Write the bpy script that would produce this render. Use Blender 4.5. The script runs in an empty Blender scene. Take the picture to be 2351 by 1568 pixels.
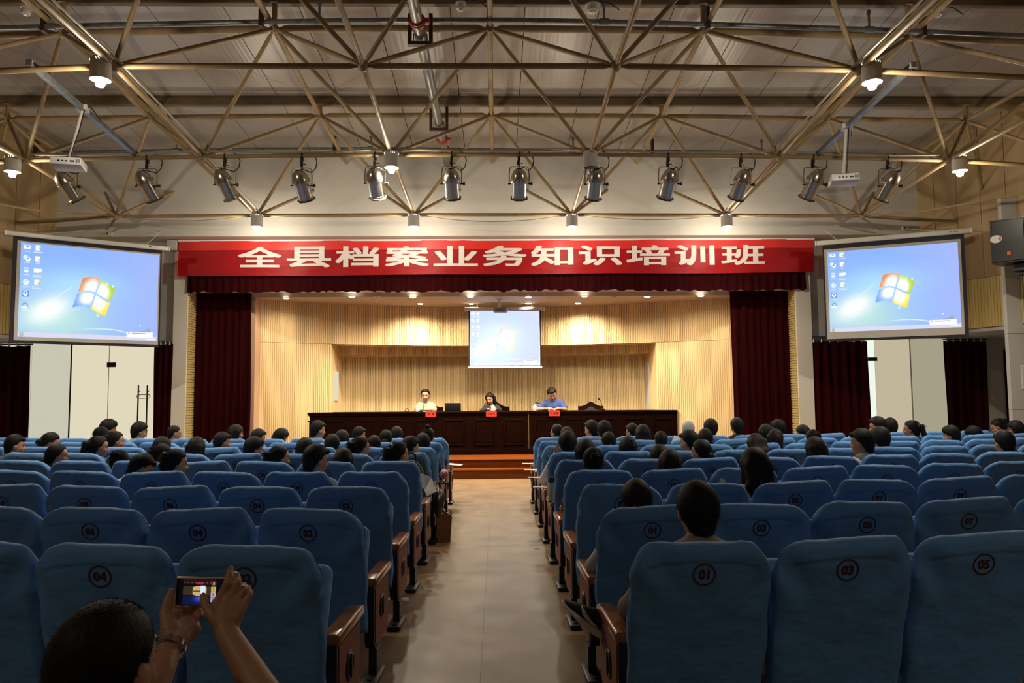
import bpy, bmesh, math, random
import numpy as np
from mathutils import Vector, Matrix, Euler
random.seed(7)
R = math.radians
SC = bpy.context.scene
C = SC.collection

# ------------------------------------------------------------------ camera, world, exposure
FPX, PITCH, YAW, ROLL, HCAM, K1 = 1750.0, 0.0732, 0.0200, 0.0070, 1.543, -0.104
IW, IH = 2351.0, 1568.0
_f = Vector((math.sin(YAW) * math.cos(PITCH), math.cos(YAW) * math.cos(PITCH), math.sin(PITCH)))
_r0 = Vector((math.cos(YAW), -math.sin(YAW), 0))
_u0 = _r0.cross(_f)
_r = _r0 * math.cos(ROLL) - _u0 * math.sin(ROLL)
_u = _r0 * math.sin(ROLL) + _u0 * math.cos(ROLL)
cam = bpy.data.cameras.new('camera')
camo = bpy.data.objects.new('camera', cam)
C.objects.link(camo)
M = Matrix.Identity(4)
for i in range(3):
    M[i][0], M[i][1], M[i][2] = _r[i], _u[i], -_f[i]
M[0][3], M[1][3], M[2][3] = 0, 0, HCAM
camo.matrix_world = M
cam.sensor_fit = 'HORIZONTAL'
cam.sensor_width = 36
cam.lens = 36 * FPX / IW
cam.clip_start, cam.clip_end = 0.05, 200
SC.camera = camo
W = bpy.data.worlds.new('world')
SC.world = W
W.use_nodes = True
W.node_tree.nodes['Background'].inputs[0].default_value = (0.02, 0.018, 0.015, 1)
W.node_tree.nodes['Background'].inputs[1].default_value = 1.0
SC.view_settings.view_transform = 'Standard'
SC.view_settings.look = 'None'
SC.view_settings.exposure = 0.0
SC.view_settings.gamma = 1.0
SC.view_settings.use_curve_mapping = False
SC.cycles.use_denoising = True
SC.cycles.max_bounces = 6
SC.cycles.diffuse_bounces = 4
SC.cycles.glossy_bounces = 3
SC.cycles.sample_clamp_indirect = 4.0
# light strengths (each lamp is built with its fixture below)
HALL_W, STAGE_W, REAR_FILL_W = 410.0, 29.0, 165.0
LAMP_COL = (1.0, 0.88, 0.69)
STAGE_COL = (1.0, 0.86, 0.62)

def ray(px, py):
    a = (px - IW / 2) / FPX
    b = -(py - IH / 2) / FPX
    return _f + _r * a + _u * b
def P(px, py, Y):
    d = ray(px, py)
    return Vector((0, 0, HCAM)) + d * (Y / d.y)
def PZ(px, py, z):
    d = ray(px, py)
    return Vector((0, 0, HCAM)) + d * ((z - HCAM) / d.z)
def project(p, k1=0.0):
    q = Vector(p) - Vector((0, 0, HCAM))
    d = q.dot(_f)
    a, b = q.dot(_r) / d, q.dot(_u) / d
    s = 1 + k1 * (a * a + b * b)
    return IW / 2 + FPX * a * s, IH / 2 - FPX * b * s

# ------------------------------------------------------------------ helpers
def tag(o, label, cat, group=None):
    o['label'] = label
    o['category'] = cat
    if group:
        o['group'] = group
    return o
def thing(name, label, cat, loc=(0, 0, 0), rot=(0, 0, 0), group=None):
    o = bpy.data.objects.new(name, None)
    o.empty_display_size = 0.1
    C.objects.link(o)
    o.location = loc
    o.rotation_euler = rot
    return tag(o, label, cat, group)
def link(name, me, mat=None, parent=None, loc=None, rot=None, scale=None):
    o = bpy.data.objects.new(name, me)
    C.objects.link(o)
    if mat is not None:
        if len(me.materials) == 0:
            me.materials.append(mat)
        else:
            o.material_slots[0].link = 'OBJECT'
            o.material_slots[0].material = mat
    if parent is not None:
        o.parent = parent
    if loc is not None:
        o.location = loc
    if rot is not None:
        o.rotation_euler = rot
    if scale is not None:
        o.scale = scale
    return o
def struct(o):
    o['kind'] = 'structure'
    return o
def dup(root, loc, rot=None, label=None):
    r = root.copy()
    C.objects.link(r)
    r.location = loc
    if rot is not None:
        r.rotation_euler = rot
    if label:
        r['label'] = label
    for ch in list(root.children):
        c = ch.copy()
        C.objects.link(c)
        c.parent = r
        for g in list(ch.children):
            d = g.copy()
            C.objects.link(d)
            d.parent = c
    return r

def frame_from(d, up=Vector((0, 0, 1))):
    d = Vector(d).normalized()
    if abs(d.dot(up)) > 0.98:
        up = Vector((0, 1, 0))
    x = up.cross(d).normalized()
    y = d.cross(x)
    return x, y, d

class MB:
    def __init__(s):
        s.v, s.f = [], []
    def add(s, vs, fs):
        n = len(s.v)
        s.v += [tuple(v) for v in vs]
        s.f += [tuple(i + n for i in f) for f in fs]
        return s
    def box(s, lo, hi, mat=None):
        x0, y0, z0 = lo
        x1, y1, z1 = hi
        vs = [(x0, y0, z0), (x1, y0, z0), (x1, y1, z0), (x0, y1, z0), (x0, y0, z1), (x1, y0, z1), (x1, y1, z1), (x0, y1, z1)]
        if mat is not None:
            vs = [mat @ Vector(v) for v in vs]
        return s.add(vs, [(3, 2, 1, 0), (4, 5, 6, 7), (0, 1, 5, 4), (1, 2, 6, 5), (2, 3, 7, 6), (3, 0, 4, 7)])
    def cbox(s, c, size, mat=None):
        return s.box([c[i] - size[i] / 2 for i in range(3)], [c[i] + size[i] / 2 for i in range(3)], mat)
    def rbox(s, lo, hi, r=0.01, seg=2, mat=None):
        bm = bmesh.new()
        bmesh.ops.create_cube(bm, size=1)
        for v in bm.verts:
            v.co = Vector([lo[i] + (v.co[i] + 0.5) * (hi[i] - lo[i]) for i in range(3)])
        bmesh.ops.bevel(bm, geom=list(bm.edges), offset=r, segments=seg, affect='EDGES', profile=0.5)
        bm.verts.index_update()
        vs = [(mat @ v.co if mat is not None else v.co) for v in bm.verts]
        fs = [[v.index for v in f.verts] for f in bm.faces]
        bm.free()
        return s.add(vs, fs)
    def lathe(s, prof, n=16, mat=None, closed=False):
        # prof: (radius, z) pairs
        vs, fs = [], []
        for (r_, z_) in prof:
            for k in range(n):
                a = 2 * math.pi * k / n
                vs.append(Vector((r_ * math.cos(a), r_ * math.sin(a), z_)))
        m = len(prof)
        for i in range(m - 1):
            for k in range(n):
                k2 = (k + 1) % n
                fs.append((i * n + k, i * n + k2, (i + 1) * n + k2, (i + 1) * n + k))
        if not closed:
            if prof[0][0] > 1e-6:
                fs.append(tuple(reversed(range(n))))
            if prof[-1][0] > 1e-6:
                fs.append(tuple((m - 1) * n + k for k in range(n)))
        if mat is not None:
            vs = [mat @ v for v in vs]
        return s.add(vs, fs)
    def cyl(s, a, b, r0, r1=None, n=12):
        a, b = Vector(a), Vector(b)
        x, y, d = frame_from(b - a)
        L = (b - a).length
        mt = Matrix((( x[0], y[0], d[0], a[0]), (x[1], y[1], d[1], a[1]), (x[2], y[2], d[2], a[2]), (0, 0, 0, 1)))
        return s.lathe([(r0, 0), (r0 if r1 is None else r1, L)], n, mt)
    def tube(s, pts, r_, n=8):
        pts = [Vector(p) for p in pts]
        vs, fs = [], []
        up = Vector((0, 0, 1))
        px = None
        for i, p in enumerate(pts):
            d = pts[min(i + 1, len(pts) - 1)] - pts[max(i - 1, 0)]
            if d.length < 1e-9:
                d = Vector((0, 0, 1))
            d.normalize()
            if px is None:
                px, _, _ = frame_from(d)
            x = (px - d * px.dot(d))
            if x.length < 1e-5:
                x, _, _ = frame_from(d)
            x.normalize()
            px = x
            y = d.cross(x)
            rr = r_[i] if isinstance(r_, (list, tuple)) else r_
            for k in range(n):
                a = 2 * math.pi * k / n
                vs.append(p + x * (rr * math.cos(a)) + y * (rr * math.sin(a)))
        for i in range(len(pts) - 1):
            for k in range(n):
                k2 = (k + 1) % n
                fs.append((i * n + k, i * n + k2, (i + 1) * n + k2, (i + 1) * n + k))
        fs.append(tuple(reversed(range(n))))
        fs.append(tuple((len(pts) - 1) * n + k for k in range(n)))
        return s.add(vs, fs)
    def prism(s, poly, axis, a, b, mat=None):
        # poly in the two other axes
        def mk(p, t):
            if axis == 0: return Vector((t, p[0], p[1]))
            if axis == 1: return Vector((p[0], t, p[1]))
            return Vector((p[0], p[1], t))
        n = len(poly)
        vs = [mk(p, a) for p in poly] + [mk(p, b) for p in poly]
        if mat is not None:
            vs = [mat @ v for v in vs]
        fs = [tuple(reversed(range(n))), tuple(range(n, 2 * n))]
        fs += [(i, (i + 1) % n, n + (i + 1) % n, n + i) for i in range(n)]
        return s.add(vs, fs)
    def grid(s, nu, nv, fn, flip=False):
        vs = [fn(i / nu, j / nv) for j in range(nv + 1) for i in range(nu + 1)]
        fs = []
        for j in range(nv):
            for i in range(nu):
                q = (j * (nu + 1) + i, j * (nu + 1) + i + 1, (j + 1) * (nu + 1) + i + 1, (j + 1) * (nu + 1) + i)
                fs.append(tuple(reversed(q)) if flip else q)
        return s.add(vs, fs)
    def mesh(s, name, smooth=True, angle=35, fix=True):
        me = bpy.data.meshes.new(name)
        me.from_pydata(s.v, [], s.f)
        if fix:
            bm = bmesh.new()
            bm.from_mesh(me)
            bmesh.ops.recalc_face_normals(bm, faces=bm.faces)
            bm.to_mesh(me)
            bm.free()
        if smooth:
            me.shade_smooth()
            me.set_sharp_from_angle(angle=R(angle))
        me.update()
        return me
    def build(s, name, mat, parent=None, loc=None, rot=None, scale=None, smooth=True, angle=35, fix=True):
        return link(name, s.mesh(name, smooth, angle, fix), mat, parent, loc, rot, scale)

# ------------------------------------------------------------------ materials
def mat(name, col, rough=0.5, metal=0.0, spec=0.5, noise=None, bump=None, emit=None, estr=1.0, coat=0.0, vary=0.0):
    m = bpy.data.materials.new(name)
    m.use_nodes = True
    nt = m.node_tree
    b = nt.nodes['Principled BSDF']
    b.inputs['Base Color'].default_value = (*col, 1)
    b.inputs['Roughness'].default_value = rough
    b.inputs['Metallic'].default_value = metal
    b.inputs['Specular IOR Level'].default_value = spec
    b.inputs['Coat Weight'].default_value = coat
    b.inputs['Coat Roughness'].default_value = 0.1
    if emit is not None:
        b.inputs['Emission Color'].default_value = (*emit, 1)
        b.inputs['Emission Strength'].default_value = estr
    N, L = nt.nodes.new, nt.links.new
    if noise or bump:
        tc = N('ShaderNodeTexCoord')
    if noise:
        # noise = (scale xyz or number, amount, detail)
        mp = N('ShaderNodeMapping')
        sc_ = noise[0] if isinstance(noise[0], (tuple, list)) else (noise[0],) * 3
        mp.inputs['Scale'].default_value = sc_
        L(tc.outputs['Object'], mp.inputs[0])
        tx = N('ShaderNodeTexNoise')
        tx.inputs['Scale'].default_value = 1.0
        tx.inputs['Detail'].default_value = noise[2] if len(noise) > 2 else 4
        L(mp.outputs[0], tx.inputs['Vector'])
        rp = N('ShaderNodeMapRange')
        rp.inputs['From Min'].default_value = 0.3
        rp.inputs['From Max'].default_value = 0.7
        rp.inputs['To Min'].default_value = 1 - noise[1]
        rp.inputs['To Max'].default_value = 1 + noise[1]
        L(tx.outputs[0], rp.inputs['Value'])
        hv = N('ShaderNodeHueSaturation')
        hv.inputs['Color'].default_value = (*col, 1)
        L(rp.outputs[0], hv.inputs['Value'])
        L(hv.outputs[0], b.inputs['Base Color'])
        if vary:
            oi = N('ShaderNodeObjectInfo')
            m2 = N('ShaderNodeMath'); m2.operation = 'MULTIPLY_ADD'
            m2.inputs[1].default_value = 2 * vary
            m2.inputs[2].default_value = 1 - vary
            L(oi.outputs['Random'], m2.inputs[0])
            m3 = N('ShaderNodeMath'); m3.operation = 'MULTIPLY'
            L(m2.outputs[0], m3.inputs[0]); L(rp.outputs[0], m3.inputs[1])
            L(m3.outputs[0], hv.inputs['Value'])
    if bump:
        mp2 = N('ShaderNodeMapping')
        sc_ = bump[0] if isinstance(bump[0], (tuple, list)) else (bump[0],) * 3
        mp2.inputs['Scale'].default_value = sc_
        L(tc.outputs['Object'], mp2.inputs[0])
        t2 = N('ShaderNodeTexNoise')
        t2.inputs['Scale'].default_value = 1.0
        t2.inputs['Detail'].default_value = bump[2] if len(bump) > 2 else 3
        L(mp2.outputs[0], t2.inputs['Vector'])
        bp = N('ShaderNodeBump')
        bp.inputs['Strength'].default_value = 1.0
        bp.inputs['Distance'].default_value = bump[1]
        L(t2.outputs[0], bp.inputs['Height'])
        L(bp.outputs[0], b.inputs['Normal'])
    return m
def emat(name, col, st):
    m = bpy.data.materials.new(name)
    m.use_nodes = True
    nt = m.node_tree
    nt.nodes.remove(nt.nodes['Principled BSDF'])
    e = nt.nodes.new('ShaderNodeEmission')
    e.inputs[0].default_value = (*col, 1)
    e.inputs[1].default_value = st
    nt.links.new(e.outputs[0], nt.nodes['Material Output'].inputs[0])
    return m
def vmat(name, st=1.0):
    m = emat(name, (1, 1, 1), st)
    nt = m.node_tree
    a = nt.nodes.new('ShaderNodeAttribute')
    a.attribute_name = 'Col'
    nt.links.new(a.outputs['Color'], nt.nodes['Emission'].inputs[0])
    return m

plaster = mat('plaster', (0.60, 0.57, 0.51), 0.75, noise=(1.1, 0.06, 5), bump=(60, 0.0006))
pierwhite = mat('pier_white', (0.80, 0.75, 0.66), 0.7, noise=(0.8, 0.04, 4))
wallwhite = mat('wall_white', (0.50, 0.49, 0.46), 0.7, noise=(0.8, 0.05, 4))
ceilpanel = mat('ceiling_panel', (0.43, 0.41, 0.37), 0.38, noise=((1.5, 0.4, 1), 0.06, 4), bump=((22, 0.05, 1), 0.004, 0))
trusspaint = mat('truss_paint', (0.31, 0.215, 0.10), 0.5, noise=((6, 6, 6), 0.16, 6))
purlinpaint = mat('purlin_paint', (0.16, 0.11, 0.055), 0.5, noise=((3, 8, 8), 0.2, 5))
steelgrey = mat('galvanised_steel', (0.20, 0.22, 0.23), 0.42, 0.6, noise=((14, 14, 14), 0.25, 5))
pipegrey = mat('grey_pipe', (0.20, 0.205, 0.205), 0.4, 0.5, noise=((7, 7, 7), 0.2, 5))
redpaint = mat('red_coupling_paint', (0.45, 0.05, 0.02), 0.4)
rustred = mat('rust_primer', (0.05, 0.015, 0.012), 0.6)
blackmetal = mat('black_metal', (0.012, 0.012, 0.012), 0.4, 0.2)
blackplastic = mat('black_plastic', (0.01, 0.01, 0.011), 0.35)
aluminium = mat('polished_aluminium', (0.62, 0.58, 0.52), 0.24, 1.0, noise=((9, 9, 2), 0.1, 4))
lampwhite = mat('lamp_white', (0.62, 0.60, 0.53), 0.4)
whiteplastic = mat('white_plastic', (0.72, 0.72, 0.72), 0.4)
chrome = mat('brushed_chrome', (0.55, 0.52, 0.48), 0.2, 1.0)
darkwood = mat('mahogany_veneer', (0.008, 0.0016, 0.0005), 0.5, spec=0.05, noise=((2.5, 9, 25), 0.35, 5))
armwood = mat('varnished_arm_wood', (0.30, 0.105, 0.028), 0.24, noise=((30, 4, 12), 0.25, 5), coat=0.3)
stepwood = mat('step_wood', (0.13, 0.030, 0.0025), 0.35, spec=0.2, noise=((1.5, 14, 20), 0.25, 5))
slatwood = mat('slat_wood', (0.76, 0.56, 0.29), 0.5, noise=((8, 8, 0.6), 0.14, 5))
slatyellow = mat('yellow_slat', (0.62, 0.47, 0.17), 0.55, noise=((8, 8, 0.6), 0.1, 4))
panelwood = mat('pale_wood_panel', (0.40, 0.28, 0.14), 0.5, noise=((4, 4, 0.5), 0.1, 5))
pinkwall = mat('pink_wall', (0.55, 0.34, 0.22), 0.6, noise=(3, 0.05))
stageceil = mat('stage_ceiling_paint', (0.55, 0.46, 0.38), 0.6, noise=(0.7, 0.05))
velvet = mat('wine_velvet', (0.028, 0.0022, 0.0030), 0.95, spec=0.05, noise=((30, 30, 2), 0.25, 3))
banner_red = mat('banner_red', (0.62, 0.012, 0.018), 0.5, noise=((2.5, 2.5, 6), 0.08, 4), bump=((3, 3, 9), 0.01, 3))
def thin_cloth(m, tint, fac):
    nt = m.node_tree
    tr = nt.nodes.new('ShaderNodeBsdfTransparent')
    tr.inputs[0].default_value = (*tint, 1)
    mx = nt.nodes.new('ShaderNodeMixShader')
    mx.inputs[0].default_value = fac
    nt.links.new(nt.nodes['Principled BSDF'].outputs[0], mx.inputs[1])
    nt.links.new(tr.outputs[0], mx.inputs[2])
    nt.links.new(mx.outputs[0], nt.nodes['Material Output'].inputs[0])
thin_cloth(banner_red, (0.95, 0.03, 0.03), 0.58)
banner_white = mat('banner_lettering', (0.78, 0.70, 0.66), 0.6)
cloth_blue = mat('blue_seat_cloth', (0.095, 0.265, 0.59), 0.72, noise=((2, 2, 2), 0.07, 4), bump=((6, 4, 8), 0.022, 3), vary=0.10)
_b = cloth_blue.node_tree.nodes['Principled BSDF']
_b.inputs['Sheen Weight'].default_value = 0.35
_b.inputs['Sheen Roughness'].default_value = 0.35
_b.inputs['Sheen Tint'].default_value = (0.8, 0.85, 0.9, 1)
numred = mat('maroon_print', (0.06, 0.006, 0.012), 0.7)
pinkfab = mat('brown_fabric', (0.24, 0.085, 0.055), 0.85, noise=(120, 0.15))
leather = mat('black_leather', (0.02, 0.024, 0.024), 0.4, bump=(80, 0.0008))
skin = mat('skin', (0.42, 0.21, 0.125), 0.5, noise=(9, 0.06), vary=0.12)
hair_black = mat('black_hair', (0.0042, 0.0034, 0.003), 0.62, spec=0.22, noise=((70, 70, 6), 0.5, 3), bump=((150, 150, 10), 0.0025, 2))
hair_brown = mat('brown_hair', (0.016, 0.0075, 0.0045), 0.6, spec=0.25, noise=((70, 70, 6), 0.5, 3), bump=((150, 150, 10), 0.0025, 2))
hair_grey = mat('grey_hair', (0.40, 0.38, 0.35), 0.6, noise=((70, 70, 6), 0.3, 3), bump=((150, 150, 10), 0.002, 2))
eyemat = mat('dark_eye', (0.012, 0.008, 0.006), 0.3)
lipmat = mat('lips', (0.33, 0.10, 0.075), 0.5)
floor_m = mat('vinyl_floor', (0.200, 0.122, 0.058), 0.3, coat=0.0, spec=0.5, noise=((2.6, 1.6, 1), 0.15, 8), bump=((5, 3, 1), 0.0025, 4))
papers = mat('paper', (0.75, 0.75, 0.74), 0.7)
kraft = mat('kraft_paper', (0.22, 0.105, 0.035), 0.75, noise=(15, 0.12), bump=(14, 0.004))
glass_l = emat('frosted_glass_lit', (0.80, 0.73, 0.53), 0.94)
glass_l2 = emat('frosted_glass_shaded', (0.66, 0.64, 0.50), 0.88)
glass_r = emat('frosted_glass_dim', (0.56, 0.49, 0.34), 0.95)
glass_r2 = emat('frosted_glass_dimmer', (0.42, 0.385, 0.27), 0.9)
glass_gap = emat('daylight_gap', (0.86, 0.95, 0.84), 1.0)
bulb_m = emat('lit_bulb', (1.0, 0.93, 0.75), 14)
stagebulb_m = emat('lit_stage_bulb', (1.0, 0.9, 0.7), 10)
refl_m = mat('lamp_reflector', (0.9, 0.9, 0.88), 0.3, 0.0, emit=(1, 0.93, 0.78), estr=3.0)
refl_off = mat('lamp_reflector_off', (0.5, 0.5, 0.48), 0.25, 0.7)

# ------------------------------------------------------------------ room shell
Y_FASCIA, Y_PRO, Y_DOOR = 14.6, 15.0, 15.15
zc_at = lambda Y: 6.53 + (12.38 - Y) * 0.075           # ceiling height
Z_FB = P(1150, 541, Y_FASCIA).z                        # underside of the fascia
X_KL, X_KR = P(133, 430, Y_FASCIA).x, P(2105, 430, Y_FASCIA).x
Z_BAY = 2.72
XW = 11.6

# floor: base slab with vinyl sheets laid in strips
fb = MB().box((-XW, -7, -0.2), (XW, 19.5, -0.004)).build('floor', floor_m)
struct(fb)
sheet_edges = [-XW, -8.2, -6.15, -4.1, -2.05, -0.10, 1.9, 3.9, 5.9, 8.0, XW]
for i in range(len(sheet_edges) - 1):
    a, b = sheet_edges[i], sheet_edges[i + 1]
    MB().box((a + 0.0015, -7, -0.004), (b - 0.0015, 19.5, 0.0)).build('vinyl_sheet', floor_m, fb)
# scuffs and worn grain on the floor sheets
def floor_nodes():
    nt = floor_m.node_tree
    b = nt.nodes['Principled BSDF']
    hv = [n for n in nt.nodes if n.type == 'HUE_SAT'][0]
    tc = nt.nodes.new('ShaderNodeTexCoord')
    mp = nt.nodes.new('ShaderNodeMapping')
    mp.inputs['Scale'].default_value = (9, 6, 1)
    mp.inputs['Rotation'].default_value = (0, 0, 0.5)
    nt.links.new(tc.outputs['Object'], mp.inputs[0])
    v = nt.nodes.new('ShaderNodeTexVoronoi')
    v.feature = 'DISTANCE_TO_EDGE'
    v.inputs['Randomness'].default_value = 1
    nz = nt.nodes.new('ShaderNodeTexNoise')
    nz.inputs['Scale'].default_value = 2.4
    nt.links.new(mp.outputs[0], nz.inputs['Vector'])
    nt.links.new(mp.outputs[0], v.inputs['Vector'])
    lt = nt.nodes.new('ShaderNodeMath'); lt.operation = 'LESS_THAN'; lt.inputs[1].default_value = 0.012
    nt.links.new(v.outputs[0], lt.inputs[0])
    gt = nt.nodes.new('ShaderNodeMath'); gt.operation = 'GREATER_THAN'; gt.inputs[1].default_value = 0.55
    nt.links.new(nz.outputs[0], gt.inputs[0])
    mu = nt.nodes.new('ShaderNodeMath'); mu.operation = 'MULTIPLY'
    nt.links.new(lt.outputs[0], mu.inputs[0]); nt.links.new(gt.outputs[0], mu.inputs[1])
    m2 = nt.nodes.new('ShaderNodeMath'); m2.operation = 'MULTIPLY'; m2.inputs[1].default_value = 0.62
    nt.links.new(mu.outputs[0], m2.inputs[0])
    mix = nt.nodes.new('ShaderNodeMix'); mix.data_type = 'RGBA'
    nt.links.new(m2.outputs[0], mix.inputs['Factor'])
    nt.links.new(hv.outputs[0], mix.inputs['A'])
    mix.inputs['B'].default_value = (0.07, 0.05, 0.03, 1)
    nt.links.new(mix.outputs['Result'], b.inputs['Base Color'])
    rn = nt.nodes.new('ShaderNodeTexNoise'); rn.inputs['Scale'].default_value = 3.0; rn.inputs['Detail'].default_value = 5
    nt.links.new(tc.outputs['Object'], rn.inputs['Vector'])
    rr = nt.nodes.new('ShaderNodeMapRange')
    rr.inputs['To Min'].default_value = 0.25; rr.inputs['To Max'].default_value = 0.50
    nt.links.new(rn.outputs[0], rr.inputs['Value'])
    nt.links.new(rr.outputs[0], b.inputs['Roughness'])
floor_nodes()

# ceiling: slab with ribbed panels hung under it
cb = MB().grid(1, 1, lambda u, v: (-XW + 2 * XW * u, -7 + 22.3 * v, zc_at(-7 + 22.3 * v) + 0.05))
cb.grid(1, 1, lambda u, v: (-XW + 2 * XW * u, -7 + 22.3 * v, zc_at(-7 + 22.3 * v) + 0.25))
cb = struct(cb.build('ceiling', ceilpanel))
x = -XW
while x < XW - 0.1:
    a, b = x + 0.006, x + 1.0 - 0.006
    m_ = MB()
    vs = []
    for Y in (-7, 15.2):
        for (xx, dz) in ((a, 0.045), (a, 0.0), (b, 0.0), (b, 0.045)):
            vs.append((xx, Y, zc_at(Y) + dz))
    m_.add(vs, [(0, 1, 5, 4), (1, 2, 6, 5), (2, 3, 7, 6), (3, 0, 4, 7), (0, 3, 2, 1), (4, 5, 6, 7)])
    m_.build('ceiling_panel', ceilpanel, cb)
    x += 1.0

# fascia over the stage and the header behind the banner
wf = MB().box((X_KL, Y_FASCIA, Z_FB), (X_KR, 15.4, 6.7)).build('wall_front', plaster)
struct(wf)
Z_HEAD = P(1150, 668, Y_PRO).z + 0.03
XPL0, XPL1 = P(397, 800, Y_PRO).x, P(429, 800, Y_PRO).x
XPR0, XPR1 = P(1829, 780, Y_PRO).x, P(1864, 780, Y_PRO).x
MB().box((XPL0, Y_PRO, Z_HEAD), (XPR1, 15.4, Z_FB)).build('header_beam', plaster, wf)
for (a, b) in ((XPL0, XPL1), (XPR0, XPR1)):
    MB().box((a, Y_PRO - 0.02, 0), (b, 15.6, Z_FB)).build('pier', pierwhite, wf)
# horizontally slatted returns on the inner sides of the piers
for (xx, sgn) in ((XPL1, 1), (XPR0, -1)):
    m_ = MB()
    z = 0.34
    while z < Z_HEAD:
        m_.box((min(xx, xx + sgn * 0.02), Y_PRO + 0.02, z), (max(xx, xx + sgn * 0.02), Y_PRO + 0.5, z + 0.035))
        z += 0.05
    o = m_.build('slatted_return', slatyellow, wf)
    o['kind'] = 'stuff'
# bay walls left and right of the piers, above the door openings
for (a, b, nm) in ((-10.6, XPL0, 'left'), (XPR1, 10.6, 'right')):
    w_ = MB().box((a, Y_DOOR - 0.05, Z_BAY), (b, 15.4, 6.6)).build('wall_bay_' + nm, wallwhite)
    struct(w_)
    x0, x1 = (a, b)
    MB().box((x0, Y_DOOR, 0), (x1, Y_DOOR + 0.25, Z_BAY)).build('lower_wall', wallwhite, w_) if nm == 'right' else None

# slanted side walls: plain wood panels above, ribbed yellow panels below
def side_wall(name, xk, sg, px_split):
    d = Vector((sg * 0.30, -0.9, 0)).normalized()
    o0 = Vector((xk, Y_FASCIA + 0.05, 0))
    L = 5.2
    n_in = Vector((-sg * d.y * -1, 0, 0))
    nrm = Vector((d.y * sg * 1.0, -d.x * sg * 1.0, 0)) * 1.0     # pointing into the room
    if nrm.x * sg > 0:
        nrm = -nrm
    zsp = 3.62
    def quad(t0, t1, z0, z1, off, th):
        vs = []
        for t in (t0, t1):
            for (o_, ) in ((off,), (off - th,)):
                for z in (z0, z1):
                    p = o0 + d * t + nrm * o_
                    vs.append((p.x, p.y, z))
        # order: t0: off z0,z1 ; back z0,z1 ; t1 ...
        f = [(0, 1, 5, 4), (2, 6, 7, 3), (0, 2, 3, 1), (4, 5, 7, 6), (0, 4, 6, 2), (1, 3, 7, 5)]
        return vs, f
    base = MB().add(*quad(-0.6, L, Z_BAY, 6.7, 0.0, 0.3)).build('wall_' + name, panelwood)
    struct(base)
    t = -0.05
    while t < L:
        MB().add(*quad(t + 0.006, t + 0.474, zsp + 0.004, 6.68, 0.02, 0.02)).build('wood_panel', panelwood, base)
        t += 0.48
    # ribbed panels: each 0.48 m panel carries joined ribs
    t = -0.05
    while t < L:
        m_ = MB().add(*quad(t + 0.004, t + 0.476, Z_BAY + 0.01, zsp - 0.004, 0.012, 0.012))
        tt = t + 0.01
        while tt < t + 0.47:
            m_.add(*quad(tt, tt + 0.034, Z_BAY + 0.01, zsp - 0.004, 0.032, 0.02))
            tt += 0.058
        m_.build('ribbed_panel', slatyellow, base)
        t += 0.48
    p = o0 + d * L
    w2 = MB().box((min(p.x, p.x + sg * 0.3), -7, 0), (max(p.x, p.x + sg * 0.3), p.y + 0.05, 6.9)).build('wall_rear_' + name, panelwood)
    struct(w2)
    # soffit between slanted wall and bay
    s_ = MB().prism([(xk - sg * 0.0, 15.2), (xk, 14.6), (p.x, p.y), (p.x + sg * 0.9, p.y), (p.x + sg * 0.9, 15.2)], 2, Z_BAY - 0.06, Z_BAY - 0.005)
    struct(s_.build('trim_soffit_' + name, wallwhite))
    w3 = MB().box((min(sg * 10.9, sg * 11.2), 8.5, 0), (max(sg * 10.9, sg * 11.2), 15.4, Z_BAY)).build('wall_lower_' + name, wallwhite)
    struct(w3)
side_wall('left', X_KL, -1, 0)
side_wall('right', X_KR, 1, 0)
struct(MB().box((-XW, -7.2, 0), (XW, -7, 7.9)).build('wall_back', wallwhite))

# white pier at the right with recessed joints and a notice
YP = 12.7
xp0 = P(2311, 700, YP).x
pier = MB()
pier.box((xp0 + 0.01, YP + 0.01, 0), (9.9, YP + 0.10, P(2311, 452, YP).z))
pier = struct(pier.build('wall_pier', wallwhite))
zj = [0.0, P(2330, 940, YP).z, P(2330, 766, YP).z, P(2330, 452, YP).z]
for i in range(3):
    MB().box((xp0, YP, zj[i] + 0.006), (9.9, YP + 0.09, zj[i + 1] - 0.006)).build('wall_panel', wallwhite, pier)
q0, q1 = P(2344, 838, YP - 0.01), P(2344, 893, YP - 0.01)
po = thing('wall_notice', 'framed white printed notice on the white pier beneath the black loudspeaker', 'notice', (q0.x, YP, q1.z))
MB().rbox((0, -0.012, 0), (0.30, 0, q0.z - q1.z), 0.004, 1).build('frame', whiteplastic, po)
MB().box((0.02, -0.014, 0.02), (0.28, -0.0125, q0.z - q1.z - 0.02)).build('sheet', mat('notice_print', (0.6, 0.62, 0.7), 0.6), po)
MB().box((0.03, -0.0155, 0.03), (0.27, -0.0142, 0.09)).build('printed_band', mat('notice_red', (0.4, 0.08, 0.06), 0.6), po)
MB().box((0.04, -0.0155, 0.14), (0.20, -0.0142, 0.16)).build('printed_line', mat('notice_blue', (0.06, 0.08, 0.3), 0.6), po)
MB().box((0.04, -0.0155, 0.19), (0.22, -0.0142, 0.21)).build('printed_line', bpy.data.materials['notice_blue'], po)

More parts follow.
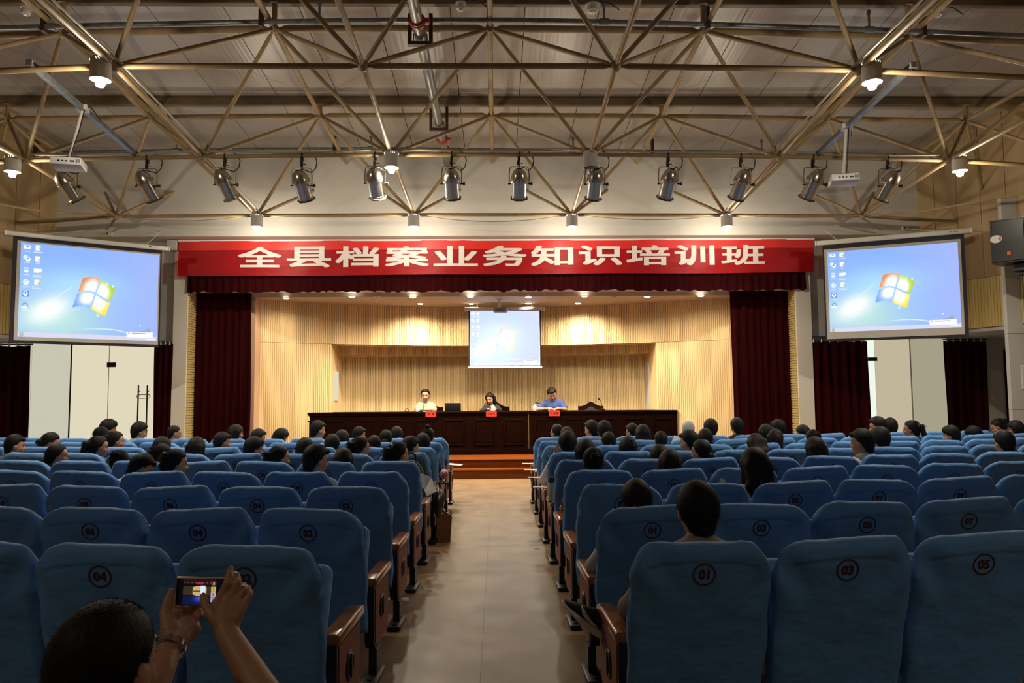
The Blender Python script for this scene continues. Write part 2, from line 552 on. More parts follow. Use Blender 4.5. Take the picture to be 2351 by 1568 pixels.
# dark doorway and switch on the bay wall at the right
a, b = P(2303, 803, Y_DOOR - 0.01), P(2345, 803, Y_DOOR - 0.01)
dr = struct(MB().rbox((a.x, Y_DOOR - 0.05, 0), (b.x + 0.5, Y_DOOR - 0.001, a.z), 0.01, 1).build('door_1', darkwood))
MB().rbox((a.x + 0.12, Y_DOOR - 0.065, 0.05), (b.x + 0.4, Y_DOOR - 0.051, a.z - 0.12), 0.006, 1).build('door_leaf', velvet if False else darkwood, dr)
a = P(2280, 912, Y_DOOR - 0.01)
sw = thing('light_switch', 'small cream switch plate on the wall beside the dark doorway', 'switch', (a.x, Y_DOOR, a.z))
MB().rbox((-0.043, -0.012, -0.05), (0.043, 0, 0.05), 0.004, 1).build('plate', lampwhite, sw)
MB().rbox((-0.02, -0.018, -0.03), (0.02, -0.011, 0.03), 0.003, 1).build('rocker', lampwhite, sw)

# ------------------------------------------------------------------ glass door walls in the bays
def glass_bay(name, pxs, mats, ytop, gaps):
    z1 = Z_BAY + 0.02
    base = None
    for i in range(len(pxs) - 1):
        a, b = P(pxs[i], 850, Y_DOOR - 0.03).x, P(pxs[i + 1], 850, Y_DOOR - 0.03).x
        if base is None:
            base = struct(MB().box((P(pxs[0], 850, Y_DOOR).x - 0.02, Y_DOOR - 0.045, z1 - 0.06), (P(pxs[-1], 850, Y_DOOR).x + 0.02, Y_DOOR - 0.01, z1)).build(name, chrome))
        MB().box((a + 0.005, Y_DOOR - 0.036, 0.01), (b - 0.005, Y_DOOR - 0.024, z1 - 0.06)).build('glass_pane', mats[i], base)
    return base
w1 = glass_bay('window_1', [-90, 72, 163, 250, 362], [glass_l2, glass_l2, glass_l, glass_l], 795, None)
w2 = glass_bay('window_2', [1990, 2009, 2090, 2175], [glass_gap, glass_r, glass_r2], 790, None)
def fitting(base, px0, py0, px1, py1, name='patch_fitting'):
    a, b = P(px0, py1, Y_DOOR - 0.05), P(px1, py0, Y_DOOR - 0.05)
    MB().rbox((a.x, Y_DOOR - 0.055, a.z), (b.x, Y_DOOR - 0.02, b.z), 0.004, 1).build(name, blackmetal, base)
fitting(w1, 245, 832, 266, 843)
fitting(w2, 1993, 820, 2014, 829)
a = P(163, 850, Y_DOOR - 0.04).x
MB().box((a - 0.012, Y_DOOR - 0.05, 0), (a + 0.012, Y_DOOR - 0.02, Z_BAY - 0.04)).build('edge_strip', blackmetal, w1)
a = P(250, 850, Y_DOOR - 0.04).x
MB().box((a - 0.006, Y_DOOR - 0.045, 0), (a + 0.006, Y_DOOR - 0.02, Z_BAY - 0.04)).build('edge_strip', whiteplastic, w1)
a = P(2091, 850, Y_DOOR - 0.04).x
MB().box((a - 0.012, Y_DOOR - 0.05, 0), (a + 0.012, Y_DOOR - 0.02, Z_BAY - 0.04)).build('edge_strip', whiteplastic, w2)
for px in (318, 338.5):
    a, b = P(px, 884, Y_DOOR - 0.10), P(px, 1003, Y_DOOR - 0.10)
    m_ = MB().cyl((a.x, Y_DOOR - 0.10, b.z), (a.x, Y_DOOR - 0.10, a.z), 0.014, n=10)
    for q in (0.12, 0.88):
        zz = b.z + (a.z - b.z) * q
        m_.cyl((a.x, Y_DOOR - 0.10, zz), (a.x, Y_DOOR - 0.03, zz), 0.01, n=8)
    m_.build('pull_handle', blackmetal, w1)
# security lock threaded through both handles
a, b = P(316, 902, Y_DOOR - 0.12), P(345, 902, Y_DOOR - 0.12)
lk = MB()
pts = [Vector((a.x + (b.x - a.x) * t, Y_DOOR - 0.125, a.z - 0.07 + s_)) for (t, s_) in ((0, 0.03), (0.5, 0.035), (0.95, 0.03), (1.0, 0.0), (0.95, -0.03), (0.5, -0.035), (0, -0.03), (-0.03, 0), (0, 0.03))]
lk.tube(pts, 0.009, 8)
o = lk.build('door_lock', chrome)
tag(o, 'steel U lock threaded through the two long door handles', 'lock')

# ------------------------------------------------------------------ curtains
def curtain_mesh(x0, x1, z0, z1, y, amp, n, ragged=0.0, seed=0, taper=0.0):
    rnd = random.Random(seed)
    nu = n * 8
    ph = [rnd.uniform(-0.8, 0.8) for _ in range(n + 2)]
    am = [amp * rnd.uniform(0.6, 1.25) for _ in range(n + 2)]
    top = [rnd.uniform(-ragged, ragged) for _ in range(n * 2 + 2)]
    def fn(u, v, back=0.0):
        k = u * n
        i = int(min(k, n - 1e-6))
        fr = k - i
        a = am[i] * (1 - fr) + am[i + 1] * fr
        p = ph[i] * (1 - fr) + ph[i + 1] * fr
        yy = y + a * math.sin(2 * math.pi * k + p) * (0.55 + 0.45 * (1 - v)) + back
        w = 1 + taper * (1 - v)
        cx = 0.5 * (x0 + x1)
        xx = cx + (x0 + (x1 - x0) * u - cx) * w + 0.012 * math.sin(3.1 * k + 5 * v)
        ti = u * (len(top) - 1.001)
        j = int(ti)
        dz = top[j] * (1 - ti + j) + top[j + 1] * (ti - j)
        zz = z0 + (z1 - z0) * v + (dz * v if ragged >= 0 else dz * (1 - v))
        return (xx, yy, zz)
    m_ = MB().grid(nu, 10, lambda u, v: fn(u, v))
    m_.grid(nu, 10, lambda u, v: fn(u, v, 0.012), flip=True)
    return m_
def curtain(px0, px1, ytop, Y, z0, label, n, seed, ragged=0.0, rings=False):
    a, b = P(px0, ytop, Y), P(px1, ytop, Y)
    t = thing('stage_curtain', label, 'curtain', (0, 0, 0))
    m_ = curtain_mesh(a.x, b.x, z0, a.z, Y, 0.035, n, ragged, seed)
    m_.build('curtain_cloth', velvet, t, fix=False, angle=180)
    zr = a.z + 0.03
    MB().cyl((a.x - 0.03, Y, zr), (b.x + 0.03, Y, zr), 0.012, n=8).build('curtain_rail', blackmetal, t)
    if rings:
        for k in range(n + 1):
            xx = a.x + (b.x - a.x) * (k + 0.3) / (n + 1)
            MB().rbox((xx - 0.012, Y - 0.012, a.z - 0.02), (xx + 0.012, Y + 0.012, a.z + 0.05), 0.004, 1).build('hook', whiteplastic, t)
    return t
curtain(445, 579, 672, 15.35, 0.33, 'tall wine-red curtain on the stage beside the left doors', 8, 1)
curtain(1677, 1812, 660, 15.35, 0.33, 'tall wine-red curtain on the stage beside the right screen', 8, 2)
curtain(-60, 72, 795, Y_DOOR - 0.16, 0.03, 'wine-red curtain at the outer end of the bright glass doors', 6, 3, 0.012, True)
curtain(356, 397, 791, Y_DOOR - 0.16, 0.03, 'narrow wine-red curtain between the bright glass doors and the pier', 3, 4, 0.012, True)
curtain(1862, 1991, 784, Y_DOOR - 0.16, 0.03, 'wine-red curtain beneath the right screen, next to the pier', 6, 5, 0.012, True)
curtain(2168, 2263, 783, Y_DOOR - 0.16, 0.03, 'wine-red curtain beside the wall with the switch plate', 5, 6, 0.012, True)
# valance under the banner
a, b = P(412, 630, Y_PRO - 0.06), P(1850, 628, Y_PRO - 0.06)
zb = P(1130, 668, Y_PRO - 0.06).z
m_ = curtain_mesh(a.x + 0.15, b.x, zb, P(1130, 571, Y_PRO - 0.06).z, Y_PRO - 0.065, 0.020, 78, -0.03, 11)
tag(m_.build('stage_valance', velvet, fix=False, angle=180), 'long pleated wine-red valance hanging below the red banner', 'valance')

# ------------------------------------------------------------------ stage
Z_ST = 0.33
Y_R1 = PZ(1136, 1099, 0).y
z1 = P(1136, 1078, Y_R1).z
Y_R2 = PZ(1136, 1073.5, z1).y
Z_ST = P(1136, 1054, Y_R2).z
xs0, xs1 = XPL1 + 0.02, XPR0 - 0.02
stg = struct(MB().box((xs0, Y_R2 + 0.04, 0), (xs1, 19.6, Z_ST - 0.03)).build('floor_stage', stepwood))
MB().rbox((xs0, Y_R2 - 0.015, Z_ST - 0.03), (xs1, 19.6, Z_ST), 0.01, 2).build('stage_boards', stepwood, stg)
MB().box((xs0, Y_R2, 0.0), (xs1, Y_R2 + 0.04, Z_ST - 0.03)).build('riser', stepwood, stg)
MB().rbox((xs0, Y_R1 - 0.015, z1 - 0.03), (xs1, Y_R2 + 0.01, z1), 0.01, 2).build('tread', stepwood, stg)
MB().box((xs0, Y_R1, 0), (xs1, Y_R1 + 0.04, z1 - 0.03)).build('riser', stepwood, stg)

# curved slatted back walls.  arc through left end, middle, right end (plan)
XL_, XR_ = P(597, 800, 15.75).x, P(1677, 800, 15.75).x
xm = 0.5 * (XL_ + XR_)
hw = 0.5 * (XR_ - XL_)
def arc_y(x, y_end, sag, half=hw):
    t = (x - xm) / half
    return y_end + sag * (1 - t * t)
def slat_wall(name, x0, x1, z0f, z1f, yf, parent=None, pitch=0.036, mat_=slatwood):
    n = max(4, int((x1 - x0) / pitch))
    m_ = MB()
    for i in range(n):
        a = x0 + (x1 - x0) * (i + 0.10) / n
        b = x0 + (x1 - x0) * (i + 0.86) / n
        for (xa, xb, off) in ((a, b, 0.0),):
            ya, yb = yf(xa), yf(xb)
            za0, zb0, za1, zb1 = z0f(xa), z0f(xb), z1f(xa), z1f(xb)
            vs = [(xa, ya, za0), (xb, yb, zb0), (xb, yb, zb1), (xa, ya, za1),
                  (xa, ya + 0.02, za0), (xb, yb + 0.02, zb0), (xb, yb + 0.02, zb1), (xa, ya + 0.02, za1)]
            m_.add(vs, [(0, 1, 2, 3), (0, 3, 7, 4), (1, 5, 6, 2), (0, 4, 5, 1), (3, 2, 6, 7)])
    # backing
    k = max(3, n // 6)
    for i in range(k):
        xa, xb = x0 + (x1 - x0) * i / k, x0 + (x1 - x0) * (i + 1) / k
        ya, yb = yf(xa) + 0.02, yf(xb) + 0.02
        vs = [(xa, ya, z0f(xa)), (xb, yb, z0f(xb)), (xb, yb, z1f(xb)), (xa, ya, z1f(xa)),
              (xa, ya + 0.1, z0f(xa)), (xb, yb + 0.1, z0f(xb)), (xb, yb + 0.1, z1f(xb)), (xa, ya + 0.1, z1f(xa))]
        m_.add(vs, [(0, 1, 2, 3), (0, 4, 5, 1), (3, 2, 6, 7), (5, 4, 7, 6)])
    o = m_.build(name, mat_, parent, smooth=False)
    o['kind'] = 'stuff'
    return o
Y_E, SAG = 15.75, 1.55
Z_SC = P(597, 688, Y_E).z                       # stage ceiling
Z_T1 = P(597, 785, Y_E).z                       # underside of the upper band
XI0, XI1 = P(757, 800, 16.3).x, P(1511, 800, 16.3).x
bw = struct(MB().box((XL_ - 0.4, 19.3, 0), (XR_ + 0.4, 19.5, Z_SC + 0.1)).build('wall_stage_back', pinkwall))
cz = lambda z: (lambda x: z)
y1f = lambda x: arc_y(x, Y_E, SAG)
slat_wall('upper_slat_band', XL_, XR_, cz(Z_T1), cz(Z_SC), y1f, bw)
slat_wall('slat_flat', XL_, XI0, cz(Z_ST), cz(Z_T1 - 0.006), y1f, bw)
slat_wall('slat_flat', XI1, XR_, cz(Z_ST), cz(Z_T1 - 0.006), y1f, bw)
# underside of the upper band
def soffit(name, x0, x1, yf0, yf1, z, th=0.04, m=slatwood):
    n = 24
    m_ = MB()
    for i in range(n):
        xa, xb = x0 + (x1 - x0) * i / n, x0 + (x1 - x0) * (i + 1) / n
        vs = [(xa, yf0(xa), z), (xb, yf0(xb), z), (xb, yf1(xb), z), (xa, yf1(xa), z)]
        vs += [(v[0], v[1], z + th) for v in vs]
        m_.add(vs, [(3, 2, 1, 0), (4, 5, 6, 7), (0, 1, 5, 4), (2, 3, 7, 6)])
    return m_.build(name, m, bw, smooth=False)
y2f = lambda x: arc_y(x, Y_E + 0.75, SAG - 0.25)
y3f = lambda x: arc_y(x, Y_E + 1.35, SAG - 0.35)
soffit('soffit', XI0, XI1, lambda x: y1f(x) + 0.02, lambda x: y2f(x) + 0.1, Z_T1 + 0.0)
Z_T2 = P(1150, 817, y2f(xm)).z
slat_wall('middle_slat_band', XI0, XI1, cz(Z_T2), cz(Z_T1), y2f, bw)
soffit('soffit', XI0, XI1, lambda x: y2f(x) + 0.02, lambda x: y3f(x) + 0.1, Z_T2 + 0.0)
slat_wall('rear_slat_wall', XI0, XI1, cz(Z_ST), cz(Z_T2), y3f, bw)
# reveals at the ends of the recess
for (xx, sg) in ((XI0, -1), (XI1, 1)):
    ya = y1f(xx)
    MB().box((min(xx, xx + sg * 0.05), ya + 0.03, Z_ST), (max(xx, xx + sg * 0.05), y3f(xx) + 0.3, Z_T1)).build('reveal', slatwood, bw)
# lit openings in the reveals
a, b = P(777, 853, y2f(XI0) - 0.1), P(777, 920, y2f(XI0) - 0.1)
MB().box((XI0 + 0.001, y2f(XI0) - 0.32, b.z), (XI0 + 0.03, y2f(XI0) + 0.0, a.z)).build('lit_opening', emat('lit_opening', (0.85, 0.8, 0.62), 0.9), bw)
a, b = P(1484, 832, y3f(XI1) - 0.15), P(1484, 945, y3f(XI1) - 0.1)
MB().box((XI1 - 0.03, y3f(XI1) - 0.45, Z_ST), (XI1 - 0.001, y3f(XI1) - 0.0, a.z)).build('white_door_edge', wallwhite, bw)
# pink side returns of the stage
for (nm, xx, sg) in (('left', XL_, -1), ('right', XR_, 1)):
    o = MB().box((min(xx, xx + sg * 0.35), 15.42, Z_ST), (max(xx, xx + sg * 0.35), 15.8, Z_SC)).build('wall_stage_' + nm, pinkwall)
    struct(o)
struct(MB().box((XPL0, 15.4, Z_SC + 0.0), (XPR1, 19.5, Z_SC + 0.12)).build('ceiling_stage', stageceil))

# stage ceiling downlights
dl = [(657, 683), (808, 680), (948, 681), (965, 696), (1080, 680), (1082, 696), (1213, 681), (1213, 695), (1327, 695), (1342, 679), (1486, 680), (1609, 678)]
ordn = ['first', 'second', 'third', 'fourth', 'fifth', 'sixth', 'seventh', 'eighth', 'ninth', 'tenth', 'eleventh', 'twelfth', 'thirteenth', 'fourteenth', 'fifteenth', 'sixteenth']
lamp_data = {}
def spot(name, col, watts, cone, blend, rad):
    key = (name, watts)
    if key not in lamp_data:
        l = bpy.data.lights.new(name, 'SPOT')
        l.color = col
        l.energy = watts
        l.spot_size = R(cone)
        l.spot_blend = blend
        l.shadow_soft_size = rad
        lamp_data[key] = l
    return lamp_data[key]
for i, (px, py) in enumerate(dl):
    p = PZ(px, py, Z_SC)
    t = thing('downlight', f'small lit recessed stage ceiling downlight, {ordn[i]} from the left-hand curtain', 'downlight', p, group='stage ceiling downlights')
    MB().lathe([(0.075, 0), (0.09, -0.008), (0.09, -0.012), (0.07, -0.012), (0.06, 0.0)], 20, closed=True).build('trim_ring', lampwhite, t)
    MB().lathe([(0.0, -0.030), (0.045, -0.026), (0.066, -0.004), (0.0, 0.0)], 16).build('lit_lens', stagebulb_m, t)
    l = bpy.data.objects.new('downlight_lamp', spot('stage_downlight', STAGE_COL, STAGE_W * (2 if i in (0, 11) else 6 if i in (1, 10) else 12), 158, 1.0, 0.06))
    C.objects.link(l)
    l.parent = t
    l.location = (0, 0, -0.06)
for (px, py, w_) in ((866, 680, 'near the left end of'), (1409, 680, 'near the right end of')):
    p = PZ(px, py, Z_SC)
    t = thing('smoke_detector', f'white round smoke detector {w_} the stage ceiling', 'detector', p, group='stage smoke detectors')
    MB().lathe([(0.06, 0), (0.06, -0.02), (0.045, -0.045), (0.0, -0.05)], 16).build('housing', lampwhite, t)
    MB().lathe([(0.07, 0.0), (0.07, -0.008), (0.0, -0.008)], 16).build('base', lampwhite, t)

# ------------------------------------------------------------------ banner
Yb = Y_PRO - 0.14
p00, p10, p11, p01 = P(408, 634, Yb), P(1870, 625, Yb), P(1868, 549, Yb), P(410, 554, Yb)
bt = thing('stage_banner', 'long red cloth banner with white Chinese lettering across the stage front', 'banner', (0, 0, 0))
def bpt(u, v, off=0.0):
    a = p00.lerp(p10, u); b = p01.lerp(p11, u)
    p = a.lerp(b, v)
    y = 0.010 * math.sin(u * 37 + 2 * v) * (0.4 + v) + 0.006 * math.sin(u * 90 - 5 * v) + 0.012 * math.sin(9 * u) * (1 - v)
    return Vector((p.x, Yb + y - off, p.z + 0.006 * math.sin(u * 21) * (1 - v)))
m_ = MB().grid(140, 8, lambda u, v: bpt(u, v)).grid(140, 8, lambda u, v: bpt(u, v, -0.006), flip=True)
m_.build('banner_cloth', banner_red, bt, fix=False, angle=180)
strip_red = mat('banner_strip_red', (0.66, 0.018, 0.014), 0.5, noise=((2.5, 2.5, 6), 0.06, 4))
MB().grid(140, 3, lambda u, v: bpt(u, 0.735 + 0.265 * v, 0.004)).build('banner_top_strip', strip_red, bt, fix=False, angle=180)  # brighter, opaque red strip laid over the top of the banner cloth
MB().rbox((p01.x - 0.02, Yb - 0.012, p01.z - 0.008), (p11.x + 0.02, Yb + 0.015, p01.z + 0.03), 0.006, 1).build('banner_batten', whiteplastic, bt)
def text_mesh(body, offset=0.0, res=3):
    c = bpy.data.curves.new('lettering', 'FONT')
    c.body = body
    c.offset = offset
    c.resolution_u = res
    o = bpy.data.objects.new('lettering_tmp', c)
    C.objects.link(o)
    dg = bpy.context.evaluated_depsgraph_get()
    me = bpy.data.meshes.new_from_object(o.evaluated_get(dg))
    bpy.data.objects.remove(o)
    bm = bmesh.new(); bm.from_mesh(me)
    bmesh.ops.remove_doubles(bm, verts=bm.verts, dist=1e-5)
    bmesh.ops.triangulate(bm, faces=bm.faces)
    for lim in (0.4, 0.25, 0.16, 0.12):
        ed = [e for e in bm.edges if e.calc_length() > lim]
        if ed:
            bmesh.ops.subdivide_edges(bm, edges=ed, cuts=1)
            bmesh.ops.triangulate(bm, faces=[f for f in bm.faces if len(f.verts) > 3])
    vs = [v.co.copy() for v in bm.verts]
    bm.verts.index_update()
    fs = [[v.index for v in f.verts] for f in bm.faces]
    bm.free()
    bpy.data.meshes.remove(me)
    return vs, fs
chars = '全县档案业务知识培训班'
cx_ = [(547, 641), (657, 754), (768, 863), (881, 977), (992, 1089), (1104, 1201), (1215, 1308), (1325, 1421), (1435, 1531), (1546, 1635), (1655, 1752)]
for ch, (xa, xb) in zip(chars, cx_):
    vs, fs = text_mesh(ch, 0.0)
    x0, x1_ = min(v.x for v in vs), max(v.x for v in vs)
    y0, y1_ = min(v.y for v in vs), max(v.y for v in vs)
    mm = MB()
    for q, (sx_, sy_) in enumerate(((0, 0), (-1, -1), (1, -1), (-1, 1), (1, 1), (0, -1), (0, 1), (-1, 0), (1, 0))):
        out = []
        for v in vs:
            px = xa + (xb - xa) * (v.x - x0) / (x1_ - x0) + sx_ * 2.2
            u = (px - 409) / 1460.0
            vv = 0.25 + (0.815 - 0.25) * (v.y - y0) / (y1_ - y0) + sy_ * 0.016
            out.append(bpt(u, vv, 0.010 + 0.0006 * q))
        mm.add(out, fs)
    mm.build('character', banner_white, bt, smooth=False, fix=False)

# white junction box at the end of the banner
a = P(401, 566, Y_PRO - 0.02)
t = thing('junction_box', 'white rectangular box on the pier at the left end of the banner', 'box', (a.x, Y_PRO - 0.02, a.z))
MB().rbox((-0.09, -0.12, -0.09), (0.09, 0.0, 0.10), 0.006, 1).build('body', wallwhite, t)
MB().rbox((-0.094, -0.135, -0.094), (0.094, -0.118, 0.104), 0.004, 1).build('cover', wallwhite, t)
for (px, py, w_) in ((251, 541, 'left'), (2078, 528, 'right')):
    a = P(px, py, Y_FASCIA - 0.02)
    t = thing('screen_controller', f'small grey control box on the white beam above the {w_} projection screen', 'control box', (a.x, Y_FASCIA, a.z + 0.03))
    MB().rbox((-0.06, -0.06, -0.04), (0.06, 0, 0.04), 0.005, 1).build('body', lampwhite, t)
    MB().rbox((-0.045, -0.064, -0.02), (0.0, -0.058, 0.025), 0.002, 1).build('display', steelgrey, t)

# ------------------------------------------------------------------ roof space frame
YA, HB = 8.093, 1.4286
Y_B = [YA - 2 * HB, YA, YA + 2 * HB, YA + 4 * HB]            # bottom rows (first is behind the view)
Y_T = [YA - HB, YA + HB, YA + 3 * HB, YA + 5 * HB]           # top rows (last lies behind the fascia)
pxA = [None, (262, 152), (834, 152), (1414, 152), (1973, 161), None]
pxB = [(59, 368), (465, 360), (898, 355), (1355, 355), (1790, 360), (2178, 368)]
pxC = [(266, 497), (590, 495), (950, 493), (1313, 493), (1668, 494), (1979, 496)]
pxT1 = [(18, 273), (345, 270), (735, 266), (1128, 265), (1518, 267), (1902, 273), (2218, 278)]
pxT2 = [None, (143, 76), (630, 66), (1125, 65), (1615, 71), (2087, 85), None]
nB = [P(*q, Y_B[2]) for q in pxB]
nC = [P(*q, Y_B[3]) for q in pxC]
nA = [P(*q, Y_B[1]) if q else None for q in pxA]
nA[0] = Vector((nB[0].x, Y_B[1], nA[1].z - 0.12)); nA[5] = Vector((nB[5].x, Y_B[1], nA[4].z - 0.12))
nZ = [Vector((n.x, Y_B[0], n.z + 0.06)) for n in nA]
nT1 = [P(*q, Y_T[2]) for q in pxT1]
nT2 = [P(*q, Y_T[1]) if q else None for q in pxT2]
nT2[0] = Vector((nT1[0].x, Y_T[1], nT2[1].z - 0.12)); nT2[6] = Vector((nT1[6].x, Y_T[1], nT2[5].z - 0.12))
nT3 = [Vector((n.x, Y_T[0], n.z + 0.08)) for n in nT2]
nT0 = [Vector((n.x, Y_T[3], n.z - 0.12)) for n in nT1]
bot = [nZ, nA, nB, nC]
for row in bot:                                               # one more column each side
    row.insert(0, row[0] + Vector((-2.4, 0, -0.15)))
    row.append(row[-1] + Vector((2.4, 0, -0.15)))
top = [nT3, nT2, nT1, nT0]
sf = thing('roof_space_frame', 'tan painted steel tube space frame spanning the whole hall under the ceiling', 'roof truss')
YCUT = Y_FASCIA + 0.02
def tube_member(a, b, r_, name='tube'):
    a, b = Vector(a), Vector(b)
    if a.y > YCUT and b.y > YCUT:
        return
    stub = False
    if b.y > YCUT:
        b = a + (b - a) * ((YCUT - a.y) / (b.y - a.y)); stub = True
    L = (b - a).length
    x, y, d = frame_from(b - a)
    mt = Matrix(((x[0], y[0], d[0], a[0]), (x[1], y[1], d[1], a[1]), (x[2], y[2], d[2], a[2]), (0, 0, 0, 1)))
    e = 0.05
    if stub:
        prof = [(0.018, e), (0.018, e + 0.03), (r_, e + 0.09), (r_, L)]
    else:
        prof = [(0.018, e), (0.018, e + 0.03), (r_, e + 0.09), (r_, L - e - 0.09), (0.018, L - e - 0.03), (0.018, L - e)]
    MB().lathe(prof, 12, mt).build(name, trusspaint, sf)
node_me = MB().lathe([(0.0, -0.062), (0.03, -0.056), (0.054, -0.03), (0.062, 0), (0.054, 0.03), (0.03, 0.056), (0, 0.062)], 14).mesh('node')
node_me.materials.append(trusspaint)
for r_ in bot + top[:3]:
    for n in r_:
        link('node_ball', node_me, None, sf, n)
for j, row in enumerate(bot):
    for i in range(len(row) - 1):
        tube_member(row[i], row[i + 1], 0.033, 'bottom_chord')
    for i in range(len(row)):
        if j < 3:
            tube_member(row[i], bot[j + 1][i], 0.030, 'bottom_chord')
for j in range(3):
    row = top[j]
    for i in range(len(row) - 1):
        tube_member(row[i], row[i + 1], 0.045, 'top_chord')
    for i in range(len(row)):
        tube_member(row[i], top[j + 1][i], 0.036, 'top_chord')
for j in range(4):
    for i, n in enumerate(top[j]):
        for bj in (j, j + 1):
            if bj > 3:
                continue
            for k in (i, i + 1):
                if 0 <= k < 8:
                    tube_member(bot[bj][k], n, 0.028, 'diagonal')
# posts and purlins
for j in range(3):
    for n in top[j]:
        zt = zc_at(n.y) - 0.13
        if zt > n.z + 0.08:
            MB().cyl(n + Vector((0, 0, 0.05)), (n.x, n.y, zt), 0.035).cyl((n.x, n.y, zt - 0.012), (n.x, n.y, zt), 0.075).build('post', trusspaint, sf)
for j, Y in enumerate(Y_T[:3]):
    m_ = MB()
    zz = zc_at(Y)
    m_.rbox((-XW, Y - 0.05, zz - 0.145), (XW, Y + 0.05, zz - 0.008), 0.012, 1)
    m_.box((-XW, Y - 0.065, zz - 0.012), (XW, Y + 0.065, zz - 0.004))
    tag(m_.build('ceiling_purlin', purlinpaint), ['dark tan steel purlin under the ceiling above the camera', 'dark tan steel purlin crossing the very top of the ceiling', 'dark tan steel purlin crossing the ceiling, the one closer to the stage'][j], 'purlin', 'roof purlins')

# ------------------------------------------------------------------ pipes
pw_ = P(1030, 388, Y_FASCIA)
zpipe = pw_.z
Yq = lambda py: YA
t = thing('fire_water_main', 'thick grey fire water pipe with red couplings running toward the stage wall', 'pipe', (0, 0, 0))
Xp = pw_.x
def pipe_at(py):        # point of the pipe seen at image row py
    best = None
    for k in range(400):
        Y = 5.5 + 9.1 * k / 399
        q = project((Xp + (Y - Y_FASCIA) * 0.0, Y, zpipe))
        if best is None or abs(q[1] - py) < best[0]:
            best = (abs(q[1] - py), Y)
    return best[1]
MB().cyl((Xp, Y_FASCIA + 0.02, zpipe), (Xp, 5.5, zpipe), 0.068, n=18).build('pipe', pipegrey, t)
for py in (48, 320, 345):
    Y = pipe_at(py)
    m_ = MB()
    mt = Matrix(((1, 0, 0, Xp), (0, 0, 1, Y), (0, 1, 0, zpipe), (0, 0, 0, 1)))
    m_.lathe([(0.069, -0.05), (0.09, -0.045), (0.09, -0.02), (0.10, -0.012), (0.10, 0.012), (0.09, 0.02), (0.09, 0.045), (0.069, 0.05)], 18, mt, closed=False)
    for s_ in (-1, 1):
        m_.rbox((Xp + s_ * 0.085 - 0.025, Y - 0.03, zpipe - 0.03), (Xp + s_ * 0.085 + 0.04 * s_ + 0.02, Y + 0.03, zpipe + 0.03), 0.008, 1)
    m_.build('coupling', redpaint, t)
m_ = MB()
for py in (338,):
    Y = pipe_at(py)
    m_.cyl((Xp, Y - 0.03, zpipe), (Xp, Y + 0.03, zpipe), 0.0695, n=18)
m_.build('blue_band', mat('blue_tape', (0.06, 0.16, 0.35), 0.5), t)
for py, nm in ((82, 'a'), (283, 'b')):
    Y = pipe_at(py)
    zt = zc_at(Y) - 0.3
    m_ = MB()
    for s_ in (-1, 1):
        m_.box((Xp + s_ * 0.13 - 0.022, Y - 0.03, zpipe - 0.12), (Xp + s_ * 0.13 + 0.022, Y + 0.03, zpipe + 0.27))
    m_.box((Xp - 0.152, Y - 0.035, zpipe - 0.13), (Xp + 0.152, Y + 0.035, zpipe - 0.085))
    m_.build('hanger_bracket', rustred, t)
    MB().tube([(Xp - 0.085, Y, zpipe - 0.085), (Xp - 0.08, Y, zpipe + 0.02), (Xp, Y, zpipe + 0.082), (Xp + 0.08, Y, zpipe + 0.02), (Xp + 0.085, Y, zpipe - 0.085)], 0.008, 6).build('u_bolt', steelgrey, t)
def cross_pipe(pts, Y, r_, label, hangers, stubs):
    t = thing('sprinkler_pipe', label, 'pipe')
    pp = [P(x, y, Y) for x, y in pts]
    zm = sum(p.z for p in pp) / len(pp)
    MB().tube(pp, r_, 12).build('pipe', steelgrey, t)
    def zof(x):
        for i in range(len(pp) - 1):
            if pp[i].x <= x <= pp[i + 1].x:
                return pp[i].z + (pp[i + 1].z - pp[i].z) * (x - pp[i].x) / (pp[i + 1].x - pp[i].x)
        return zm
    for px in stubs:
        x = P(px, pts[len(pts) // 2][1], Y).x
        z = zof(x)
        MB().cyl((x, Y, z), (x, Y, z + 0.26), 0.016, n=8).cyl((x, Y, z + 0.2), (x, Y, z + 0.24), 0.028, n=8).cyl((x - 0.06, Y, z), (x + 0.06, Y, z), r_ * 1.35, n=12).build('sprinkler_branch', steelgrey, t)
    for px in hangers:
        x = P(px, pts[len(pts) // 2][1], Y).x
        z = zof(x)
        MB().box((x - 0.022, Y - 0.05, z - 0.07), (x + 0.022, Y + 0.05, z + 0.22)).build('hanger_plate', rustred, t)
    return t
cross_pipe([(-140, 72), (0, 64), (300, 56), (600, 50), (900, 46), (1175, 46), (1450, 51), (1700, 58), (2000, 68), (2351, 82), (2480, 89)], 9.25, 0.03,
           'grey steel sprinkler pipe crossing near the top edge of the ceiling', [102, 600, 1624, 2118], [115, 733, 1387, 1995])
cross_pipe([(60, 352), (300, 347), (600, 342), (900, 341), (1175, 344), (1450, 346), (1700, 350), (2000, 354), (2130, 357)], 13.95, 0.03,
           'grey steel sprinkler pipe crossing just in front of the white beam', [83, 768, 1498], [405, 852, 1316, 1749])

